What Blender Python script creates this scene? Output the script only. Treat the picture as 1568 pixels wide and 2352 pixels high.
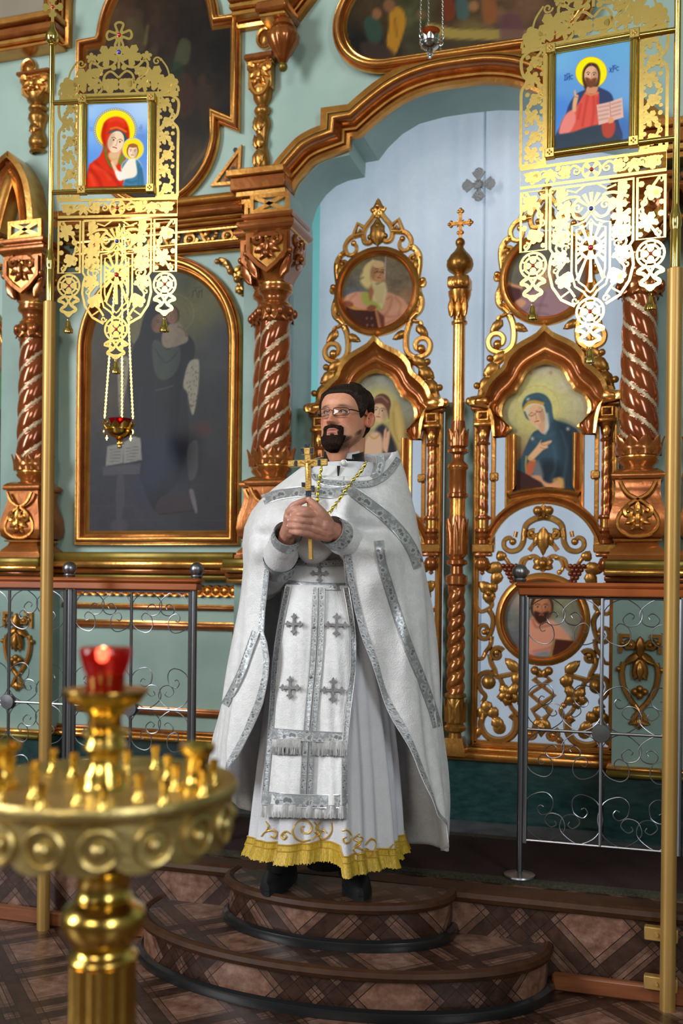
import bpy, math, random
import numpy as np
from mathutils import Vector, Matrix
for o in list(bpy.data.objects): bpy.data.objects.remove(o)
SC = bpy.context.scene; COL = SC.collection
PI = math.pi; sin = math.sin; cos = math.cos
# ---------------------------------------------------------------- camera
F = 2290.; TH = math.radians(17); AL = math.radians(0.6); HC = 1.38; D = 4.45; CX = 0.822
cam = bpy.data.cameras.new('camera'); camo = bpy.data.objects.new('camera', cam); COL.objects.link(camo)
cam.sensor_fit = 'HORIZONTAL'; cam.sensor_width = 24; cam.lens = F / 1568 * 24
cam.shift_y = (1330 - 1176) / 1568
camo.location = (CX, -D, HC)
camo.rotation_euler = (Matrix.Rotation(TH, 3, 'Z') @ Matrix.Rotation(PI / 2, 3, 'X') @ Matrix.Rotation(AL, 3, 'Z')).to_euler()
cam.clip_start = 0.05
cam.dof.use_dof = True; cam.dof.focus_distance = 3.45; cam.dof.aperture_fstop = cam.lens / 1000 / 0.016
SC.camera = camo
# ---------------------------------------------------------------- light
w = bpy.data.worlds.new('world'); SC.world = w; w.use_nodes = True
w.node_tree.nodes['Background'].inputs[0].default_value = (.75, .86, 1, 1)
w.node_tree.nodes['Background'].inputs[1].default_value = 0.5
def area(name, loc, rot, sx, sy, power, col):
    l = bpy.data.lights.new(name, 'AREA'); l.shape = 'RECTANGLE'; l.size = sx; l.size_y = sy; l.energy = power; l.color = col
    o = bpy.data.objects.new(name, l); o.location = loc; o.rotation_euler = rot; COL.objects.link(o); return o
# unseen area lights inside the windowless nave: rear assumed from banner glare, sides added
area('assumed_light_rear', (-.45, -8.85, 4.5), (math.radians(74), 0, 0), 2.0, 1.8, 78, (1, .94, .84))
area('added_light_left', (-4.9, -5.2, 3.6), (math.radians(86), 0, math.radians(-58)), 2.6, 3.6, 310, (.95, .97, 1))
area('added_light_right', (4.1, -5.6, 3.6), (math.radians(86), 0, math.radians(56)), 2.0, 3.4, 120, (.88, .94, 1))
# unseen area light added behind the icon screen to brighten the curtain
area('curtain_backlight', (0.1, 2.4, 2.4), (math.radians(-90), 0, 0), 2.0, 3.4, 29, (.9, .94, 1))
SC.view_settings.view_transform = 'Standard'; SC.view_settings.look = 'None'
SC.view_settings.exposure = 1.05; SC.view_settings.gamma = 1.0; SC.view_settings.use_curve_mapping = False
# ---------------------------------------------------------------- pixel ray helpers
def ray(x, y):
    a = x - 784; b = y - 1330
    u = (a * cos(AL) - b * sin(AL)) / F; v = (a * sin(AL) + b * cos(AL)) / F
    return Vector((cos(TH) * u - sin(TH), sin(TH) * u + cos(TH), -v))
def W(x, y, Y=0.):
    r = ray(x, y); t = (Y + D) / r[1]
    return Vector((CX + r[0] * t, Y, HC + r[2] * t))
def W2(x, y, Y=0.):
    p = W(x, y, Y); return (p.x, p.z)
# ---------------------------------------------------------------- materials
MATS = {}
def rgb(h):
    return tuple((((int(h[i:i+2], 16) / 255) ** 2.2)) for i in (0, 2, 4))
class N:
    def __init__(s, m): s.t = m.node_tree; s.n = s.t.nodes; s.l = s.t.links
    def __call__(s, typ, **k):
        n = s.n.new('ShaderNode' + typ)
        for a, b in k.items():
            if a.startswith('i_'):
                key = a[2:]; key = int(key) if key.isdigit() else key.replace('_', ' ')
                if hasattr(b, 'bl_idname') or isinstance(b, bpy.types.NodeSocket): s.l.new(b, n.inputs[key])
                else: n.inputs[key].default_value = b
            else: setattr(n, a, b)
        return n
def ramp(nd, pts, interp='LINEAR'):
    cr = nd.color_ramp; cr.interpolation = interp
    while len(cr.elements) < len(pts): cr.elements.new(.5)
    for e, (p, c) in zip(cr.elements, pts):
        e.position = p; e.color = (c[0], c[1], c[2], 1)
def M(name, c, rough=.5, metal=0., c2=None, scale=8., detail=3., bump=0., bscale=40., spec=.5, coat=0., trans=0., emit=None, es=0., sheen=0., lo=.35, hi=.65, alpha=1., obj=True, ior=1.45, stretch=None):
    if name in MATS: return MATS[name]
    m = bpy.data.materials.new(name); m.use_nodes = True; MATS[name] = m
    n = N(m); b = n.n['Principled BSDF']
    if isinstance(c, str): c = rgb(c)
    if isinstance(c2, str): c2 = rgb(c2)
    b.inputs['Base Color'].default_value = (*c, 1); b.inputs['Roughness'].default_value = rough
    b.inputs['Metallic'].default_value = metal; b.inputs['Specular IOR Level'].default_value = spec
    b.inputs['Coat Weight'].default_value = coat; b.inputs['Coat Roughness'].default_value = .12
    b.inputs['Transmission Weight'].default_value = trans; b.inputs['IOR'].default_value = ior; b.inputs['Alpha'].default_value = alpha
    if sheen: b.inputs['Sheen Weight'].default_value = sheen
    if emit: b.inputs['Emission Color'].default_value = (*emit, 1); b.inputs['Emission Strength'].default_value = es
    if c2 or bump:
        tc = n('TexCoord').outputs['Object']
        if stretch:
            tc = n('Mapping', i_Vector=tc, i_Scale=stretch).outputs[0]
    if c2:
        nz = n('TexNoise', i_Vector=tc, i_Scale=scale, i_Detail=detail, i_Roughness=.6)
        r = n('ValToRGB', i_0=nz.outputs[0]); ramp(r, [(lo, c), (hi, c2)])
        n.l.new(r.outputs[0], b.inputs['Base Color'])
    if bump:
        nz2 = n('TexNoise', i_Vector=tc, i_Scale=bscale, i_Detail=4.)
        bp = n('Bump', i_Strength=bump, i_Distance=.01, i_Height=nz2.outputs[0])
        n.l.new(bp.outputs[0], b.inputs['Normal'])
    return m
GREEN = M('green_paint', '9db5ab', .45, c2='91aaa1', scale=3, bump=.04, bscale=20)
GREEND = M('green_paint_low', '8aa49b', .5, c2='7d978f', scale=4, bump=.05, bscale=20)
GILT = M('gilt', (.66, .32, .075), .27, .78, c2=(.45, .165, .032), scale=9, detail=5, bump=.10, bscale=60, lo=.3, hi=.72)
GILTL = M('gilt_light', (.86, .47, .13), .24, .88, c2=(.62, .27, .06), scale=14, detail=5, bump=.08, bscale=70)
GILTR = M('gilt_red', (.43, .145, .03), .22, .55, c2=(.27, .07, .014), scale=7, detail=5, bump=.07, bscale=50, coat=.4)
GILTD = M('gilt_dark', (.30, .13, .022), .3, .7, c2=(.45, .22, .05), scale=12, detail=5, bump=.1, bscale=60)
OLIVE = M('olive_gilt', (.24, .17, .03), .35, .6, c2=(.16, .11, .02), scale=10)
PALE = M('pale_gilt', (.62, .5, .33), .4, .3, c2=(.45, .34, .2), scale=20)
BRASS = M('brass', (.88, .62, .17), .16, 1., c2=(.72, .47, .10), scale=5)
BRASSF = M('fret_brass', (.88, .66, .22), .23, 1., c2=(.82, .59, .18), scale=3, bump=.02, bscale=60)
POLEM = M('pole_gold_paint', (.55, .33, .10), .42, .55, c2=(.42, .24, .07), scale=5, stretch=(1, 1, .25))
STEEL = M('steel', (.27, .275, .30), .34, 1., bump=.02)
SILVER = M('silver', (.30, .30, .31), .32, 1., bump=.6, bscale=160)
RAILW = M('rail_wood', (.42, .105, .022), .3, c2=(.30, .07, .015), scale=6, coat=.3, stretch=(.3, 3, 3))
REDGLASS = M('red_glass', (.36, .006, .005), .08, 0, trans=.55, ior=1.4)
ORGLASS = M('amber_glass', (.5, .1, .02), .08, 0, trans=.7, ior=1.4)
FLAME = M('flame', (1, .6, .3), .5, emit=(1, .62, .3), es=8)
RUBY = M('ruby', (.5, .01, .02), .08, .2, coat=1)
SAPPH = M('sapphire', (.015, .05, .42), .08, .2, coat=1)
BLACK = M('black', (.008, .008, .009), .4)
# ---------------------------------------------------------------- mesh builder
class B:
    def __init__(s): s.v = []; s.f = []; s.m = []; s.uv = None; s.sm = True
    def add(s, vs, fs, mi=0):
        k = len(s.v); s.v.extend([tuple(p) for p in vs])
        for f in fs: s.f.append([i + k for i in f])
        if isinstance(mi, (list, tuple)): s.m.extend(mi)
        else: s.m.extend([mi] * len(fs))
        return s
    def box(s, x0, x1, y0, y1, z0, z1, mi=0, bev=0.):
        if bev:
            a = bev
            # chamfered box from three nested slabs
            P = []
            for (ix, iy, iz) in ((a, a, 0), (a, 0, a), (0, a, a)):
                P.append([(x, y, z) for z in (z0 + iz, z1 - iz) for y in (y0 + iy, y1 - iy) for x in (x0 + ix, x1 - ix)])
            k = 8
            vs = P[0] + P[1] + P[2]
            def q(t, x, y, z): return t * 8 + z * 4 + y * 2 + x
            fs = [[q(0,0,0,0),q(0,0,1,0),q(0,1,1,0),q(0,1,0,0)], [q(0,0,0,1),q(0,1,0,1),q(0,1,1,1),q(0,0,1,1)],
                  [q(1,0,0,0),q(1,1,0,0),q(1,1,0,1),q(1,0,0,1)], [q(1,0,1,0),q(1,0,1,1),q(1,1,1,1),q(1,1,1,0)],
                  [q(2,0,0,0),q(2,0,0,1),q(2,0,1,1),q(2,0,1,0)], [q(2,1,0,0),q(2,1,1,0),q(2,1,1,1),q(2,1,0,1)]]
            for x in (0, 1):
                for y in (0, 1): fs.append([q(1,x,y,0),q(1,x,y,1),q(2,x,y,1),q(2,x,y,0)])
                for z in (0, 1): fs.append([q(0,x,0,z),q(0,x,1,z),q(2,x,1,z),q(2,x,0,z)])
            for y in (0, 1):
                for z in (0, 1): fs.append([q(0,0,y,z),q(0,1,y,z),q(1,1,y,z),q(1,0,y,z)])
            for x in (0, 1):
                for y in (0, 1):
                    for z in (0, 1): fs.append([q(0,x,y,z),q(1,x,y,z),q(2,x,y,z)])
            return s.add(vs, fs, mi)
        vs = [(x, y, z) for z in (z0, z1) for y in (y0, y1) for x in (x0, x1)]
        return s.add(vs, [[0,2,3,1],[4,5,7,6],[0,1,5,4],[2,6,7,3],[0,4,6,2],[1,3,7,5]], mi)
    def prism(s, poly, y0, y1, mi=0, side=None):
        n = len(poly); vs = [(x, y0, z) for x, z in poly] + [(x, y1, z) for x, z in poly]
        fs = [list(range(n)), list(range(2 * n - 1, n - 1, -1))] + [[i, i + n, (i + 1) % n + n, (i + 1) % n] for i in range(n)]
        return s.add(vs, fs, [mi, mi] + [mi if side is None else side] * n)
    def zprism(s, poly, z0, z1, mi=0):
        n = len(poly); vs = [(x, y, z0) for x, y in poly] + [(x, y, z1) for x, y in poly]
        fs = [list(range(n - 1, -1, -1)), list(range(n, 2 * n))] + [[i, (i + 1) % n, (i + 1) % n + n, i + n] for i in range(n)]
        return s.add(vs, fs, mi)
    def lathe(s, prof, n=24, c=(0, 0, 0), mi=0, axis='z', a0=0., a1=2 * PI, sq=0, lobes=0, lamp=0., ltw=0.):
        """prof: list of (r, z[, mat]); sq: square plan"""
        full = abs(a1 - a0 - 2 * PI) < 1e-6; m = n if full else n + 1
        vs = []
        for p in prof:
            for i in range(m):
                a = a0 + (a1 - a0) * i / n; r = p[0]
                if sq:
                    r = r / max(abs(cos(a)), abs(sin(a)))
                if lobes: r *= 1 + lamp * abs(sin(lobes * (a + ltw * p[1]) / 2)) - lamp * .5
                x, y, z = r * cos(a), r * sin(a), p[1]
                if axis == 'y': x, y, z = x, z, y
                elif axis == 'x': x, y, z = z, y, x
                vs.append((c[0] + x, c[1] + y, c[2] + z))
        fs = []; ms = []
        for j in range(len(prof) - 1):
            mm = prof[j][2] if len(prof[j]) > 2 else mi
            for i in range(n):
                i2 = (i + 1) % m if full else i + 1
                q = [j * m + i, j * m + i2, (j + 1) * m + i2, (j + 1) * m + i]
                if axis != 'z': q.reverse()
                fs.append(q); ms.append(mm)
        if full:
            for j, rev in ((0, True), (len(prof) - 1, False)):
                if prof[j][0] > 1e-5:
                    q = [j * m + i for i in range(n)]
                    if rev != (axis != 'z'): q.reverse()
                    fs.append(q); ms.append(mi)
        return s.add(vs, fs, ms)
    def ball(s, c, r, mi=0, n=10, sc=(1, 1, 1)):
        k = len(s.v)
        s.lathe([(max(1e-6, r * sin(PI * j / n)), -r * cos(PI * j / n)) for j in range(n + 1)], n * 2 if n < 8 else n + 6, (0, 0, 0), mi)
        for i in range(k, len(s.v)):
            v = s.v[i]; s.v[i] = (c[0] + v[0] * sc[0], c[1] + v[1] * sc[1], c[2] + v[2] * sc[2])
        return s
    def tube(s, path, r, n=8, mi=0, closed=False, flat=1., up=None, caps=True, twist=0.):
        """path of 3d points, r number/list, flat = thickness ratio in the 'up' direction"""
        P = [Vector(p) for p in path]; m = len(P)
        R = r if isinstance(r, (list, tuple)) else [r] * m
        vs = []; prev = None
        for i in range(m):
            a = P[(i - 1) % m] if (closed or i > 0) else P[i]; b = P[(i + 1) % m] if (closed or i < m - 1) else P[i]
            t = (b - a)
            if t.length < 1e-9: t = Vector((0, 0, 1))
            t.normalize()
            if up is not None:
                u = Vector(up); sd = t.cross(u)
                if sd.length < 1e-6: sd = t.orthogonal()
                sd.normalize(); u = sd.cross(t)
            else:
                if prev is None: sd = t.orthogonal().normalized()
                else: sd = (prev - t * prev.dot(t)).normalized()
                prev = sd; u = sd.cross(t)
            for k in range(n):
                an = 2 * PI * k / n + twist * i
                vs.append(P[i] + sd * (R[i] * cos(an)) + u * (R[i] * flat * sin(an)))
        fs = []
        for i in range(m if closed else m - 1):
            for k in range(n):
                fs.append([i * n + k, i * n + (k + 1) % n, ((i + 1) % m) * n + (k + 1) % n, ((i + 1) % m) * n + k])
        if not closed and caps: fs += [list(range(n - 1, -1, -1)), [(m - 1) * n + k for k in range(n)]]
        return s.add(vs, fs, mi)
    def sweep(s, path, prof, closed=False, y0=0., mi=0, flip=False):
        """path 2d (x,z); prof: list of (offset to the left, height towards the viewer[, mat of the segment that follows])"""
        P = [Vector(p) for p in path]; m = len(P); vs = []
        for i in range(m):
            if closed or 0 < i < m - 1:
                d0 = (P[i] - P[i - 1]).normalized(); d1 = (P[(i + 1) % m] - P[i]).normalized()
            elif i == 0: d0 = d1 = (P[1] - P[0]).normalized()
            else: d0 = d1 = (P[-1] - P[-2]).normalized()
            n0 = Vector((-d0.y, d0.x)); n1 = Vector((-d1.y, d1.x)); nm = n0 + n1
            if nm.length < 1e-6: nm = n0
            nm.normalize(); k = 1 / max(.35, nm.dot(n0))
            if flip: nm = -nm
            for p in prof: vs.append((P[i].x + nm.x * p[0] * k, y0 - p[1], P[i].y + nm.y * p[0] * k))
        q = len(prof); fs = []; ms = []
        for i in range(m if closed else m - 1):
            for j in range(q - 1):
                fs.append([i * q + j, i * q + j + 1, ((i + 1) % m) * q + j + 1, ((i + 1) % m) * q + j])
                ms.append(prof[j][2] if len(prof[j]) > 2 else mi)
        if not closed:
            fs += [list(range(q)), [(m - 1) * q + j for j in range(q)][::-1]]; ms += [mi, mi]
        return s.add(vs, fs, ms)
    def grid(s, pts, mi=0, closeu=False):
        """pts[row][col]"""
        r = len(pts); c = len(pts[0]); vs = [p for row in pts for p in row]; fs = []
        for i in range(r - 1):
            for j in range(c if closeu else c - 1):
                fs.append([i * c + j, i * c + (j + 1) % c, (i + 1) * c + (j + 1) % c, (i + 1) * c + j])
        return s.add(vs, fs, mi)
    def xf(s, mat, k0=0):
        for i in range(k0, len(s.v)): s.v[i] = tuple(mat @ Vector(s.v[i]))
        return s
    def build(s, name, mats, parent=None, smooth=True, angle=40, uv=None, fixn=True):
        me = bpy.data.meshes.new(name); me.from_pydata(s.v, [], s.f)
        if not isinstance(mats, (list, tuple)): mats = [mats]
        for m in mats: me.materials.append(m)
        me.polygons.foreach_set('material_index', s.m)
        if fixn:
            import bmesh
            bm = bmesh.new(); bm.from_mesh(me); bmesh.ops.recalc_face_normals(bm, faces=bm.faces); bm.to_mesh(me); bm.free()
        if uv is not None:
            l = me.uv_layers.new(name='UVMap')
            for lp in me.loops: l.data[lp.index].uv = uv(me.vertices[lp.vertex_index].co)
        if smooth:
            me.polygons.foreach_set('use_smooth', [True] * len(me.polygons))
            try: me.set_sharp_from_angle(angle=math.radians(angle))
            except Exception: pass
        o = bpy.data.objects.new(name, me); COL.objects.link(o)
        if parent is not None: o.parent = parent
        return o
def thing(name, label, cat, loc=(0, 0, 0), rotz=0., group=None):
    o = bpy.data.objects.new(name, None); COL.objects.link(o); o.location = loc; o.rotation_euler = (0, 0, rotz)
    o.empty_display_size = .05
    o['label'] = label; o['category'] = cat
    if group: o['group'] = group
    return o
def tag(o, label, cat, group=None):
    o['label'] = label; o['category'] = cat
    if group: o['group'] = group
    return o
def struct(o, label=None):
    o['kind'] = 'structure'
    if label: o['label'] = label
    return o
def copytree(src, parent=None):
    c = src.copy(); COL.objects.link(c); c.parent = parent
    for ch in src.children: copytree(ch, c)
    return c
def arc(cx, cz, r, a0, a1, n=16, rz=None):
    rz = rz or r
    return [(cx + r * cos(math.radians(a0 + (a1 - a0) * i / n)), cz + rz * sin(math.radians(a0 + (a1 - a0) * i / n))) for i in range(n + 1)]
def spline(P, n=8, closed=False):
    """Catmull-Rom through points of any dimension"""
    P = [tuple(p) for p in P]; m = len(P); out = []
    for i in range(m if closed else m - 1):
        p0 = P[(i - 1) % m] if closed or i > 0 else P[i]; p1 = P[i]; p2 = P[(i + 1) % m]
        p3 = P[(i + 2) % m] if closed or i < m - 2 else p2
        for k in range(n):
            t = k / n
            out.append(tuple(.5 * (2 * b + (c - a) * t + (2 * a - 5 * b + 4 * c - d) * t * t + (3 * b - a - 3 * c + d) * t ** 3) for a, b, c, d in zip(p0, p1, p2, p3)))
    if not closed: out.append(P[-1])
    return out
def spiral(cx, cz, r0, r1, a0, turns, n=28):
    """2d spiral from radius r0 to r1 starting at angle a0 (deg), turns signed"""
    return [(cx + (r0 + (r1 - r0) * i / n) * cos(math.radians(a0 + 360 * turns * i / n)), cz + (r0 + (r1 - r0) * i / n) * sin(math.radians(a0 + 360 * turns * i / n))) for i in range(n + 1)]
def p3(path, y): return [(x, y, z) for x, z in path]
# carved leaf lying in the xz plane, bulging towards -y
SW = LW = 1.
def leaf(b, base, tip, wd, y=0., bulge=.012, mi=0, teeth=4, curl=0., n=9):
    bx, bz = base; tx, tz = tip; L = math.hypot(tx - bx, tz - bz); dx, dz = (tx - bx) / L, (tz - bz) / L; nx, nz = -dz, dx
    rows = []; wd *= LW
    for i in range(n + 1):
        t = i / n; ww = wd * .5 * (sin(PI * min(1, t ** .75)) ** .8 * (1 - .22 * abs(sin(teeth * PI * t))) + .04 * (1 - t))
        cv = curl * L * sin(PI * t) ; row = []
        for sx in (-1, -.55, 0, .55, 1):
            px = bx + dx * L * t + nx * (ww * sx + cv); pz = bz + dz * L * t + nz * (ww * sx + cv)
            dep = bulge * (sin(PI * (.15 + .8 * t))) * (1 - .9 * sx * sx) - (.35 * bulge if sx == 0 else 0) + .2 * bulge
            row.append((px, y - dep, pz))
        rows.append(row)
    b.grid(rows, mi)
    # back closing strip
    rb = [[(p[0], y + .003, p[2]) for p in (r[0], r[4])] for r in rows]
    b.grid(rb, mi)
    for e in (0, 4): b.grid([[r[e], (r[e][0], y + .003, r[e][2])] for r in rows], mi)
def stroke(b, path2, r, y=0., mi=0, flat=1., n=6, ends=False):
    m = len(path2); R = r if isinstance(r, (list, tuple)) else [r] * m
    if isinstance(r, tuple): R = [r[0] + (r[1] - r[0]) * i / (m - 1) for i in range(m)]
    R = [q * SW for q in R]
    b.tube(p3(path2, y), list(R), n, mi, flat=flat, up=(0, -1, 0))
    if ends: b.ball((path2[-1][0], y, path2[-1][1]), R[-1] * 1.7, mi, 5)
def mirx(path, c=0.): return [(2 * c - x, z) for x, z in path]
# ================================================================ SETTING
STG = .30
def lino():
    m = bpy.data.materials.new('printed_lino'); m.use_nodes = True; n = N(m); b = n.n['Principled BSDF']
    uvn = n('UVMap'); sp = n('SeparateXYZ', i_0=uvn.outputs[0]); T = .355 * math.sqrt(2)
    def mth(op, a, c=None):
        k = dict(i_0=a)
        if c is not None: k['i_1'] = c
        return n('Math', operation=op, **k).outputs[0]
    zones = [(0, 1), (.40, .12), (.408, .62), (.468, .12), (.476, .20), (.60, .12), (.608, .55), (.645, .12), (.652, .8), (.69, .12), (.697, .55), (.735, .12), (.743, .20), (.868, .12), (.876, .62), (.936, .12), (.944, 1)]
    outs = []
    for s in (1, -1):
        f = mth('FRACT', mth('ADD', mth('DIVIDE', mth('ADD', sp.outputs[0], mth('MULTIPLY', sp.outputs[1], s * 1.0)), T), 10.1))
        r = n('ValToRGB', i_0=f); ramp(r, [(p, ((c if c > .15 else .06), (c * .8 if .19 < c < .3 else c if c > .15 else .04), (c * .72 if .19 < c < .3 else c if c > .15 else .04))) for p, c in zones], 'CONSTANT')
        outs.append(r.outputs[0])
    mx = n('MixRGB', blend_type='DARKEN', i_0=1., i_1=outs[0], i_2=outs[1])
    nz = n('TexNoise', i_Vector=uvn.outputs[0], i_Scale=22., i_Detail=5., i_Roughness=.65)
    rm = n('ValToRGB', i_0=nz.outputs[0]); ramp(rm, [(.3, (.085, .034, .02)), (.52, (.185, .092, .06)), (.72, (.29, .175, .125))])
    wv = n('TexNoise', i_Vector=n('Mapping', i_Vector=uvn.outputs[0], i_Scale=(12, 30, 1)).outputs[0], i_Scale=1., i_Detail=2., i_Distortion=2.)
    dk = n('MixRGB', blend_type='MULTIPLY', i_0=1., i_1=rm.outputs[0], i_2=mx.outputs[0])
    n.l.new(dk.outputs[0], b.inputs['Base Color']); b.inputs['Roughness'].default_value = .38; b.inputs['Coat Weight'].default_value = .1; b.inputs['Coat Roughness'].default_value = .25
    return m
LINO = lino()
NOSE = M('brown_nosing', (.06, .024, .01), .5, c2=(.04, .016, .008), scale=20, spec=.25)
BLKT = M('black_trim', (.01, .01, .011), .25, coat=.4)
CARPET = M('red_carpet', (.03, .005, .005), .95, c2=(.013, .0025, .0025), scale=90, bump=.6, bscale=300)
CARPETB = M('carpet_border', (.055, .05, .028), .95, c2=(.02, .018, .012), scale=120, bump=.5, bscale=300)
GREYST = M('grey_strip', (.10, .10, .11), .5, c2=(.05, .05, .06), scale=9)
DKMARB = M('dark_green_marble', (.008, .03, .03), .22, c2=(.02, .06, .058), scale=5, detail=8, stretch=(3, 1, 8), coat=.3)
CREAM = M('cream_plaster', '#d8c9b4'[1:], .8, c2='cdbda6', scale=2)
NAVE = M('nave_plaster', (.20, .22, .16), .8, c2=(.17, .19, .14), scale=2)
TURQ = M('turquoise_paint', (.09, .50, .47), .7, c2=(.08, .45, .43), scale=2)
WOODS = M('plinth_wood', (.22, .07, .025), .4, c2=(.15, .045, .015), scale=9, stretch=(.5, 4, 4))
b = B(); b.add([(-5, -9, 0), (4.2, -9, 0), (4.2, 1.7, 0), (-5, 1.7, 0)], [[0, 1, 2, 3]])
struct(b.build('floor', LINO, uv=lambda c: (c.x * 1.0 + .1, c.y * 1.0), smooth=False))
# raised stage (solea) with riser, nosing
SX, SY = -.22, -1.0
b = B(); b.box(-4.6, 4.0, SY, 0.6, 0.02, STG)
st = struct(b.build('floor_stage', LINO, uv=lambda c: (c.x + .12, c.z + c.y + 1.0 + .02), smooth=False))
b = B()
def nosing(path, r, z, mi=0):
    b.tube([(x, y, z) for x, y in path], r, 8, mi)
nosing([(-4.6, SY - .002), (SX - .42, SY - .002)], .022, STG - .018); nosing([(SX + .42, SY - .002), (4.0, SY - .002)], .022, STG - .018)
b.box(-4.6, 4.0, SY, SY + .09, STG, STG + .003)
b.build('nosing', NOSE, st)
b = B(); b.box(-4.6, SX - .75, SY - .03, SY, 0, .06, bev=.008); b.box(SX + .75, 4.0, SY - .03, SY, 0, .06, bev=.008)
b.build('skirting', WOODS, st)
def halfstep(name, rx, ry, z0, z1, lab):
    n = 48; pts = [(SX - rx, SY)] + [(SX - rx * cos(PI * i / n), SY - .05 - ry * sin(PI * i / n)) for i in range(n + 1)] + [(SX + rx, SY)]
    acc = [0]
    for i in range(1, len(pts)): acc.append(acc[-1] + math.hypot(pts[i][0] - pts[i-1][0], pts[i][1] - pts[i-1][1]))
    b = B(); m = len(pts)
    b.v = [(x, y, z0) for x, y in pts] + [(x, y, z1) for x, y in pts]
    b.f = [[i, i + 1, i + 1 + m, i + m] for i in range(m - 1)] + [list(range(m, 2 * m))]; b.m = [0] * len(b.f)
    me_uv = {}
    o = b.build(name, LINO, smooth=True, angle=30)
    l = o.data.uv_layers.new(name='UVMap')
    for p in o.data.polygons:
        for li in p.loop_indices:
            vi = o.data.loops[li].vertex_index; c = o.data.vertices[vi].co
            l.data[li].uv = (c.x, c.y * 1.0 + .3) if p.index == m - 1 else (acc[vi % m] * .97 + .06, c.z + .19)
    struct(o, lab)
    b = B(); b.tube([(x, y, z1 - .012) for x, y in pts], .02, 8); b.build('nosing', NOSE, o)
    b = B(); b.tube([(SX + (x - SX) * 1.012, SY + (y - SY) * 1.02 - .003, z0 + .012) for x, y in pts], .02, 8, flat=1.3, up=(0, 0, 1)); b.build('base_trim', BLKT, o)
    return o
halfstep('floor_step_lower', .735, .40, 0, .15, 'lower half-round step in front of the stage')
halfstep('floor_step_upper', .405, .235, .15, STG + .001, 'upper half-round step the priest stands on')
# carpet runner
b = B(); y0, y1 = -.88, -.26
b.box(-4.5, 3.9, y0, y0 + .05, STG, STG + .012, 1); b.box(-4.5, 3.9, y0 + .05, y1 - .05, STG, STG + .011, 0); b.box(-4.5, 3.9, y1 - .05, y1, STG, STG + .012, 1)
tag(b.build('carpet_runner', [CARPET, CARPETB], smooth=False), 'dark red carpet runner with olive border along the icon screen', 'carpet')
b = B(); b.box(-4.5, 3.9, -.25, -.03, STG, STG + .008)
b.build('threshold_strip', GREYST, st)
# ---- icon screen wall
AR = [(-.79, 3.10), (-.795, 3.15), (-.768, 3.233), (-.722, 3.291), (-.671, 3.330), (-.607, 3.350), (-.522, 3.358), (-.518, 3.430), (-.452, 3.434), (-.405, 3.49), (-.335, 3.548), (-.25, 3.588), (-.13, 3.605), (0, 3.608)]
ARC = AR + [(-x, z) for x, z in AR[-2::-1]]
b = B()
ZT = 5.6
left = [(-.79, .3)] + AR
b.add([(x, 0, z) for x, z in left] + [(-.97, 0, .3), (-.97, 0, ZT), (0, 0, ZT)], [[14 + 1 - 1 + 0]] if False else [[15, 0, 1, 2, 3, 16], [16, 3, 4, 5, 6, 7, 8, 9, 10, 11, 12, 13, 14, 17]])
rt = [(-x, z) for x, z in left]
b.add([(x, 0, z) for x, z in rt] + [(.97, 0, .3), (.97, 0, ZT), (0, 0, ZT)], [[16, 3, 2, 1, 0, 15], [17, 14, 13, 12, 11, 10, 9, 8, 7, 6, 5, 4, 3, 16]])
# soffit / jambs
full = left + [(-x, z) for x, z in left[-2::-1]]; q = len(full)
b.add([(x, 0, z) for x, z in full] + [(x, .27, z) for x, z in full], [[i, i + 1, i + 1 + q, i + q] for i in range(q - 1)])
# side fields (open above the impost at the far left, where the vault shows)
b.add([(-2.02, 0, .3), (-.97, 0, .3), (-.97, 0, ZT), (-2.02, 0, ZT)], [[0, 1, 2, 3]])
b.box(-3.9, -2.02, 0, .12, .3, 4.10)
b.add([(.97, 0, .3), (3.9, 0, .3), (3.9, 0, ZT), (.97, 0, ZT)], [[0, 1, 2, 3]])
b.add([(-2.02, 0, 4.1), (-2.02, .5, 4.1), (-2.02, .5, ZT), (-2.02, 0, ZT)], [[0, 1, 2, 3]])
wall = struct(b.build('wall_screen', GREEN, smooth=True, angle=25, fixn=False))
b = B(); b.box(-4.6, 4.0, -.005, .6, .30, .575)
b.build('plinth', DKMARB, wall)
b = B()
for x0, x1 in ((-2.4, -2.02), (-1.03, -.66), (.66, 1.03)): b.box(x0, x1, -.19, 0, .30, .575, 0, .004)
b.build('plinth_block', DKMARB, wall)
# pilaster backing boards under the columns
b = B()
for x0, x1 in ((-1.02, -.79), (.79, 1.02), (-2.36, -2.06)): b.box(x0, x1, -.06, 0, 1.40, 3.06)
for x0, x1 in ((-1.02, -.69), (.69, 1.02), (-2.38, -2.04)): b.box(x0, x1, -.14, 0, .60, 1.36)
b.build('pilaster', GREEND, wall)
# board behind the gates
b = B(); b.box(-.79, -.70, .08, .12, .575, 2.2); b.box(.70, .79, .08, .12, .575, 2.2); b.box(-.075, .075, .09, .12, .575, 2.2)
b.build('gate_jamb', GREEND, wall)
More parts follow.
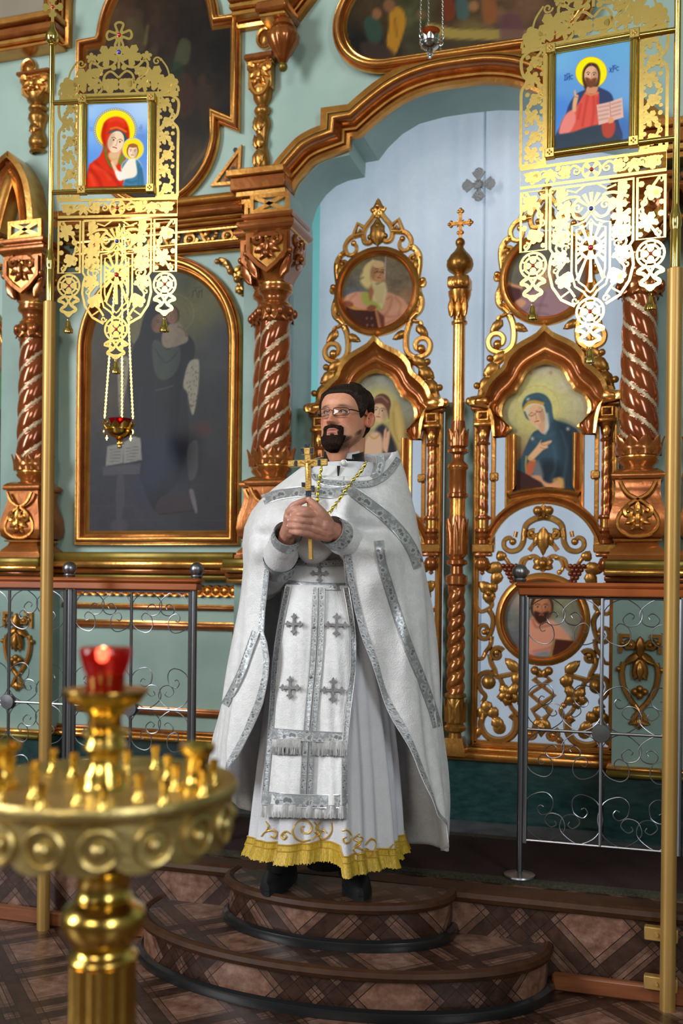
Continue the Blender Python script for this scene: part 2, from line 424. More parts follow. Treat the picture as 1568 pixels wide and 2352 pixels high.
# ---- altar behind
b = B(); b.add([(-5, 2.6, 0), (4.2, 2.6, 0), (4.2, 2.6, 6.4), (-5, 2.6, 6.4)], [[0, 1, 2, 3]]); struct(b.build('wall_altar', CREAM, smooth=False, fixn=False))
b = B(); b.add([(-1.08, .3, 0.3), (-1.08, 2.6, 0.3), (-1.08, 2.6, 4.0), (-1.08, .3, 4.0)], [[0, 1, 2, 3]]); struct(b.build('wall_altar_side', TURQ, smooth=False, fixn=False))
b = B()
for (x, z0, z1, nx) in ((-5, 0, 6.4, 1), (4.2, 0, 6.4, -1)):
    b = B(); b.add([(x, -9, z0), (x, 2.6, z0), (x, 2.6, z1), (x, -9, z1)], [[0, 1, 2, 3]])
    struct(b.build('wall_left' if x < 0 else 'wall_right', NAVE, smooth=False, fixn=False))
b = B(); b.add([(-5, -9, 0), (4.2, -9, 0), (4.2, -9, 6.4), (-5, -9, 6.4)], [[0, 1, 2, 3]]); struct(b.build('wall_rear', NAVE, smooth=False, fixn=False))
b = B(); b.add([(-5, -9, 6.4), (4.2, -9, 6.4), (4.2, 2.6, 6.4), (-5, 2.6, 6.4)], [[0, 1, 2, 3]]); struct(b.build('ceiling', NAVE, smooth=False, fixn=False))
# ---- mouldings
RED, GLD, LGT = 0, 1, 2
MM = [GILTR, GILTL, GILT]
def mould(wd, h, kind=0):
    """profile across a moulding of width wd (offset 0..wd) and projection h"""
    if kind == 0:   # stepped cornice: outer flat band, fillet, big round, fillet, cove, bead
        P = [(0, 0, 2), (0, .55*h, 2), (.20*wd, .6*h, 0), (.21*wd, .42*h, 0), (.25*wd, .42*h, 1), (.25*wd, .8*h, 1), (.31*wd, .82*h, 0), (.32*wd, .62*h, 0)]
        P += [(.32*wd + .30*wd*(1-cos(PI*i/8))/2, .62*h + .38*h*sin(PI*i/8), 2 if 2 <= i <= 4 else 0) for i in range(9)]
        P += [(.63*wd, .5*h, 1), (.69*wd, .55*h, 1), (.70*wd, .35*h, 0), (.74*wd, .35*h, 1), (.75*wd, .46*h, 1), (.82*wd, .46*h, 0), (.83*wd, .3*h, 0), (.87*wd, .3*h, 2), (.88*wd, .36*h, 2), (.98*wd, .3*h, 2), (wd, 0, 2)]
    elif kind == 1:   # picture frame: bead, big half round, inner fillet slope
        P = [(0, 0, 1), (0, .45*h, 1), (.06*wd, .55*h, 1), (.13*wd, .5*h, 1), (.15*wd, .4*h, 0)]
        P += [(.16*wd + .46*wd*(1-cos(PI*i/8))/2, .4*h + .6*h*sin(PI*i/8), 2 if 2 <= i <= 4 else 0) for i in range(9)]
        P += [(.64*wd, .42*h, 1), (.74*wd, .46*h, 1), (.76*wd, .34*h, 2), (.97*wd, .12*h, 2), (wd, 0, 2)]
    else:   # slim panel moulding
        P = [(0, 0, 1), (.02*wd, .5*h, 1), (.2*wd, .65*h, 0)] + [(.2*wd + .6*wd*(1-cos(PI*i/6))/2, .6*h + .4*h*sin(PI*i/6), 0) for i in range(7)] + [(.98*wd, .5*h, 1), (wd, 0, 1)]
    return P
b = B()
OUT = [(-1.05, 3.287), (-.908, 3.288), (-.88, 3.335), (-.825, 3.392), (-.765, 3.445), (-.70, 3.474), (-.648, 3.488), (-.646, 3.568), (-.515, 3.568), (-.455, 3.612), (-.364, 3.668), (-.258, 3.712), (-.13, 3.738), (0, 3.742)]
OUT = OUT[:2] + spline(OUT[1:7], 3)[1:] + OUT[7:9] + spline(OUT[8:], 3)[1:]
OUT = OUT + [(-x, z) for x, z in OUT[-2::-1]]
b.sweep(OUT, mould(.142, .10, 0), flip=True, y0=-.002)
arch = struct(b.build('trim_1', MM, angle=50), 'stepped gilded arch moulding over the royal gates')
# blocks where the arch moulding meets the piers
b = B()
for sx in (-1, 1):
    for (z0, z1, ex, dp, mi) in ((3.255, 3.288, .03, .155, 2), (3.195, 3.255, .015, .135, 0), (3.165, 3.192, -.01, .125, 1), (3.135, 3.162, -.03, .11, 2)):
        xs = sorted((sx * (-.0 + .79), sx * (1.05 + ex)))
        if dp: b.box(xs[0] + (.0 if sx > 0 else 0), xs[1], -dp, 0, z0, z1, mi, .004)
b.build('impost', MM, arch)
# entablature on the left and right: cornice, frieze field, lower moulding
def hmould(b, x0, x1, items):
    for (z0, z1, dp, mi) in items:
        b.box(x0, x1, -dp, 0, z0, z1, mi, min(.006, (z1 - z0) * .3))
ENT = [(3.18, 3.215, .085, 2), (3.172, 3.179, .055, 1), (3.125, 3.171, .07, 0), (3.105, 3.121, .055, 1), (3.085, 3.102, .045, 2), (3.07, 3.083, .03, 0), (2.985, 2.995, .045, 1), (2.965, 2.985, .06, 0), (2.955, 2.964, .03, 1)]
b = B(); hmould(b, -2.06, -1.03, ENT); hmould(b, -3.9, -2.36, ENT); hmould(b, 1.03, 3.9, ENT)
struct(b.build('trim_2', MM, angle=50), 'gilded entablature moulding above the lower row of icons')
# ledge above the lower panels
b = B()
LED = [(1.455, 1.50, .13, 3), (1.425, 1.457, .15, 1), (1.395, 1.425, .11, 0), (1.365, 1.395, .09, 3)]
LED2 = [(1.43, 1.47, .24, 3), (1.405, 1.43, .26, 1), (1.38, 1.405, .21, 0), (1.355, 1.38, .19, 1)]
hmould(b, -2.04, -1.03, LED); hmould(b, 1.03, 3.9, LED); hmould(b, -3.9, -2.36, LED)
for x0, x1 in ((-1.04, -.655), (.655, 1.04), (-2.41, -2.01)): hmould(b, x0, x1, LED2)
struct(b.build('trim_3', [GILTR, GILTL, GILT, OLIVE], angle=50), 'olive and gilt ledge below the icons')
# sill moulding over the dark marble plinth
b = B(); SIL = [(.575, .60, .05, 2), (.60, .615, .035, 1), (.615, .63, .02, 0)]
hmould(b, -3.9, -.70, SIL); hmould(b, .70, 3.9, SIL)
for x0, x1 in ((-1.03, -.67), (.67, 1.03), (-2.4, -2.02)): hmould(b, x0, x1, [(.575, .60, .21, 3), (.60, .615, .18, 1)])
b.box(-.70, .70, -.03, .1, .575, .612, 2, .006); b.box(-.70, .70, .0, .1, .612, .63, 1, .003)
struct(b.build('trim_4', [GILTR, GILTL, GILT, OLIVE], angle=50), 'gilded sill moulding on the dark plinth')
# lower panel field mouldings left
b = B()
for (x0, x1) in ((-2.02, -1.02), (1.02, 3.0), (-3.9, -2.38)):
    b.box(x0, x1, -.022, 0, 1.222, 1.240, 0, .004); b.box(x0, x1, -.014, 0, 1.240, 1.248, 1)
    b.sweep([(x0 + .02, 1.165), (x1 - .02, 1.165), (x1 - .02, .70), (x0 + .02, .70)], mould(.04, .03, 2), closed=True, flip=True, y0=-.002)
struct(b.build('trim_5', MM, angle=50), 'gilded mouldings framing the lower green panels')
# ================================================================ COLUMNS
PURP = M('column_lacquer', (.34, .085, .02), .16, .45, c2=(.24, .05, .012), scale=6, detail=4, coat=.6, bump=.05, bscale=30)
def twist_shaft(z0, z1, r0, r1, hand, starts=3, pitch=.34, rib=.17, bul=.12, na=72, nz=96, ph=0.):
    b = B(); vs = []; fs = []; ms = []
    def phs(a, z): return ((a / (2 * PI) * starts + hand * (z - z0) / (pitch / starts) + ph) % 1.)
    for j in range(nz + 1):
        z = z0 + (z1 - z0) * j / nz; r = r0 + (r1 - r0) * j / nz
        for i in range(na):
            a = 2 * PI * i / na; p = phs(a, z)
            if p < rib: rr = r * (1 - bul * .55 + .25 * bul * sin(PI * p / rib))
            else: rr = r * (1 - bul + bul * 1.1 * sin(PI * (p - rib) / (1 - rib)) ** .6)
            vs.append((rr * cos(a), rr * sin(a), z))
    for j in range(nz):
        for i in range(na):
            fs.append([j * na + i, j * na + (i + 1) % na, (j + 1) * na + (i + 1) % na, (j + 1) * na + i])
            ms.append(1 if phs(2 * PI * (i + .5) / na, z0 + (z1 - z0) * (j + .5) / nz) < rib else 0)
    b.add(vs, fs, ms); return b
def petals(b, n, r, z0, z1, flare, mi=0, w=.5, a0=0.):
    """ring of leaf petals standing on a circle"""
    for k in range(n):
        a = a0 + 2 * PI * k / n; rows = []
        for i in range(6):
            t = i / 5; ww = (2 * PI / n) * w * (sin(PI * (.25 + .75 * t)) ** .7 if t < .98 else .02)
            row = []
            for s in (-1, -.5, 0, .5, 1):
                rr = r + flare * t * t + .006 * (1 - s * s); row.append((rr * cos(a + ww * s), rr * sin(a + ww * s), z0 + (z1 - z0) * t))
            rows.append(row)
        b.grid(rows, mi)
def carve(b, c, w, h, y, mi=0, light=1):
    """small carved flower: two volutes, leaves and bud"""
    x, z = c
    for s in (-1, 1):
        stroke(b, spiral(x + s * w * .28, z + h * .33, w * .2, w * .03, 90 if s > 0 else 90, 1.3 * -s, 14), (.18 * w * .5, .06 * w), y, mi, n=5)
        leaf(b, (x, z + h * .15), (x + s * w * .42, z - h * .12), w * .3, y, w * .1, mi, 2)
        leaf(b, (x, z - h * .05), (x + s * w * .25, z - h * .38), w * .2, y, w * .08, mi, 2)
    leaf(b, (x, z + h * .3), (x, z - h * .25), w * .25, y - w * .03, w * .12, mi, 2)
    b.ball((x, y - w * .1, z - h * .2), w * .12, mi, 5); b.ball((x, y - w * .1, z + h * .36), w * .06, light, 5)
def column(name, label, X, Y, hand, group=None, full=True):
    t = thing(name, label, 'column', (X, Y, 0), 0, group)
    b = B()   # square foot mouldings and vase shaped pedestal
    b.lathe([(.118, 1.47, 0), (.118, 1.488, 2), (.112, 1.49, 0), (.108, 1.505, 0), (.085, 1.53, 0), (.078, 1.545, 1), (.095, 1.548, 1), (.096, 1.556, 0)], 32, sq=1, mi=0)
    b.lathe([(.085, 1.556, 0), (.108, 1.575, 0), (.113, 1.61, 0), (.108, 1.66, 0), (.092, 1.72, 0), (.086, 1.76, 0), (.09, 1.80, 1), (.088, 1.803, 0)], 32, sq=1, mi=0)
    b.lathe([(.10, 1.803, 0), (.104, 1.81, 0), (.104, 1.822, 0), (.098, 1.83, 1), (.088, 1.838, 1), (.075, 1.845, 0)], 24, sq=1, mi=0)
    b.build('pedestal', [GILTR, GILTL, GILT], t, angle=45)
    b = B()   # carved panel on the front of the pedestal
    yv = -.118
    stroke(b, spline([(-.07, 1.79), (-.04, 1.74), (.03, 1.70), (.075, 1.645), (.075, 1.6), (.04, 1.573), (0, 1.567), (-.04, 1.573), (-.075, 1.6), (-.075, 1.645), (-.03, 1.70), (.04, 1.74), (.07, 1.79)], 4), .009, yv + .008, 0)
    carve(b, (0, 1.63), .12, .11, yv, 0)
    leaf(b, (0, 1.64), (0, 1.715), .04, yv - .004, .012, 0, 3)
    b.build('carved_panel', [GILT, GILTL], t)
    b = B()
    b.lathe([(.062, 1.845), (.062, 1.86), (.078, 1.875), (.082, 1.885), (.076, 1.893, 1), (.08, 1.896, 1), (.08, 1.902, 0), (.09, 1.91), (.096, 1.93), (.092, 1.955), (.08, 1.965)], 32)
    petals(b, 10, .088, 1.905, 1.985, .012, 0, .55)
    b.build('leaf_collar', [GILTR, GILTL], t, angle=50)
    b = twist_shaft(1.96, 2.58, .083, .07, hand)
    b.build('twisted_shaft', [PURP, PALE], t, angle=60)
    b = B()
    b.lathe([(.07, 2.56), (.082, 2.575), (.088, 2.60), (.084, 2.63), (.07, 2.64, 1), (.074, 2.645, 1), (.066, 2.652, 0), (.058, 2.67), (.062, 2.688), (.078, 2.70, 1), (.08, 2.704, 0), (.082, 2.715), (.076, 2.73, 1), (.078, 2.737), (.06, 2.742)], 32)
    for k in range(10):
        a = 2 * PI * (k + .5) / 10; b.ball((.088 * cos(a), .088 * sin(a), 2.605), .017, 0, 5, (1, 1, 1.3))
    petals(b, 10, .08, 2.60, 2.562, .006, 0, .5)
    b.build('scroll_ring', [GILTR, GILTL], t, angle=50)
    b = B()   # capital: bell + square block with shield
    b.lathe([(.06, 2.74), (.066, 2.76), (.082, 2.80), (.10, 2.845), (.108, 2.86), (.108, 2.955)], 32, sq=1)
    for s in (-1, 1):
        leaf(b, (s * .055, 2.745), (s * .11, 2.86), .055, -.085, .018, 0, 3); b.ball((s * .105, -.105, 2.86), .016, 0, 6)
    fr = [(-.098, 2.945), (.098, 2.945), (.098, 2.85), (.05, 2.80), (0, 2.765), (-.05, 2.80), (-.098, 2.85)]
    b.sweep(fr, [(0, -.01), (0, .012), (.018, .012), (.018, -.01)], closed=True, flip=True, y0=-.112)
    carve(b, (0, 2.875), .15, .13, -.115, 0)
    b.xf(Matrix.Identity(4))
    b.add([(-.08, -.1095, 2.93), (.08, -.1095, 2.93), (.08, -.1095, 2.855), (0, -.1095, 2.79), (-.08, -.1095, 2.855)], [[0, 1, 2, 3, 4]], 1)
    k0 = len(b.v); carve(b, (0, 2.875), .13, .13, -.112, 0); leaf(b, (-.04, 2.80), (.05, 2.83), .04, -.112, .012, 0)
    b.xf(Matrix.Rotation(PI / 2, 4, 'Z'), k0)
    b.build('capital', [GILTR, GILTL], t, angle=45)
    b = B()
    b.lathe([(.11, 2.955, 1), (.116, 2.962, 0), (.13, 2.972, 0), (.135, 2.985, 0), (.13, 2.998, 0), (.118, 3.0)], 24, sq=1)
    b.lathe([(.108, 3.0), (.108, 3.012, 1), (.118, 3.014, 0), (.124, 3.024, 0), (.122, 3.036, 0), (.1, 3.04)], 24, sq=1)
    b.build('abacus', [GILTR, GILTL], t, angle=45)
    b = B()   # crossed box above
    b.box(-.09, .09, -.075, .1, 3.04, 3.135, 2)
    b.sweep([(-.095, 3.042), (.095, 3.042), (.095, 3.132), (-.095, 3.132)], [(0, 0), (0, .02), (.018, .02), (.018, 0)], closed=True, y0=-.075)
    for s in (-1, 1): b.sweep([(-.085, 3.087 - s * .038), (.085, 3.087 + s * .038)], [(-.009, 0), (-.009, .018), (.009, .018), (.009, 0)], y0=-.075, mi=1)
    b.build('crossed_block', [GILT, GILTL, GREEN], t, smooth=False)
    return t
column('twisted_column', 'twisted gilded column left of the royal gates, behind the priest', -.835, -.12, -1)
column('twisted_column', 'twisted gilded column right of the royal gates, by the right banner pole', .785, -.12, 1)
column('twisted_column', 'twisted gilded column at the left edge, partly behind the left banner pole', -2.125, -.12, -1)
column('twisted_column', 'slimmer rear twisted column tucked behind the left gate column', -.897, -.035, -1)
column('twisted_column', 'twisted column at the far right edge beyond the banner pole', 1.06, -.09, 1)
# ================================================================ ROYAL GATES
def gate_leaf(X, label):
    global SW, LW; SW = 1.45; LW = 1.25
    t = thing('gate_leaf', label, 'gate', (X, .03, 0))
    # icon opening outline (open trefoil)
    R = [(.170, 1.700), (.170, 2.022), (.160, 2.035)] + arc(.105, 2.135, .082, -68, 78, 8)[0:] + [(.118, 2.235)] + arc(0, 2.232, .102, 12, 90, 8)
    ICON = [(x, z) for x, z in R] + [(-x, z) for x, z in R[-2::-1]]
    bot = arc(0, 1.24, .508, 90 + 19.4, 90 - 19.4, 10)
    OUTL = ICON + [(x, z) for x, z in bot[1:-1]]
    HOOD = [(.335, 2.165), (.335, 2.20), (.275, 2.205), (.262, 2.25), (.238, 2.285), (.205, 2.315), (.18, 2.33), (.172, 2.37), (.15, 2.402), (.115, 2.43), (.07, 2.452), (.035, 2.47), (0, 2.51)]
    b = B()
    hp = [(.222, 2.02), (.235, 2.10), (.25, 2.165)] + HOOD; hp = hp + [(-x, z) for x, z in hp[-2::-1]]
    # hood as band between the icon outline and the hood outline
    inn = ICON[1:-1]
    n1 = 60
    def resamp(P, n):
        L = [0]
        for i in range(1, len(P)): L.append(L[-1] + math.hypot(P[i][0] - P[i-1][0], P[i][1] - P[i-1][1]))
        o = []
        for k in range(n + 1):
            s = L[-1] * k / n; i = max(1, next((j for j in range(1, len(L)) if L[j] >= s - 1e-9), len(L) - 1))
            f = (s - L[i-1]) / max(1e-9, L[i] - L[i-1]); o.append((P[i-1][0] + (P[i][0] - P[i-1][0]) * f, P[i-1][1] + (P[i][1] - P[i-1][1]) * f))
        return o
    A = resamp(inn, n1); C = resamp(hp, n1)
    lv = [(0, .0, 1), (.0, .03, 1), (.10, .034, 1), (.13, .022, 0), (.24, .026, 2), (.30, .04, 2), (.36, .026, 0), (.44, .024, 0), (.6, .03, 0), (.74, .05, 0), (.80, .062, 1), (.97, .066, 1), (1, .03, 1), (1, -.01, 1)]
    rows = [[(a[0] + (c[0] - a[0]) * f, -h, a[1] + (c[1] - a[1]) * f) for f, h, m in lv] for a, c in zip(A, C)]
    k = len(lv); vs = [p for r in rows for p in r]; fs = []; ms = []
    for i in range(n1):
        for j in range(k - 1): fs.append([i*k+j, i*k+j+1, (i+1)*k+j+1, (i+1)*k+j]); ms.append(lv[j][2])
    b.add(vs, fs, ms); b.add([r[0] for r in rows] + [r[-1] for r in rows], [[i, i+1, n1+2+i, n1+1+i] for i in range(n1)], 0)
    for s in (-1, 1): b.box(*sorted((s * .245, s * .345)), -.055, .0, 2.165, 2.2, 1, .008); b.box(*sorted((s * .245, s * .325)), -.04, .0, 2.14, 2.165, 0, .008)
    b.build('hood', [GILTR, GILTL, GILT], t, angle=45)
    b = B()
    fr = [(.170, 2.03), (.170, 1.70)] + [(x, z) for x, z in bot[::-1][1:-1]] + [(-.170, 1.70), (-.170, 2.03)]
    b.sweep(fr, [(-.002, 0, 1), (.0, .02, 1), (.008, .024, 2), (.02, .016, 0), (.028, .03, 2), (.04, .034, 1), (.046, .026, 1), (.05, 0, 1)], y0=0, flip=True)
    b.build('icon_frame', [GILTR, GILTL, GILT], t, angle=45)
    # stiles and rails
    b = B()
    for s in (-1, 1):
        b.box(*sorted((s * .285, s * .315)), -.012, .02, .635, 2.165, 0, .004); b.box(*sorted((s * .298, s * .309)), -.018, -.01, .64, 2.16, 1, .003)
        b.box(*sorted((s * .215, s * .235)), -.005, .02, 1.52, 2.12, 0, .003)
    b.box(-.315, .315, -.012, .02, .632, .662, 0, .004); b.box(-.3, .3, -.018, -.01, .642, .652, 1, .003)
    b.build('leaf_frame', [GILT, GILTL], t)
    # lower arch moulding
    b = B()
    b.sweep([(-.255, 1.50)] + arc(0, 1.485, .235, 168, 12, 24) + [(.255, 1.50)], [(0, 0, 1), (0, .022, 1), (.012, .026, 0), (.014, .018, 0), (.03, .03, 0), (.034, .02, 1), (.042, .024, 1), (.045, 0, 1)], y0=0)
    for s in (-1, 1): b.box(*sorted((s * .215, s * .315)), -.04, .01, 1.505, 1.545, 1, .005); b.box(*sorted((s * .225, s * .305)), -.034, .01, 1.487, 1.505, 0, .004)
    b.build('arch_rail', [GILTR, GILTL, GILT], t, angle=45)
    for s in (-1, 1):   # colonnettes
        x = s * .268; b = B()
        b.lathe([(.03, 1.545), (.03, 1.56), (.022, 1.565), (.034, 1.575), (.034, 1.585), (.024, 1.592), (.036, 1.60), (.036, 1.61), (.026, 1.615, 1), (.027, 1.65, 1), (.034, 1.655, 0), (.036, 1.662), (.032, 1.67), (.022, 1.672)], 18, (x, -.015, 0))
        c = b.build('colonnette', [GILTR, GILTL, GILT], t, angle=50); b = B()
        b.lathe([(.022, 1.985), (.03, 1.99), (.031, 1.997), (.024, 2.003), (.025, 2.02), (.03, 2.05), (.038, 2.07)], 18, (x, -.015, 0)); b.box(x - .04, x + .04, -.055, .02, 2.068, 2.088, 2, .004)
        leaf(b, (x, 2.005), (x, 2.062), .03, -.042, .008, 1, 2)
        b.box(x - .034, x + .034, -.045, .0, 2.088, 2.142, 2, .003); b.box(x - .024, x + .024, -.049, -.045, 2.097, 2.134, 1)
        b.lathe([(.02, 0), (.0001, .018)], 4, (x, -.05, 2.115), 0, axis='y', a0=PI / 4, a1=PI / 4 + 2 * PI) if False else b.add([(x-.019, -.05, 2.1), (x+.019, -.05, 2.1), (x+.019, -.05, 2.131), (x-.019, -.05, 2.131), (x, -.064, 2.1155)], [[0,1,4],[1,2,4],[2,3,4],[3,0,4]], 0)
        b.build('colonnette_capital', [GILTR, GILTL, GILT], t, angle=50); b = B()
        b.lathe([(.012, 1.487), (.026, 1.48), (.034, 1.462), (.032, 1.44), (.016, 1.424), (.008, 1.42), (.012, 1.412), (.0001, 1.402)], 16, (x, -.012, 0))
        b.build('pendant_drop', [GILTR, GILTL, GILT], t, angle=50)
        tw = twist_shaft(1.668, 1.988, .0245, .0225, -s, starts=1, pitch=.062, rib=.16, bul=.13, na=20, nz=60); tw.xf(Matrix.Translation((x, -.015, 0)))
        tw.build('twisted_shaft', [GILTR, GILTL], c, angle=60)
    # tabs with ring
    b = B()
    for s in (-1, 1):
        b = B(); b.box(*sorted((s * .2, s * .24)), -.02, 0, 1.825, 1.865, 0, .006); b.lathe([(.014, -.028), (.014, -.02)], 12, (s * .222, 0, 1.845), 1, axis='y'); b.lathe([(.006, -.032), (.006, -.02)], 10, (s * .222, 0, 1.845), 0, axis='y')
        b.build('hinge_tab', [GILTL, GILTD], t)
    # medallion rings
    for (zc, nm) in ((2.715, 'medallion_frame'), (1.212, 'medallion_frame')):
        b = B(); b.sweep(arc(0, zc, .206, 0, 360, 56)[:-1], [(0, -.01, 1), (0, .02, 1), (.006, .026, 2), (.022, .032, 2), (.026, .022, 0), (.032, .026, 0), (.036, .012, 1), (.042, 0, 1)], closed=True, flip=False, y0=-.006)
        b.build(nm, [GILTR, GILTL, GILT], t, angle=50)
    # ---- crown carving round the upper medallion
    b = B(); Y = -.01
    for s in (-1, 1):
        f = lambda P: [(s * x, z) for x, z in P]
        stroke(b, f(spline([(.008, 3.09), (.03, 3.055), (.058, 3.02), (.07, 2.985), (.062, 2.95), (.04, 2.945), (.024, 2.958)], 5)), .0095, Y, 1)
        b.ball((s * .036, Y - .008, 2.968), .014, 0, 6)
        stroke(b, f([(.118, 2.985), (.098, 3.04), (.058, 3.012)]), .0085, Y, 1); stroke(b, f([(.10, 2.985), (.086, 3.01), (.07, 2.995)]), .006, Y, 0)
        stroke(b, f(spline([(.066, 2.99), (.10, 2.985), (.135, 2.975), (.158, 2.94), (.15, 2.905), (.125, 2.895), (.105, 2.912), (.104, 2.935), (.117, 2.95)], 5)), (.0105, .006), Y, 1, ends=True)
        stroke(b, f(spline([(.155, 2.91), (.175, 2.90), (.196, 2.87), (.2, 2.83), (.196, 2.79), (.192, 2.75), (.2, 2.735), (.218, 2.728), (.224, 2.742), (.216, 2.752)], 5)), (.0115, .006), Y, 1, ends=True)
        stroke(b, f(spiral(.168, 2.858, .026, .007, 60, -1.2, 16)), (.009, .006), Y, 0, ends=True)
        stroke(b, f(spline([(.196, 2.73), (.198, 2.70), (.21, 2.66), (.205, 2.62), (.18, 2.595), (.16, 2.575)], 5)), (.009, .012), Y, 1)
        leaf(b, (s * .19, 2.80), (s * .178, 2.86), .03, Y - .004, .012, 0); leaf(b, (s * .2, 2.62), (s * .192, 2.69), .026, Y - .004, .012, 0)
        stroke(b, f(spline([(.165, 2.575), (.185, 2.565), (.205, 2.56), (.212, 2.545), (.2, 2.54)], 4)), (.008, .005), Y, 1, ends=True)
        stroke(b, f(spline([(.16, 2.565), (.145, 2.53), (.138, 2.48), (.145, 2.43), (.175, 2.402), (.21, 2.402), (.243, 2.42), (.252, 2.455), (.235, 2.482), (.205, 2.485), (.185, 2.465), (.19, 2.44), (.21, 2.437)], 5)), (.011, .009), Y, 1, ends=True)
        leaf(b, (s * .188, 2.545), (s * .245, 2.49), .04, Y - .004, .014, 0); leaf(b, (s * .14, 2.52), (s * .075, 2.487), .035, Y - .004, .014, 0)
        leaf(b, (s * .16, 2.40), (s * .245, 2.36), .05, Y, .018, 0); leaf(b, (s * .20, 2.345), (s * .275, 2.30), .06, Y, .018, 0); leaf(b, (s * .235, 2.29), (s * .295, 2.225), .055, Y, .018, 0)
        b.ball((s * .243, Y - .01, 2.375), .016, 0, 6); b.ball((s * .3, Y - .01, 2.255), .016, 0, 6); stroke(b, f([(.16, 2.405), (.225, 2.345), (.265, 2.27), (.285, 2.21)]), .012, Y + .006, 0)
    leaf(b, (0, 2.925), (0, 3.06), .07, Y - .006, .024, 0, 3); b.ball((0, Y - .015, 3.015), .015, 0, 6); b.ball((0, Y - .014, 2.965), .01, 1, 6)
    leaf(b, (0, 3.05), (0, 3.15), .05, Y, .012, 1, 2); leaf(b, (0, 3.09), (.04, 3.10), .035, Y, .012, 1, 1); leaf(b, (0, 3.09), (-.04, 3.10), .035, Y, .012, 1, 1); b.ball((0, Y - .014, 3.108), .012, 1, 6)
    b.build('crown_carving', [GILTD, GILTL], t, angle=60)
    # ---- lower openwork carving
    b = B(); Y = .0
    for s in (-1, 1):
        f = lambda P: [(s * x, z) for x, z in P]
        # tympanum
        stroke(b, f(spline([(.0, 1.665), (.04, 1.655), (.075, 1.63), (.085, 1.59), (.09, 1.55), (.11, 1.52), (.145, 1.512), (.172, 1.53), (.172, 1.56), (.15, 1.572), (.135, 1.555)], 5)), (.011, .007), Y, 0, ends=True)
        stroke(b, f([(.062, 1.605), (.03, 1.56), (.062, 1.515)]), .008, Y, 1); stroke(b, f([(.12, 1.60), (.125, 1.575)]), .006, Y, 1)
        b.ball((s * .024, Y - .028, 1.69), .022, 0, 7); leaf(b, (0, 1.60), (s * .045, 1.53), .04, Y - .004, .016, 0, 3); stroke(b, f(spiral(.05, 1.585, .022, .006, 120, -1.1, 14)), (.007, .005), Y, 0, ends=True)
        # tendrils and grapes round the medallion
        stroke(b, f(spline([(.01, 1.47), (.04, 1.49), (.07, 1.48), (.085, 1.455), (.082, 1.43), (.07, 1.42)], 5)), (.008, .005), Y, 1, ends=True)
        stroke(b, f(spline([(.05, 1.485), (.09, 1.475), (.105, 1.44), (.13, 1.43), (.16, 1.47), (.175, 1.49)], 5)), (.008, .006), Y, 1)
        leaf(b, (s * .175, 1.47), (s * .20, 1.515), .045, Y, .014, 0); leaf(b, (s * .175, 1.44), (s * .265, 1.43), .055, Y, .016, 0); leaf(b, (s * .19, 1.42), (s * .225, 1.355), .05, Y, .014, 0)
        for (dx, dz) in [(i * .019 + (j % 2) * .009, -j * .017) for j in range(5) for i in range(4 - (j + 1) // 2)]:
            b.ball((s * (.118 + dx), Y - .012, 1.447 + dz), .0115, 2, 4)
        # outer scroll column
        leaf(b, (s * .235, 1.33), (s * .285, 1.375), .05, Y, .016, 0); leaf(b, (s * .235, 1.33), (s * .205, 1.375), .045, Y, .014, 0); leaf(b, (s * .24, 1.335), (s * .235, 1.27), .055, Y, .02, 0); b.ball((s * .238, Y - .016, 1.325), .016, 0, 6)
        stroke(b, f(spline([(.235, 1.30), (.225, 1.27), (.245, 1.25), (.275, 1.24), (.292, 1.26)], 4)), (.008, .006), Y, 1)
        stroke(b, f(spline([(.24, 1.25), (.22, 1.215), (.222, 1.17), (.24, 1.125), (.27, 1.12), (.285, 1.145), (.275, 1.175), (.25, 1.175), (.245, 1.15)], 5)), (.009, .007), Y, 0, ends=True)
        b.ball((s * .257, Y - .012, 1.148), .013, 1, 6)
        stroke(b, f(spline([(.225, 1.13), (.23, 1.09), (.25, 1.06), (.265, 1.03), (.29, 1.025)], 4)), (.008, .006), Y, 1)
        stroke(b, f(spiral(.20, 1.05, .032, .008, 150, -1.2, 18)), (.009, .006), Y, 0, ends=True)
        stroke(b, f(spline([(.232, 1.05), (.225, 1.01), (.21, .98), (.20, .95), (.17, .955), (.13, .965), (.10, .975)], 4)), (.009, .008), Y, 1)
        leaf(b, (s * .10, .975), (s * .165, 1.035), .045, Y - .004, .016, 0); leaf(b, (s * .10, .97), (s * .115, .905), .055, Y - .004, .016, 0)
        b.lathe([(.033, -.012), (.03, -.02), (.0001, -.026)], 14, (s * .235, Y, .925), 0, axis='y')
        stroke(b, f(spline([(.20, .955), (.235, .968), (.272, .955), (.282, .92), (.27, .885), (.25, .86), (.265, .83)], 5)), (.009, .007), Y, 0)
        # knot straps
        stroke(b, f([(.02, .985), (-.035, .945), (.052, .878), (-.04, .806), (-.01, .77)]), .0095, Y - (.006 if s > 0 else 0), 1)
        b.ball((s * .03, Y - .018, .985), .02, 0, 6); leaf(b, (0, .955), (s * .035, 1.0), .03, Y - .01, .014, 0)
        # leaf clusters
        for (ax, az) in ((.10, .93), (.185, .92), (.2, .86), (.16, .82), (.095, .85)): leaf(b, (s * .145, .865), (s * ax, az), .045, Y - .004, .02, 0, 3)
        b.ball((s * .145, Y - .024, .868), .018, 0, 6)
        stroke(b, f(spline([(.19, .955), (.175, .92), (.15, .88)], 4)), .008, Y, 0); stroke(b, f(spline([(.15, .85), (.13, .81), (.10, .785), (.08, .81), (.095, .835)], 4)), (.008, .006), Y, 1, ends=True)
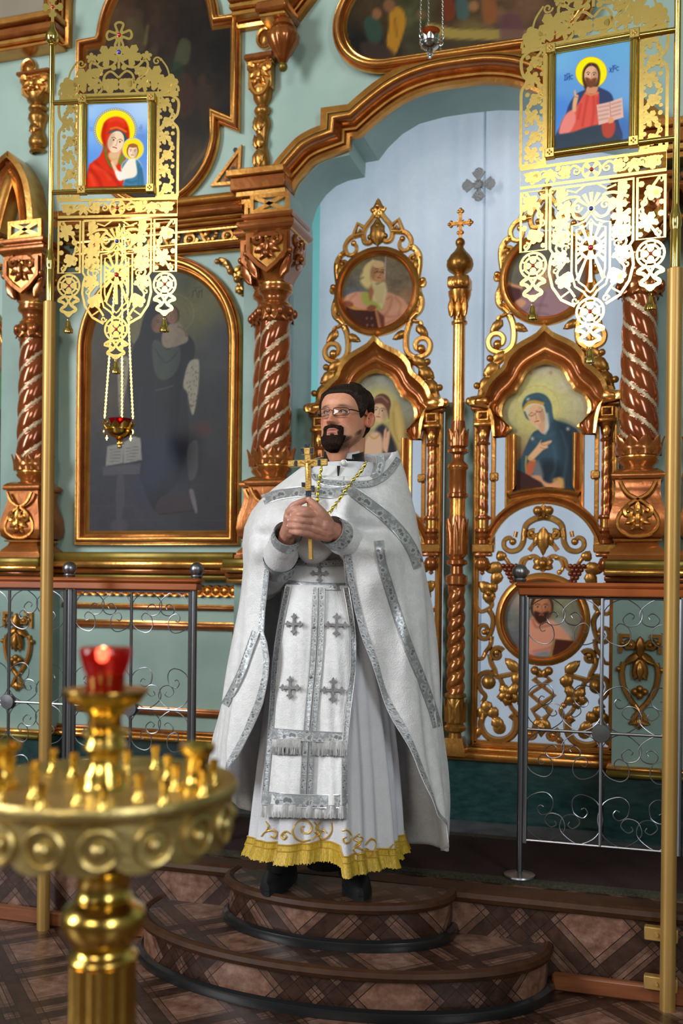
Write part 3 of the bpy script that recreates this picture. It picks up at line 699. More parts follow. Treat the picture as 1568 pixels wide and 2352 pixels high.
        leaf(b, (s * .25, .84), (s * .235, .775), .05, Y, .016, 0); leaf(b, (s * .245, .80), (s * .285, .765), .05, Y, .014, 0); leaf(b, (s * .23, .81), (s * .195, .76), .05, Y, .016, 0)
        # bottom C scroll
        stroke(b, f(spline([(.255, .785), (.268, .73), (.245, .685), (.20, .665), (.15, .675), (.118, .71), (.112, .76), (.135, .785)], 5)), (.010, .013), Y, 1)
        b.lathe([(.03, -.006), (.028, -.018), (.0001, -.024)], 14, (s * .185, Y, .722), 0, axis='y'); leaf(b, (s * .215, .765), (s * .16, .71), .05, Y - .01, .016, 0); leaf(b, (s * .27, .72), (s * .29, .665), .03, Y, .012, 1)
        stroke(b, f(spiral(.045, .705, .03, .008, 60, -1.25, 16)), (.008, .006), Y, 1, ends=True); leaf(b, (0, .77), (s * .04, .715), .04, Y - .006, .016, 0); leaf(b, (s * .06, .69), (s * .10, .67), .03, Y, .012, 1)
    # centre flowers
    for k in range(6): a = 2 * PI * k / 6 + .5; leaf(b, (0, 1.455), (.052 * cos(a), 1.455 + .036 * sin(a)), .04, Y - .01, .02, 0, 1)
    b.ball((0, Y - .028, 1.458), .02, 0, 7); leaf(b, (0, 1.62), (0, 1.49), .05, Y - .012, .02, 0, 3); leaf(b, (0, .76), (0, .69), .04, Y - .012, .02, 0, 3); leaf(b, (0, 1.72), (0, 1.655), .03, Y - .02, .014, 0)
    b.build('openwork_carving', [GILTD, GILT, M('grape_gilt', (.22, .06, .025), .2, .6)], t, angle=60)
    SW = LW = 1.
    return t
gateR = gate_leaf(.385, 'right leaf of the royal gates with icon of a woman in blue')
gateL = gate_leaf(-.385, 'left leaf of the royal gates behind the priest')
# centre post with onion dome
t = thing('gate_post', 'gilded turned gate post with onion dome and cross', 'post', (.008, -.02, 0))
def yz(y): return 2.054 - (y - 980) * .00194
def prof(L): return [(r / 515., yz(y)) + ((m,) if m is not None else ()) for (r, y, m) in L][::-1]
b = B()
b.lathe(prof([(16, 960, 0), (18, 985, 0), (23, 1005, 0), (22, 1018, 0), (16, 1022, 0), (24, 1026, 0), (24, 1032, 0), (14, 1038, 0), (14, 1052, 0), (22, 1060, 0), (24, 1064, 0), (24, 1069, 0), (20, 1073, 1), (20, 1125, 0), (24, 1128, 0), (24, 1135, 0), (18, 1139, 1), (18, 1178, 1), (22, 1188, 0), (20, 1210, 0), (23, 1255, 0), (22, 1270, 0), (15, 1278, 0), (24, 1282, 0), (24, 1290, 0), (14, 1296, 0), (15, 1312, 0), (25, 1318, 0), (25, 1336, 0), (20, 1340, 0)]), 24)
petals(b, 8, 20 / 515, yz(1018), yz(978), .004, 0, .5); petals(b, 8, 22 / 515, yz(1268), yz(1186), .003, 0, .55)
b.build('upper_shaft', [GILTR, GILT], t, angle=45)
tw = twist_shaft(yz(1590), yz(1340), 21 / 515, 20 / 515, -1, starts=2, pitch=.125, rib=.04, bul=.28, na=32, nz=110); tw.build('twisted_shaft', [GILTR, GILTR], t, angle=70)
b = B(); b.lathe(prof([(20, 1588, 0), (25, 1591, 0), (25, 1597, 0), (20, 1600, 0), (23, 1625, 0), (24, 1645, 0), (19, 1660, 0), (25, 1666, 0), (24, 1674, 0), (14, 1680, 0), (15, 1692, 0)]), 24)
petals(b, 6, 22 / 515, yz(1655), yz(1602), .004, 0, .5)
b.lathe(prof([(20, 1690, 0), (24, 1705, 0), (28, 1718, 0), (28, 1730, 0)]), 16, sq=1); b.build('base', [GILTD], t, angle=45)
b = B(); b.lathe([(.03, 2.06), (.0275, 2.1), (.0275, 2.53)], 12, lobes=8, lamp=.16); b.build('fluted_shaft', [GILTL], t, angle=70)
b = B(); b.lathe([(.03, 2.525), (.036, 2.53), (.036, 2.54), (.028, 2.546), (.03, 2.57), (.036, 2.60), (.038, 2.62), (.05, 2.655), (.052, 2.675), (.04, 2.68)], 24, sq=0)
for s in (-1, 0, 1): leaf(b, (s * .03, 2.55), (s * .03, 2.655), .034, -.038, .012, 0, 2)
b.box(-.048, .048, -.048, .048, 2.685, 2.735, 0, .005); leaf(b, (-.02, 2.69), (0, 2.73), .04, -.049, .008, 0, 1); leaf(b, (.02, 2.69), (0, 2.73), .04, -.049, .008, 0, 1)
b.build('capital', [GILT], t, angle=45)
b = B(); b.lathe([(.026, 2.735), (.024, 2.75), (.034, 2.758), (.052, 2.772), (.059, 2.793), (.056, 2.815), (.042, 2.838), (.026, 2.855), (.016, 2.87), (.013, 2.885)], 48, lobes=14, lamp=.10, ltw=7); b.ball((0, 0, 2.895), .022, 0, 10); b.build('onion_dome', [GILTD], t, angle=70)
b = B(); b.box(-.0065, .0065, -.005, .005, 2.91, 3.04); b.box(-.042, .042, -.0055, .0055, 2.975, 2.988)
for (x, z, q) in ((0, 3.035, 0), (-.042, 2.9815, 1), (.042, 2.9815, 1), (0, 2.94, 0)):
    for (dx, dz) in ((0, .009), (.009, 0), (-.009, 0), (0, -.009)): b.ball((x + dx, 0, z + dz), .0085, 0, 5, (1, .7, 1))
for a in (45, 135, 225, 315): b.tube([(0, 0, 2.9815), (.022 * cos(math.radians(a)), 0, 2.9815 + .022 * sin(math.radians(a)))], [.006, .002], 5)
b.build('cross', [GILT], t)
# ================================================================ PAINTED ICONS (colour painted on dense flat panels)
def proj(X, Y, Z):
    dx = X - CX; dy = Y + D; dz = Z - HC
    xc = cos(TH) * dx + sin(TH) * dy; dc = -sin(TH) * dx + cos(TH) * dy
    u = xc / dc * F; v = -dz / dc * F
    return 784 + u * cos(AL) + v * sin(AL), 1330 - u * sin(AL) + v * cos(AL)
rng = np.random.default_rng(5)
def vnoise(X, Y, sc, seed=0):
    r = np.random.default_rng(seed); G = r.random((64, 64)); x = X / sc; y = Y / sc
    i = np.floor(x).astype(int); j = np.floor(y).astype(int); fx = x - i; fy = y - j; fx = fx * fx * (3 - 2 * fx); fy = fy * fy * (3 - 2 * fy)
    g = lambda a, c: G[a % 64, c % 64]
    return (g(i, j) * (1 - fx) + g(i + 1, j) * fx) * (1 - fy) + (g(i, j + 1) * (1 - fx) + g(i + 1, j + 1) * fx) * fy
class Paint:
    """colour field over photo-derived drawing coordinates PX, PY"""
    def __init__(s, PX, PY): s.X = PX; s.Y = PY; s.C = np.zeros(PX.shape + (3,)); s.o = (0, 0, 1.)
    def zoom(s, ox, oy, k): s.o = (ox, oy, k); return s
    def t(s, p): return (s.o[0] + p[0] / s.o[2], s.o[1] + p[1] / s.o[2])
    def mix(s, m, col, op=1.):
        m = (np.clip(m, 0, 1) * op)[..., None]; s.C = s.C * (1 - m) + np.array(col) / 255. * m
    def fill(s, c): s.C[:] = np.array(c) / 255.
    def grad(s, pts):
        """blend of colours weighted by inverse distance: pts = [(x,y,col)]"""
        ws = 0; acc = 0
        for x, y, c in pts:
            x, y = s.t((x, y)); w = 1 / ((s.X - x) ** 2 + (s.Y - y) ** 2 + 30.) ** 1.3; ws = ws + w; acc = acc + w[..., None] * np.array(c) / 255.
        s.C = acc / ws[..., None]
    def ell(s, cx, cy, rx, ry, col, rot=0., f=.12, op=1.):
        cx, cy = s.t((cx, cy)); rx /= s.o[2]; ry /= s.o[2]; a = math.radians(rot)
        u = ((s.X - cx) * cos(a) + (s.Y - cy) * sin(a)) / rx; v = (-(s.X - cx) * sin(a) + (s.Y - cy) * cos(a)) / ry
        d = np.sqrt(u * u + v * v); s.mix((1 - d) / f + .5, col, op)
    def ring(s, cx, cy, r, w, col, op=1.):
        cx, cy = s.t((cx, cy)); r /= s.o[2]; w /= s.o[2]; d = np.abs(np.hypot(s.X - cx, s.Y - cy) - r); s.mix((w - d) / 1.2 + .5, col, op)
    def poly(s, P, col, f=1.5, op=1., sm=True):
        P = [s.t(p) for p in P]
        if sm: P = spline(P, 4, closed=True)
        P = np.array(P); Q = np.roll(P, -1, 0); ins = np.zeros(s.X.shape, bool); dm = np.full(s.X.shape, 1e9)
        for (x0, y0), (x1, y1) in zip(P, Q):
            c = ((y0 > s.Y) != (y1 > s.Y))
            with np.errstate(divide='ignore', invalid='ignore'):
                xi = (x1 - x0) * (s.Y - y0) / ((y1 - y0) if y1 != y0 else 1e-9) + x0
            ins ^= c & (s.X < xi)
            L2 = max(1e-9, (x1 - x0) ** 2 + (y1 - y0) ** 2); tt = np.clip(((s.X - x0) * (x1 - x0) + (s.Y - y0) * (y1 - y0)) / L2, 0, 1)
            dm = np.minimum(dm, np.hypot(s.X - x0 - tt * (x1 - x0), s.Y - y0 - tt * (y1 - y0)))
        s.mix(np.where(ins, dm, -dm) / f + .5, col, op)
    def line(s, P, w, col, f=1., op=1., sm=True):
        P = [s.t(p) for p in P]; w = w / s.o[2]
        if sm and len(P) > 2: P = spline(P, 5)
        dm = np.full(s.X.shape, 1e9)
        for (x0, y0), (x1, y1) in zip(P[:-1], P[1:]):
            L2 = max(1e-9, (x1 - x0) ** 2 + (y1 - y0) ** 2); tt = np.clip(((s.X - x0) * (x1 - x0) + (s.Y - y0) * (y1 - y0)) / L2, 0, 1)
            dm = np.minimum(dm, np.hypot(s.X - x0 - tt * (x1 - x0), s.Y - y0 - tt * (y1 - y0)))
        s.mix((w / 2 - dm) / f + .5, col, op)
    def noise(s, amp, sc, seed=0):
        n = vnoise(s.X, s.Y, sc, seed) * .6 + vnoise(s.X, s.Y, sc * .4, seed + 1) * .4 - .5
        s.C = np.clip(s.C * (1 + n[..., None] * amp * 2), 0, 1)
    def face(s, cx, cy, r, skin=(205, 160, 130), hair=None, turn=0., tilt=0., beard=None, dark=(70, 40, 30), eyes=True):
        """r = half face height in drawing units; turn -1..1 shifts the features sideways; tilt degrees"""
        a = math.radians(tilt)
        def q(x, y): return (cx + r * (x * cos(a) - y * sin(a)), cy + r * (x * sin(a) + y * cos(a)))
        if hair: s.ell(cx, cy - .12 * r, .92 * r, 1.12 * r, hair, tilt)
        s.ell(cx, cy, .72 * r, r, skin, tilt, .1)
        x, y = q(-.5 * (1 if turn > 0 else -1) , .1); s.ell(x, y, .28 * r, .8 * r, tuple(int(c * .72) for c in skin), tilt, .9, .6)
        t = turn * .32
        if beard:
            P = [q(-.6 + t * .4, .3), q(-.25 + t, .3), q(t, .42), q(.25 + t, .3), q(.6 + t * .4, .3), q(.45 + t, .95), q(t, 1.3), q(-.45 + t, .95)]; s.poly(P, beard, r / s.o[2] * .18)
        for e in (-1, 1):
            x, y = q(.3 * e + t, -.1)
            if eyes: s.ell(x, y, .14 * r, .075 * r, (235, 220, 205), tilt, .5, .5); s.ell(x, y, .085 * r, .08 * r, dark, tilt, .6)
            s.line([q(.14 * e + t, -.26), q(.32 * e + t, -.34), q(.5 * e + t, -.24)], .07 * r, dark, .8, .75)
        s.line([q(.04 + t, -.2), q(.07 + t * 1.3, .15), q(.09 + t * 1.3, .28), q(-.04 + t, .31)], .06 * r, tuple(int(c * .66) for c in skin), .8, .8)
        s.line([q(-.17 + t, .54), q(t, .52), q(.17 + t, .54)], .1 * r, (165, 75, 65), .8, .9)
def icon_mesh(name, x0, x1, z0, z1, nx, inside, paint, Y, parent, rough=.45, tf=None, yoff=0., bumpy=.05):
    """flat panel in the xz plane; inside(x,z) mask; paint(Paint). tf maps local (x,y,z) to world"""
    nz = max(2, int(nx * (z1 - z0) / (x1 - x0))); xs = np.linspace(x0, x1, nx + 1); zs = np.linspace(z0, z1, nz + 1)
    XX, ZZ = np.meshgrid(xs, zs)
    if tf is None: WX, WY, WZ = XX, np.full_like(XX, Y), ZZ
    else:
        m = np.array(tf); WX = m[0, 0] * XX + m[0, 1] * Y + m[0, 2] * ZZ + m[0, 3]; WY = m[1, 0] * XX + m[1, 1] * Y + m[1, 2] * ZZ + m[1, 3]; WZ = m[2, 0] * XX + m[2, 1] * Y + m[2, 2] * ZZ + m[2, 3]
    PX, PY = proj(WX, WY, WZ)
    p = Paint(PX, PY); paint(p); C = np.clip(p.C, 0, 1) ** 2.2
    me = bpy.data.meshes.new(name); n1 = nx + 1
    par = parent.location if parent is not None and tf is None else Vector((0, 0, 0))
    vs = np.stack([XX - par[0], np.full_like(XX, Y - par[1]), ZZ - par[2]], -1).reshape(-1, 3)
    cx = (XX[:-1, :-1] + XX[1:, 1:]) / 2; cz = (ZZ[:-1, :-1] + ZZ[1:, 1:]) / 2
    ok = inside(cx, cz) if inside else np.ones_like(cx, bool)
    idx = np.arange((nz + 1) * n1).reshape(nz + 1, n1)
    q = np.stack([idx[:-1, :-1], idx[:-1, 1:], idx[1:, 1:], idx[1:, :-1]], -1)[ok]
    used = np.unique(q); rm = -np.ones(vs.shape[0], int); rm[used] = np.arange(len(used))
    me.from_pydata(vs[used].tolist(), [], rm[q].tolist())
    at = me.color_attributes.new('paint', 'FLOAT_COLOR', 'POINT')
    cc = np.ones((len(used), 4), np.float32); cc[:, :3] = C.reshape(-1, 3)[used]; at.data.foreach_set('color', cc.ravel())
    key = 'icon_paint_%d' % int(rough * 100)
    if key not in MATS:
        m = bpy.data.materials.new(key); m.use_nodes = True; MATS[key] = m; n = N(m); bs = n.n['Principled BSDF']
        a = n('VertexColor', layer_name='paint'); n.l.new(a.outputs[0], bs.inputs['Base Color']); bs.inputs['Roughness'].default_value = rough
        nz_ = n('TexNoise', i_Vector=n('TexCoord').outputs['Object'], i_Scale=50., i_Detail=4.); bp = n('Bump', i_Strength=bumpy, i_Distance=.01, i_Height=nz_.outputs[0]); n.l.new(bp.outputs[0], bs.inputs['Normal'])
        bs.inputs['Specular IOR Level'].default_value = .18
    me.materials.append(MATS[key]); me.polygons.foreach_set('use_smooth', [True] * len(me.polygons))
    o = bpy.data.objects.new(name, me); COL.objects.link(o)
    if parent is not None: o.parent = parent
    return o
# ---------------------------------------------------------------- lower left icon: mother and child standing
def pt_big(p):
    p.grad([(200, 700, (96, 88, 74)), (230, 900, (92, 78, 66)), (400, 640, (84, 90, 80)), (450, 700, (122, 118, 74)), (500, 800, (62, 66, 68)), (500, 950, (44, 47, 52)), (220, 1100, (58, 60, 72)), (500, 1100, (46, 46, 56)), (350, 1220, (64, 62, 74)), (220, 1220, (62, 60, 70)), (510, 1220, (50, 48, 58)), (300, 650, (80, 84, 76))])
    p.noise(.12, 40, 3)
    p.ell(395, 725, 60, 70, (150, 140, 86), 0, 1.4, .55); p.ring(388, 728, 44, 1.5, (160, 150, 100), .5)
    for (a, c, d, e) in ((200, 1130, 530, 1120), (200, 1175, 530, 1165), (205, 1205, 530, 1200)): p.line([(a, c), (d, e)], 1.5, (78, 78, 92), 1, .5)
    for x in (230, 330, 430, 505): p.line([(x, 1130), (x + (x - 365) * .25, 1235)], 1.5, (76, 76, 90), 1, .4)
    p.poly([(262, 840), (284, 832), (283, 880), (276, 930), (274, 962), (266, 960), (262, 900)], (176, 170, 138), 3)   # white flowered cloth, left
    p.poly([(290, 700), (318, 705), (320, 780), (300, 800), (286, 780)], (150, 138, 96), 5, .8)
    for i in range(26): p.ell(264 + rng.random() * 16, 840 + rng.random() * 115, 1.6, 2.2, (90, 80, 60), 0, .5, .7)
    F_ = [(336, 704), (318, 735), (308, 780), (296, 805), (289, 850), (284, 905), (292, 945), (302, 990), (300, 1060), (318, 1110), (340, 1165), (356, 1180), (372, 1150), (405, 1110), (425, 1030), (424, 960), (420, 915), (424, 860), (435, 825), (436, 800), (424, 780), (400, 765), (372, 720), (355, 705)]
    p.poly(F_, (25, 27, 38), 3)
    p.ell(345, 1080, 36, 70, (42, 54, 92), 10, 1.2, .8); p.ell(390, 1060, 26, 70, (38, 48, 78), -8, 1.2, .7); p.ell(330, 1000, 30, 60, (34, 40, 62), 0, 1.2, .6)
    for q in ([(316, 900), (312, 960), (330, 1050)], [(350, 880), (345, 960), (360, 1060)], [(378, 950), (372, 1000), (358, 1010)], [(410, 900), (405, 980), (390, 1040)]): p.line(q, 3, (52, 58, 82), 3, .5)
    p.poly([(338, 800), (352, 790), (372, 812), (398, 800), (404, 830), (392, 866), (364, 882), (344, 860)], (74, 84, 76), 4)   # inner robe
    p.line([(345, 810), (370, 842), (398, 815)], 3, (40, 46, 46), 2, .8); p.line([(350, 905), (372, 900), (388, 894)], 3, (150, 140, 130), 2, .5)
    p.face(352, 752, 22, (150, 108, 82), (26, 26, 34), .6, 14); p.poly([(330, 712), (322, 760), (330, 790), (346, 784), (334, 756), (345, 728), (366, 722), (356, 704)], (24, 25, 34), 2)
    p.poly([(364, 768), (392, 745), (416, 772), (420, 790), (404, 800), (372, 808), (360, 795)], (168, 148, 126), 3)   # child
    p.face(382, 733, 19, (168, 116, 84), (52, 34, 26), -.4, -8); p.line([(396, 758), (410, 765), (416, 780)], 2.5, (90, 60, 50), 1.5, .7)
    p.poly([(422, 842), (440, 832), (447, 842), (446, 900), (437, 958), (429, 948), (421, 910), (411, 892)], (190, 182, 158), 3)
    for i in range(34): p.ell(420 + rng.random() * 24, 845 + rng.random() * 100, 1.5, 2.2, (110, 96, 88), 0, .5, .7)
    p.poly([(424, 1040), (446, 1020), (448, 1090), (430, 1110)], (120, 118, 120), 4, .6); p.ell(458, 992, 22, 16, (92, 44, 36), 0, 1., .8)  # dark red ellipse is a reflection painted into the icon's colour
    p.poly([(240, 1036), (276, 1028), (277, 1074), (237, 1082)], (172, 168, 162), 2, 1, False); p.poly([(276, 1028), (300, 1012), (316, 1016), (320, 1066), (278, 1075)], (180, 176, 168), 2, 1, False)
    for k in range(5):
        p.line([(246, 1044 + k * 7), (270, 1041 + k * 7)], 2, (110, 106, 104), 1, .7); p.line([(284, 1040 + k * 7), (310, 1036 + k * 7)], 2, (110, 106, 104), 1, .7)
    p.poly([(230, 1084), (318, 1074), (316, 1098), (232, 1104)], (92, 90, 100), 2, 1, False); p.poly([(266, 1104), (278, 1104), (282, 1160), (270, 1230), (262, 1160)], (84, 80, 92), 3); p.ell(272, 1218, 20, 14, (88, 80, 92), 0, .5)
    p.poly([(366, 1150), (432, 1140), (446, 1176), (360, 1190)], (66, 50, 58), 4); p.line([(362, 1190), (446, 1180)], 3, (46, 30, 30), 2); p.poly([(430, 1136), (440, 1134), (450, 1180), (444, 1182)], (128, 122, 128), 2)
    for g in ([(428, 690), (430, 676), (436, 672), (440, 690)], [(442, 690), (443, 674)], [(443, 680), (450, 672), (449, 690)]): p.line(g, 2.2, (62, 46, 40), 1, .9, False)
    p.line([(430, 668), (448, 666)], 2, (62, 46, 40), 1, .9, False); p.noise(.06, 7, 8); p.C *= .68
t = thing('icon_painting', 'large arched icon of mother and child standing, dark background, left wall', 'icon', (0, -.004, 0))
cxi, ri = -1.4935, .4475
OUTB = [(cxi - ri, 1.535), (cxi - ri, 2.52)] + arc(cxi, 2.52, ri, 180, 0, 40, .445)[1:-1] + [(cxi + ri, 2.52), (cxi + ri, 1.535)]
b = B(); b.sweep(OUTB, mould(.078, .055, 1), closed=True, flip=True, y0=0)
b.build('frame', MM, t, angle=50)
icon_mesh('painting', cxi - ri + .05, cxi + ri - .05, 1.59, 2.92, 150, lambda x, z: ((np.abs(x - cxi) < ri - .055) & (z < 2.52)) | (np.hypot(x - cxi, z - 2.52) < ri - .05), pt_big, -.012, t)
# ---------------------------------------------------------------- far left icon, mostly cut by the frame
def pt_fl(p):
    p.grad([(0, 680, (172, 122, 74)), (30, 800, (130, 92, 64)), (10, 1000, (84, 58, 52)), (30, 1230, (92, 70, 66)), (40, 1150, (40, 34, 44))]); p.noise(.1, 30, 4)
    p.poly([(-30, 870), (8, 878), (20, 900), (22, 955), (-4, 972), (-30, 960)], (62, 108, 62), 3); p.ell(4, 866, 12, 10, (40, 28, 24), 0, .4); p.poly([(-10, 960), (6, 960), (2, 1010), (-10, 1000)], (50, 40, 46), 3); p.poly([(-30, 1190), (30, 1185), (40, 1240), (-30, 1240)], (118, 92, 82), 6)
t = thing('icon_painting', 'icon at the far left edge with green-robed figure, cut by the frame', 'icon', (0, -.004, 0))
cf = -2.72; OUTF = [(cf - .40, 1.56), (cf - .40, 2.46)] + arc(cf, 2.46, .40, 180, 0, 30, .42)[1:-1] + [(cf + .40, 2.46), (cf + .40, 1.56)]
b = B(); b.sweep(OUTF, mould(.07, .05, 1), closed=True, flip=True); b.build('frame', MM, t, angle=50)
icon_mesh('painting', cf - .36, cf + .36, 1.6, 2.84, 70, lambda x, z: (z < 2.46) | (np.hypot(x - cf, (z - 2.46) / 1.05) < .355), pt_fl, -.012, t)
# ---------------------------------------------------------------- upper left icon
def pt_ul(p):
    p.grad([(250, 60, (84, 58, 38)), (330, 40, (62, 44, 30)), (420, 60, (40, 30, 24)), (490, 120, (26, 22, 20)), (350, 200, (56, 42, 32)), (450, 250, (48, 38, 30)), (490, 280, (30, 27, 24)), (420, 380, (72, 56, 40)), (220, 150, (66, 46, 34))]); p.noise(.3, 30, 9)
    p.poly([(262, 60), (280, 50), (300, 62), (310, 110), (300, 130), (270, 120)], (104, 92, 60), 6, .5); p.ell(292, 45, 12, 14, (88, 64, 44), 0, .8, .7); p.line([(312, 70), (308, 110)], 7, (134, 122, 70), 4, .6)
    p.poly([(385, 105), (400, 96), (412, 110), (408, 150), (390, 160), (372, 168)], (92, 98, 66), 5, .7); p.poly([(360, 160), (385, 150), (400, 170), (395, 220), (370, 210)], (44, 62, 42), 6, .7); p.poly([(380, 190), (410, 180), (430, 240), (400, 280), (376, 250)], (86, 48, 34), 8, .6)
    p.poly([(310, 130), (335, 125), (340, 190), (320, 200)], (84, 78, 50), 7, .5); p.ell(440, 190, 9, 12, (96, 62, 44), 0, .8, .5); p.ell(330, 120, 9, 11, (100, 70, 50), 0, .8, .5); p.poly([(430, 210), (465, 205), (470, 270), (440, 280)], (74, 50, 34), 8, .5)
    for i in range(14): a = rng.random(); p.line([(400 + a * 60, 420 - a * 70), (425 + a * 50, 360 - a * 60 + rng.random() * 30)], 5, (118, 98, 66), 5, .3)
    p.C *= .75
t = thing('icon_painting', 'dark brown upper icon in a stepped gilded frame behind the left banner', 'icon', (0, -.004, 0))
cu = -1.516; ul = [(cu - .449, 4.095), (cu - .338, 4.095)] + arc(cu, 4.05, .338, 172, 8, 24, .40) + [(cu + .338, 4.095), (cu + .449, 4.095), (cu + .449, 3.52), (cu + .342, 3.575)] + arc(cu, 3.55, .345, -5, -175, 28, .36) + [(cu - .342, 3.575), (cu - .449, 3.52)]
b = B(); b.sweep(ul, mould(.062, .05, 1), closed=True, flip=True); b.build('frame', MM, t, angle=50)
icon_mesh('painting', cu - .42, cu + .42, 3.22, 4.44, 90, lambda x, z: ((np.abs(x - cu) < .40) & (z < 4.05) & (z > 3.58)) | (np.hypot((x - cu) / .29, (z - 4.05) / .35) < 1) | (np.hypot((x - cu) / .295, (z - 3.55) / .31) < 1), pt_ul, -.012, t)
# ---------------------------------------------------------------- upper middle icon (supper scene)
def pt_um(p):
    p.grad([(800, 100, (18, 18, 16)), (850, 150, (34, 28, 22)), (830, 50, (60, 44, 26)), (930, 30, (64, 66, 40)), (1000, 30, (62, 44, 28)), (1050, 80, (96, 84, 44)), (950, 110, (52, 50, 36)), (1100, 110, (72, 50, 52)), (1150, 20, (94, 70, 50)), (900, 170, (44, 34, 28))]); p.noise(.25, 26, 12)
    p.poly([(955, 50), (1030, 62), (1175, 60), (1175, 82), (1030, 84), (970, 78)], (140, 120, 62), 5); p.poly([(980, 92), (1170, 90), (1172, 130), (990, 128)], (58, 48, 36), 8, .8)
    p.poly([(868, 20), (892, 15), (905, 45), (895, 90), (880, 125), (862, 100), (866, 60)], (156, 108, 30), 5); p.ell(866, 10, 14, 16, (110, 76, 50), 0, .5); p.line([(880, 40), (884, 80)], 4, (96, 62, 16), 4, .7)
    p.poly([(808, 50), (830, 34), (850, 60), (846, 96), (824, 100)], (44, 68, 58), 5, .8); p.ell(838, 30, 11, 13, (120, 80, 54), 0, .6); p.poly([(800, 100), (840, 96), (880, 120), (860, 150), (820, 140)], (58, 42, 36), 8, .8)
    p.poly([(990, -10), (1012, -5), (1016, 34), (994, 40)], (104, 46, 24), 5, .9); p.poly([(1020, -10), (1050, 0), (1046, 38), (1022, 34)], (62, 84, 84), 5, .8); p.poly([(1080, -10), (1110, -6), (1112, 40), (1085, 44)], (128, 74, 42), 6, .8); p.poly([(1120, 40), (1150, 20), (1176, 50), (1170, 110), (1130, 110)], (88, 58, 66), 8, .7); p.ell(1060, 8, 11, 12, (132, 92, 60), 0, .6); p.ell(940, 30, 12, 13, (92, 70, 46), 0, .6)
t = thing('icon_painting', 'oval-ended upper icon of a supper scene above the gate arch', 'icon', (0, -.03, 0))
um = arc(-.30, 3.93, .295, 270, 90, 24, .27) + arc(.30, 3.93, .295, 90, -90, 24, .27)
um = [(x, z + (.05 * (1 - (x / .6) ** 2) if z < 3.9 else 0)) for x, z in um]
b = B(); b.sweep(um, mould(.075, .05, 1), closed=True, flip=True); b.build('frame', MM, t, angle=50)
icon_mesh('painting', -.55, .55, 3.70, 4.16, 110, lambda x, z: np.hypot(np.maximum(np.abs(x) - .28, 0) / .25, (z - 3.95) / .235) < 1, pt_um, -.04, t)
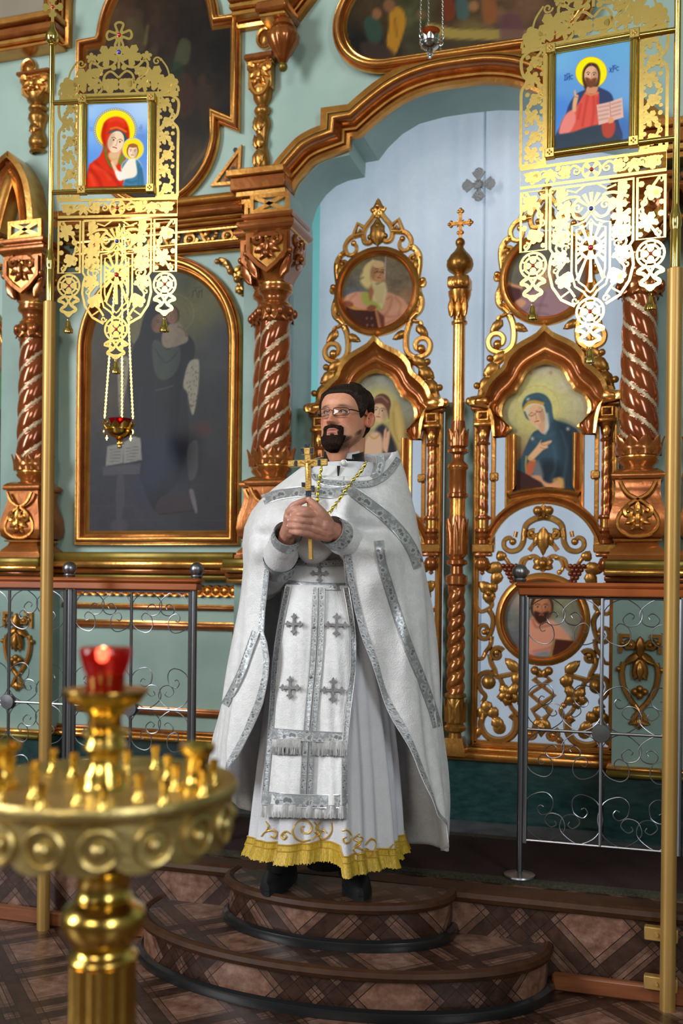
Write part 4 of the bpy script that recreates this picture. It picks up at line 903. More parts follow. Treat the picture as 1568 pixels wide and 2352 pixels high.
# ---------------------------------------------------------------- gate icons
def pt_virgin(p):
    p.zoom(1040, 730, 3.92)
    p.grad([(760, 420, (172, 160, 150)), (500, 650, (158, 154, 138)), (1080, 700, (176, 168, 140)), (430, 900, (150, 146, 120)), (1140, 900, (160, 152, 124)), (460, 1150, (128, 98, 66)), (500, 1280, (116, 82, 56)), (1120, 1100, (120, 112, 96)), (640, 520, (176, 172, 136)), (900, 540, (178, 172, 140))])
    p.ell(727, 770, 260, 270, (214, 204, 112), 0, 1.3, .8); p.ring(727, 770, 195, 4, (196, 160, 70), .6); p.ell(1000, 560, 90, 50, (186, 178, 170), 0, 1.2, .5); p.noise(.06, 8, 3)
    p.ell(660, 465, 16, 16, (176, 110, 96), 0, .6, .6); p.ell(840, 455, 16, 16, (176, 110, 96), 0, .6, .6)
    p.poly([(600, 800), (590, 740), (630, 670), (720, 638), (800, 660), (850, 730), (866, 830), (890, 880), (990, 910), (1080, 960), (1120, 1060), (1145, 1300), (1150, 1720), (700, 1720), (640, 1500), (560, 1340), (580, 1260), (640, 1100), (690, 1000), (740, 960), (680, 900), (630, 870)], (50, 74, 88), 4)
    p.poly([(900, 900), (1060, 950), (1120, 1100), (1145, 1350), (1150, 1700), (960, 1700), (960, 1350), (940, 1100)], (34, 46, 58), 24, .9); p.poly([(780, 1250), (960, 1300), (960, 1600), (800, 1500)], (26, 34, 42), 18, .8)
    p.line([(640, 690), (720, 665), (790, 690), (830, 780), (850, 880)], 20, (72, 104, 116), 12, .6)
    for q in ([(720, 1020), (800, 1040), (880, 1000)], [(700, 1080), (780, 1100)], [(950, 980), (1000, 1160), (980, 1400)], [(1050, 1000), (1090, 1200), (1080, 1500)], [(880, 1120), (900, 1300), (860, 1420)], [(620, 1220), (600, 1330)]): p.line(q, 14, (78, 106, 118), 10, .45)
    p.poly([(560, 1260), (640, 1200), (660, 1280), (640, 1380), (570, 1340)], (42, 70, 82), 8, .8); p.line([(636, 1215), (632, 1290), (640, 1360)], 12, (196, 160, 60), 4)
    p.poly([(640, 1290), (700, 1230), (730, 1290), (700, 1370), (650, 1390)], (184, 92, 60), 5); p.poly([(720, 1280), (750, 1260), (790, 1400), (700, 1420)], (104, 108, 112), 8)
    p.poly([(612, 790), (640, 742), (720, 730), (780, 750), (800, 800), (820, 880), (830, 960), (780, 1000), (720, 950), (660, 890)], (206, 190, 160), 4); p.line([(606, 790), (640, 735), (700, 718), (775, 735)], 26, (188, 142, 48), 4); p.line([(610, 800), (640, 760), (700, 742), (770, 756)], 14, (216, 196, 150), 3)
    p.face(722, 842, 98, (220, 168, 130), None, -.35, -14, eyes=False); p.poly([(735, 930), (790, 900), (800, 990), (770, 1000)], (206, 152, 118), 5); p.line([(812, 830), (824, 930), (800, 1000)], 26, (186, 182, 176), 6, .8)
    for e in ((678, 838), (745, 800)): p.line([(e[0] - 26, e[1] + 2), (e[0], e[1] + 8), (e[0] + 26, e[1] - 10)], 8, (110, 70, 50), 3); p.ell(e[0], e[1] - 6, 24, 12, (214, 160, 124), -14, .5, .9)
    p.poly([(650, 1220), (720, 1130), (760, 1070), (768, 1064), (766, 1090), (850, 1064), (860, 1080), (826, 1110), (830, 1130), (790, 1150), (740, 1200), (700, 1240), (670, 1250)], (218, 166, 124), 4); p.line([(766, 1100), (800, 1110), (840, 1090)], 4, (160, 106, 78), 3); p.line([(760, 1130), (800, 1140)], 4, (160, 106, 78), 3); p.line([(656, 1215), (690, 1245), (716, 1250)], 10, (196, 150, 70), 4)
    p.poly([(436, 1316), (506, 1310), (510, 1380), (500, 1700), (436, 1700)], (108, 74, 60), 3, 1, False); p.poly([(506, 1310), (780, 1440), (790, 1570), (620, 1600), (498, 1660)], (58, 28, 24), 3, 1, False); p.line([(436, 1340), (506, 1340)], 8, (130, 92, 74), 3); p.line([(436, 1376), (500, 1376)], 5, (80, 52, 44), 3)
    p.poly([(680, 1390), (760, 1384), (800, 1430), (860, 1450), (950, 1410), (960, 1480), (900, 1506), (820, 1490), (770, 1440)], (196, 140, 104), 5); p.line([(900, 1425), (955, 1420), (962, 1485)], 46, (186, 140, 84), 6, .8); p.line([(930, 1404), (958, 1430), (955, 1480)], 10, (190, 160, 60), 4)
    for c in ((1006, 958), (688, 1052), (640, 700)):
        for k in range(8): a = k * PI / 4; p.line([c, (c[0] + 20 * cos(a), c[1] + 20 * sin(a))], 4, (196, 200, 180), 2, .7, False)
def pt_angel(p):
    p.zoom(540, 860, 3.015)
    p.grad([(900, 30, (150, 148, 130)), (1000, 60, (160, 160, 150)), (1180, 200, (140, 140, 124)), (900, 200, (176, 170, 110)), (1180, 400, (120, 112, 80)), (850, 600, (150, 120, 90)), (1150, 700, (110, 84, 60)), (950, -40, (150, 150, 140))]); p.noise(.08, 10, 4)
    p.ell(975, 220, 115, 135, (206, 196, 120), 0, .6, .8); p.ring(975, 215, 110, 4, (200, 180, 100), .8)
    p.poly([(1070, 180), (1110, 200), (1140, 300), (1160, 480), (1170, 640), (1130, 560), (1100, 480), (1060, 420), (1040, 330)], (190, 160, 92), 8); p.line([(1090, 230), (1110, 340), (1130, 500)], 12, (220, 196, 130), 10, .6); p.line([(1070, 260), (1080, 380), (1110, 460)], 8, (150, 120, 60), 6, .6)
    p.poly([(990, 340), (1030, 370), (1080, 460), (1100, 560), (1080, 700), (960, 700), (940, 420)], (40, 38, 46), 8); p.poly([(900, 420), (960, 390), (1000, 440), (1000, 560), (960, 700), (840, 700), (860, 520)], (214, 172, 140), 8); p.line([(900, 410), (940, 440), (980, 410)], 8, (190, 140, 60), 4)
    p.poly([(1000, 500), (1005, 420), (1010, 380), (1022, 364), (1030, 390), (1046, 380), (1050, 420), (1040, 500), (1030, 540)], (216, 166, 130), 4); p.line([(1024, 390), (1022, 430)], 4, (160, 110, 86), 2)
    p.ell(990, 200, 62, 72, (98, 58, 44), 0, .15); p.face(978, 250, 74, (222, 180, 142), None, -.3, 8); p.poly([(920, 190), (960, 150), (1010, 160), (1042, 210), (1040, 300), (1024, 240), (990, 200), (940, 205), (924, 260)], (108, 66, 50), 4); p.line([(930, 165), (985, 148), (1030, 185)], 10, (170, 140, 120), 4, .8)
    p.poly([(1120, 560), (1160, 580), (1180, 640), (1150, 660), (1130, 640)], (200, 150, 116), 5); p.poly([(1130, 640), (1190, 640), (1200, 760), (1130, 760)], (90, 60, 70), 8)
def gate_mask(xc):
    def f(x, z):
        x = np.abs(x - xc); return ((x < .175) & (z < 2.06) & (z > 1.70 + .045 * (1 - (x / .17) ** 2))) | (np.hypot(x - .105, z - 2.135) < .09) | ((x < .12) & (z > 2) & (z < 2.25)) | (np.hypot(x, z - 2.232) < .108)
    return f
for g, fn in ((gateR, pt_virgin), (gateL, pt_angel)):
    xc = g.location.x; icon_mesh('icon_panel', xc - .20, xc + .20, 1.69, 2.345, 120, gate_mask(xc), fn, .028, g)
def pt_elder(p):
    p.zoom(690, 440, 4.9)
    p.grad([(500, 800, (118, 112, 84)), (740, 720, (116, 108, 82)), (1000, 800, (124, 112, 88)), (1100, 1000, (120, 104, 84)), (450, 1000, (104, 98, 84)), (500, 1150, (106, 110, 120)), (1150, 1180, (160, 120, 90)), (950, 900, (138, 122, 100))]); p.noise(.14, 12, 2)
    p.poly([(390, 1300), (440, 1180), (540, 1130), (640, 1124), (720, 1140), (900, 1120), (1000, 1150), (1090, 1200), (1160, 1320), (1080, 1450), (900, 1600), (600, 1600), (420, 1430)], (222, 158, 128), 5)
    for q in ([(900, 1200), (960, 1180), (930, 1320), (860, 1400)], [(1000, 1180), (1060, 1260), (1040, 1360)], [(560, 1150), (500, 1200), (460, 1300)], [(860, 1380), (960, 1400), (1060, 1380)], [(900, 1480), (980, 1440), (1060, 1420)]): p.line(q, 12, (176, 112, 90), 8, .7)
    p.line([(960, 1340), (1050, 1300), (1110, 1330)], 26, (238, 178, 148), 18, .6)
    p.poly([(610, 1150), (690, 1128), (720, 1180), (860, 1240), (850, 1330), (720, 1290), (650, 1260)], (172, 176, 84), 5)
    p.poly([(700, 1060), (760, 1050), (780, 1180), (720, 1220), (700, 1160)], (168, 112, 70), 6)
    p.ell(755, 900, 120, 130, (226, 196, 138), 0, .2); p.poly([(640, 860), (720, 790), (700, 900), (740, 1000), (700, 1080), (650, 1070), (600, 1000), (640, 960), (600, 960), (630, 900)], (230, 204, 140), 8); p.poly([(720, 780), (740, 760), (800, 790), (760, 800)], (230, 206, 146), 5)
    p.face(800, 900, 112, (206, 150, 104), None, .55, 6); p.ell(800, 810, 70, 40, (228, 190, 140), 0, .4); p.line([(760, 905), (820, 896), (860, 910)], 10, (110, 70, 44), 4); p.poly([(850, 930), (880, 960), (886, 985), (856, 990)], (206, 146, 100), 4)
    p.poly([(740, 1000), (790, 1040), (840, 1010), (880, 1010), (896, 1060), (905, 1120), (880, 1230), (850, 1310), (800, 1250), (740, 1210), (756, 1120), (735, 1060)], (224, 204, 152), 6)
    for k in range(7): p.line([(760 + k * 18, 1060), (770 + k * 14, 1160), (800 + k * 10, 1240)], 5, (196, 168, 112), 4, .5)
    p.poly([(425, 1250), (500, 1270), (560, 1310), (640, 1330), (780, 1330), (830, 1560), (600, 1570), (460, 1440)], (74, 34, 24), 4, 1, False); p.poly([(430, 1245), (520, 1270), (600, 1310), (700, 1320), (560, 1330), (470, 1300)], (210, 150, 74), 3); p.poly([(770, 1330), (800, 1330), (848, 1540), (826, 1556)], (186, 124, 84), 3, 1, False); p.poly([(800, 1330), (880, 1400), (886, 1530), (850, 1540)], (120, 62, 44), 5, 1, False)
    p.poly([(420, 1250), (460, 1230), (520, 1250), (520, 1290), (440, 1300)], (150, 84, 58), 5); p.poly([(680, 1310), (730, 1270), (790, 1290), (760, 1330), (720, 1340)], (150, 84, 56), 5)
    for c in ((684, 1420), (738, 1420), (690, 1498), (750, 1498)): p.ell(c[0], c[1], 13, 16, (150, 120, 110), 0, .6, .6)
    for (x, y) in ((460, 1050), (985, 1000)):
        for k in range(6): p.line([(x + k * 17, y - 18), (x + k * 17 + (6 if k % 2 else 0), y + 16)], 5, (92, 84, 76), 3, .7, False)
    p.line([(882, 690), (876, 960)], 5, (230, 230, 225), 3, .9)
def pt_second(p):
    p.zoom(980, 440, 4.2)
    p.grad([(820, 560, (92, 88, 76)), (700, 750, (110, 104, 90)), (1000, 600, (96, 90, 80)), (1100, 900, (120, 110, 110)), (700, 1100, (70, 52, 54))]); p.noise(.12, 14, 6)
    p.poly([(680, 760), (720, 850), (840, 900), (840, 1180), (760, 1200), (690, 1080), (660, 920)], (84, 44, 44), 5); p.line([(680, 755), (725, 850), (850, 890)], 26, (220, 158, 110), 6)
    p.poly([(830, 1010), (900, 960), (1040, 880), (1180, 900), (1300, 1000), (1280, 1280), (900, 1300), (820, 1200)], (150, 116, 122), 6)
    for q in ([(880, 1120), (980, 1060), (1100, 1060)], [(900, 1200), (1020, 1140), (1160, 1160)], [(1080, 940), (1040, 1050), (1000, 1200)]): p.line(q, 14, (112, 82, 92), 10, .7)
    p.poly([(790, 1030), (850, 1000), (900, 1030), (860, 1080), (800, 1080)], (206, 150, 116), 5); p.face(1080, 760, 110, (206, 156, 118), (110, 84, 60), -.3, 0, (150, 120, 90))
def pt_low(p):
    p.zoom(1060, 1220, 4.126)
    p.grad([(420, 800, (108, 108, 104)), (700, 480, (118, 116, 84)), (1000, 600, (124, 120, 92)), (450, 1050, (84, 84, 92)), (1120, 800, (116, 112, 96)), (540, 560, (150, 130, 120))]); p.noise(.12, 14, 7)
    p.poly([(560, 1140), (590, 900), (660, 790), (720, 760), (860, 800), (960, 860), (1040, 960), (960, 1060), (820, 1100), (700, 1160)], (208, 140, 112), 5); p.line([(680, 800), (720, 870), (840, 850)], 20, (150, 90, 64), 6, .8); p.poly([(600, 1110), (800, 1100), (900, 1000), (860, 1180), (620, 1240)], (188, 130, 128), 8); p.line([(700, 1100), (850, 1060), (950, 980)], 16, (158, 96, 76), 8, .7)
    p.poly([(690, 1140), (830, 1100), (850, 1200), (700, 1260)], (112, 124, 128), 8, .9)
    p.face(765, 690, 120, (176, 112, 76), (60, 36, 24), -.1, 0, (58, 32, 20)); p.poly([(910, 960), (980, 950), (1050, 980), (1040, 1010), (930, 1000)], (206, 146, 108), 5)
    p.poly([(890, 980), (1160, 1000), (1120, 1120), (1000, 1200), (860, 1200), (840, 1190)], (74, 36, 24), 4, 1, False); p.poly([(880, 975), (900, 985), (860, 1200), (830, 1195)], (150, 116, 70), 3, 1, False)
    p.poly([(890, 800), (960, 780), (1060, 920), (1040, 960), (960, 880)], (150, 150, 140), 6, .7)
def pt_low2(p):
    p.fill((112, 108, 96)); p.noise(.15, 14, 3); cx, cy = 850, 1410; p.poly([(790, 1500), (800, 1430), (840, 1400), (880, 1410), (920, 1460), (910, 1510)], (170, 120, 100), 4); p.face(850, 1375, 26, (180, 126, 92), (80, 56, 40), .2, 0, (90, 70, 54))
for g, zc, fn in ((gateL, 2.715, pt_elder), (gateR, 2.715, pt_second), (gateR, 1.212, pt_low), (gateL, 1.212, pt_low2)):
    xc = g.location.x; icon_mesh('medallion_painting', xc - .172, xc + .172, zc - .172, zc + .172, 96, lambda x, z: np.hypot(x - xc, z - zc) < .17, fn, .022, g)
# ================================================================ WALL ORNAMENTS
SW = 1.2
b = B()   # upper arch moulding over the dark icon and the two imposts
UA = [(-2.6, 4.20), (-2.13, 4.20)] + arc(-1.55, 4.22, .585, 178, 2, 30, .60)[1:-1] + [(-.965, 4.14), (-.83, 4.14), (-.66, 4.33)]
b.sweep(UA, mould(.13, .12, 0), flip=True, y0=0)
tr6 = struct(b.build('trim_6', MM, angle=50), 'gilded arch moulding over the upper left icon')
b = B(); b.box(-2.6, -2.01, -.16, 0, 4.155, 4.19, 2, .006); b.box(-2.6, -2.015, -.14, 0, 4.10, 4.15, 0, .012); b.box(-2.6, -2.02, -.12, 0, 4.075, 4.098, 1, .004); b.box(-2.6, -2.03, -.1, 0, 4.055, 4.073, 2, .004)
b.box(-1.09, -.80, -.15, 0, 4.085, 4.13, 0, .012); b.box(-1.085, -.81, -.125, 0, 4.06, 4.083, 1, .004); b.box(-1.08, -.82, -.105, 0, 4.035, 4.057, 2, .004)
b.box(-.93, -.77, -.19, 0, 3.985, 4.035, 0, .012); b.box(-.915, -.785, -.17, 0, 3.967, 3.985, 1, .004)
b.build('impost', MM, tr6)
# pendant bulb
t = thing('pendant_finial', 'ribbed red gilt bulb pendant hanging under the cornice block', 'finial', (-.815, -.11, 0))
b = B(); b.lathe([(.04, 3.97), (.05, 3.955), (.05, 3.94), (.03, 3.93)], 24); b.build('neck', [GILTR], t)
b = B(); b.lathe([(.035, 3.935), (.062, 3.92), (.074, 3.893), (.07, 3.865), (.05, 3.83), (.03, 3.80), (.018, 3.775)], 48, lobes=10, lamp=.10); b.build('ribbed_bulb', [GILTR], t, angle=70)
b = B(); b.ball((0, 0, 3.755), .022, 0, 10); b.build('knob', [OLIVE], t)
def rosette(x, z, rx, rz, lab, y=-.0):
    t = thing('rosette', lab, 'ornament', (x, y, z)); b = B()
    b.sweep(arc(0, 0, rx, 0, 360, 28, rz)[:-1], [(0, 0), (0, .02), (.004, .024), (.012, .022), (.014, 0)], closed=True); b.build('ring', [GILTL], t)
    b = B(); b.lathe([(.8, .0), (.7, -.012), (.25, -.02), (.0001, -.028)], 32, axis='y', lobes=10, lamp=.2); b.xf(Matrix.Diagonal((rx, 1, rz, 1)))
    b.build('shell', [GILTD], t, angle=70)
rosette(*W2(45, 176), .045, .052, 'round shell rosette on the green wall at the upper left'); rosette(*W2(585, 95), .045, .052, 'half-hidden round rosette beside the pendant bulb')
# carved bracket colonnettes of the upper tier
def bracket(x, zt, lab, cut=1., sc=1.):
    t = thing('carved_bracket', lab, 'ornament', (x, -.005, zt))
    b = B(); b.box(-.075 * sc, .075 * cut * sc, -.07, 0, -.03, 0, 0, .008); b.box(-.065 * sc, .065 * cut * sc, -.055, 0, -.042, -.03, 1, .003); b.box(-.06 * sc, .06 * cut * sc, -.045, 0, -.16, -.042, 1, .004)
    b.build('abacus', [GILTR, GILTL], t)
    b = B(); carve(b, (0, -.10), .12 * sc, .12, -.048, 0); stroke(b, arc(0, -.12, .045 * sc, 190, 350, 10, .07), .010, -.045, 0); b.build('mask', [GILT, GILTL], t)
    b = B(); L = lambda P: b.lathe([(r * sc, z) for r, z in P], 20, (0, 0, 0), 0, a0=PI, a1=2 * PI)
    L([(.05, -.16), (.045, -.20), (.025, -.23), (.038, -.24), (.042, -.255), (.036, -.27), (.03, -.275), (.04, -.30), (.042, -.33), (.032, -.36), (.03, -.37), (.025, -.42), (.034, -.46), (.04, -.50), (.036, -.53), (.022, -.545), (.034, -.555), (.036, -.57), (.024, -.58)])
    for (z0, z1, w) in ((-.36, -.285, .05), (-.44, -.37, .045), (-.45, -.53, .05)):
        leaf(b, (0, z0), (0, z1), w, -.036, .014, 0, 3); leaf(b, (-.02, z0), (-.03, z1), w * .7, -.026, .012, 0, 3)
    b.build('stem', [GILTD], t, angle=60)
    return t
bracket(-.955, 3.865, 'carved gilded bracket column right of the upper dark icon'); bracket(-2.19, 3.955, 'carved gilded bracket column at the upper left, behind the banner pole', sc=1.3).scale = (1, 1, .7)
# triangular fret
t = thing('triangle_ornament', 'small gilded triangular fret under the upper dark icon', 'ornament', (0, 0, 0)); b = B()
T = [W2(468, 437), W2(537, 340), W2(534, 430)]; b.sweep(T, [(0, 0), (0, .02), (.014, .02), (.014, 0)], closed=True, flip=True, mi=1); b.prism([W2(490, 428), W2(527, 362), W2(525, 422)], -.012, 0, 0)
b.build('fret', [GILTR, GILT], t, smooth=False); b = B()
for c in ((522, 352), (518, 395), (505, 424)): x, z = W2(*c); b = B(); b.lathe([(.012, -.014), (.012, -.001)], 6, (x, 0, z), 0, axis='y'); b.build('hole', [BLACK], t)
# lancet arch at the left edge
t = thing('lancet_arch', 'pointed gilded double arch moulding at the left edge', 'ornament', (0, -.055, 0)); b = B()
LA = [W2(-32, 555), W2(-20, 500), W2(0, 430), W2(18, 405), W2(37, 388), W2(60, 410), W2(80, 445), W2(92, 500), W2(97, 555)]
LA = spline(LA[:5], 4)[:-1] + spline(LA[4:], 4); b.sweep(LA, [(0, -.05, 1), (0, .09, 1), (.028, .095, 0), (.03, .06, 0), (.05, .08, 0), (.07, .06, 1), (.075, .07, 1), (.09, .05, 2), (.11, .04, 2), (.115, -.05, 2)], flip=True)
b.build('moulding', MM, t, angle=50)
# corner acanthus spray
t = thing('corner_spray', 'small carved gilded leaf spray in the corner above the arched icon', 'ornament', (0, -.01, 0)); b = B()
Q = [W2(490, 605), W2(503, 608), W2(512, 622), W2(520, 632), W2(533, 645), W2(540, 665), W2(545, 685)]
stroke(b, spline(Q, 4), (.012, .009), 0, 0)
for a, c, w in ((488, 610, 0), (519, 632, 1), (534, 650, 1), (548, 625, 0), (541, 678, 0)): x, z = W2(a, c); b.ball((x, -.012, z), .018 if w else .014, 0, 6)
for a, c in (((525, 635), (545, 612)), ((530, 640), (552, 628)), ((528, 640), (548, 645)), ((538, 660), (548, 685)), ((500, 605), (512, 625)), ((540, 660), (530, 680))): leaf(b, W2(*a), W2(*c), .035, 0, .016, 0, 2)
b.build('spray', [GILTD], t, angle=60)
# frieze carving
t = thing('frieze_carving', 'scrolling gilded foliage on the narrow frieze under the cornice', 'ornament', (0, -.012, 0)); b = B()
x0, z0 = W2(560, 532); x1, z1 = W2(240, 560)
for i in range(5):
    cx = x0 - .06 - i * .20; cz = 3.03; stroke(b, spiral(cx - .05, cz, .038, .010, 0, -1.4, 18), (.012, .008), 0, 0, ends=True); stroke(b, spline([(cx + .09, cz + .02), (cx + .04, cz - .03), (cx, cz + .03), (cx - .03, cz + .035)], 5), .010, 0, 0)
    leaf(b, (cx + .02, cz), (cx + .06, cz + .035), .035, -.004, .016, 0); leaf(b, (cx + .03, cz), (cx + .07, cz - .03), .035, -.004, .016, 0); b.ball((cx + .085, -.01, cz), .014, 0, 6); b.ball((cx - .05, -.012, cz), .014, 0, 6)
b.build('foliage', [GILTD], t, angle=60)
b = B(); b.box(-2.0, -1.03, -.03, 0, 3.055, 3.066, 0, .002); b.box(-2.0, -1.03, -.03, 0, 2.998, 3.006, 0, .002); b.build('fillet', [GILTL], t)
# bead row below the ledge: each roundel its own part
bead_me = None
t = thing('bead_row', 'row of gilded ringed roundels under the ledge', 'ornament', (0, -.005, 0))
for i in range(22):
    x = -1.965 + i * .0445; b = None
    if bead_me is None:
        b = B(); b.lathe([(.0305, 0), (.031, -.012), (.028, -.018), (.022, -.016), (.019, -.010), (.016, -.014), (.012, -.022), (.0001, -.026)], 14, (0, 0, 0), 0, axis='y'); o = b.build('roundel', [GILT], t); bead_me = o.data
    else: o = bpy.data.objects.new('roundel', bead_me); COL.objects.link(o); o.parent = t
    o.location = (x, 0, 1.315)
# cartouches on the lower pilasters
def cartouche(x, zt, zb, lab, y):
    t = thing('cartouche', lab, 'ornament', (x, y, 0)); b = B(); h = zt - zb; m = lambda u, v: (u * .085, zb + h * v)
    for s in (-1, 1):
        b.sweep([m(-s * 1, .80), m(-s * 1, 1), m(-s * .45, 1)] if s < 0 else [m(-1, .8), m(-1, 1), m(-.45, 1)], [(0, 0), (0, .014), (.014, .014), (.014, 0)], flip=(s > 0), mi=1)
        stroke(b, [(u * .085 * s, zb + h * v) for u, v in spline([(.75, .70), (.85, .60), (.75, .45), (.45, .32), (.1, .22), (-.2, .14), (-.28, .09), (-.1, .045)], 4)], (.011, .009), -.006, 1)
        stroke(b, [(s * (.05 + .0), zb + h * .86)] + [(s * x_, z_) for x_, z_ in spiral(.045, zb + h * .88, .022, .008, 200, -1.1, 12)], (.009, .007), -.01, 0, ends=True); b.ball((s * .07, -.012, zb + h * .9), .012, 0, 6); b.ball((s * .085, -.01, zb + h * .63), .012, 0, 6)
        leaf(b, (0, zb + h * .8), (s * .065, zb + h * .68), .04, -.01, .018, 0); leaf(b, (0, zb + h * .75), (s * .03, zb + h * .55), .04, -.012, .018, 0); leaf(b, (0, zb + h * .62), (s * .03, zb + h * .52), .025, -.012, .014, 0); b.ball((s * .02, -.016, zb + h * .40), .015, 0, 6); leaf(b, (0, zb + .1 * h), (s * .045, zb + h * .06), .03, -.006, .014, 0)
    leaf(b, (0, zb + h * .98), (0, zb + h * .72), .045, -.014, .022, 0, 3); leaf(b, (0, zb + h * .72), (0, zb + h * .5), .04, -.016, .024, 0, 2); b.ball((0, -.02, zb + h * .36), .016, 0, 6); b.ball((0, -.02, zb + h * .43), .016, 0, 6); leaf(b, (0, zb + h * .12), (0, zb), .04, -.008, .016, 0, 2)
    b.build('carving', [GILTD, GILT], t, angle=60)
cartouche(-2.185, 1.20, .80, 'carved gilded cartouche on the green pilaster at the lower left', -.141)
cartouche(.80, 1.165, .77, 'carved gilded cartouche on the green pilaster behind the right railing', -.141)
SW = 1.
# ================================================================ CURTAIN
def brocade(name, c, c2, sc, bump=.3, rough=.6, sheen=.3):
    m = bpy.data.materials.new(name); m.use_nodes = True; MATS[name] = m; n = N(m); bs = n.n['Principled BSDF']; tc = n('TexCoord').outputs['Object']
    v = n('TexVoronoi', i_Vector=tc, i_Scale=sc, feature='SMOOTH_F1'); nz = n('TexNoise', i_Vector=tc, i_Scale=sc * 1.3, i_Detail=2., i_Distortion=2.5)
    mm = n('Math', operation='MULTIPLY', i_0=v.outputs[0], i_1=nz.outputs[0]); r = n('ValToRGB', i_0=mm.outputs[0]); ramp(r, [(.16, c), (.26, c2), (.36, c)])
    n.l.new(r.outputs[0], bs.inputs['Base Color']); bs.inputs['Roughness'].default_value = rough; bs.inputs['Sheen Weight'].default_value = sheen
    fine = n('TexNoise', i_Vector=tc, i_Scale=260., i_Detail=1.); ad = n('Math', operation='MULTIPLY_ADD', i_0=mm.outputs[0], i_1=1.2, i_2=fine.outputs[0])
    bp = n('Bump', i_Strength=bump, i_Distance=.004, i_Height=ad.outputs[0]); n.l.new(bp.outputs[0], bs.inputs['Normal']); return m
CURT = brocade('curtain_cloth', (.66, .70, .78), (.72, .76, .83), 14, .15)
def translucent(m, col, f):
    n = N(m); o = n.n['Material Output']; src = o.inputs[0].links[0].from_socket; tr = n('BsdfTranslucent', i_Color=(*col, 1)); mx = n('MixShader', i_0=f, i_1=src, i_2=tr.outputs[0]); n.l.new(mx.outputs[0], o.inputs[0])
translucent(CURT, (.72, .78, .9), .5)
t = thing('curtain', 'white-blue altar curtain hanging behind the royal gates', 'curtain', (0, 0, 0))
for (xa, xb, yo) in ((W(722, 900, .45).x, .045, 0), (.034, .98, .014)):
    n = 90; rows = []
    for j in range(26):
        z = .45 + 3.35 * j / 25; row = []
        for i in range(n + 1):
            x = xa + (xb - xa) * i / n; y = .45 + yo + (.002 + .005 * j / 25) * sin(x * 31 + 1.6 * sin(z * 1.3) + 2 * sin(x * 5)) + .002 * sin(x * 70 + z * 2) + .012 * sin(x * 11 + z * .7 + sin(x * 4))
            row.append((x, y, z))
        rows.append(row)
    b = B(); b.grid(rows); b.build('curtain_panel', CURT, t, angle=180, fixn=False)
b = B(); b.tube([(-.85, .45, 3.80), (1.0, .45, 3.80)], .012, 8); b.build('rod', BRASS, t)
# silver cross on the curtain
def ornate_cross(b, arm, wd, th, y=0., mi=0):
    """cross with flared lobed arm ends, in the xz plane"""
    for k in range(4):
        a = PI / 2 * k; P = [(wd * .35, 0), (wd * .30, arm * .35), (wd * .7, arm * .55), (wd * .95, arm * .72), (wd * .62, arm * .80), (wd * .45, arm * .93), (0, arm)]
        P = [(-x, z) for x, z in P[-2::-1]] and P + [(-x, z) for x, z in P[-2::-1]]
        b.prism([(x * cos(a) - z * sin(a), x * sin(a) + z * cos(a)) for x, z in P], y - th - .0003 * k, y, mi)
    for k in range(4):
        a = PI / 2 * k + PI / 4; b.prism([(wd * .5 * cos(a - 1.2) * .6, wd * .5 * sin(a - 1.2) * .6), (wd * .9 * cos(a), wd * .9 * sin(a)), (wd * .5 * cos(a + 1.2) * .6, wd * .5 * sin(a + 1.2) * .6)], y - th * .8, y, mi)
t = thing('curtain_cross', 'silver cross sewn on the white altar curtain', 'cross', W(1080, 418, .41)); b = B(); ornate_cross(b, .083, .036, .006); b.build('cross', SILVER, t, smooth=False); b = B(); b.lathe([(.02, -.012), (.016, -.014), (.0001, -.015)], 16, (0, 0, 0), 0, axis='y'); b.build('boss', SILVER, t)
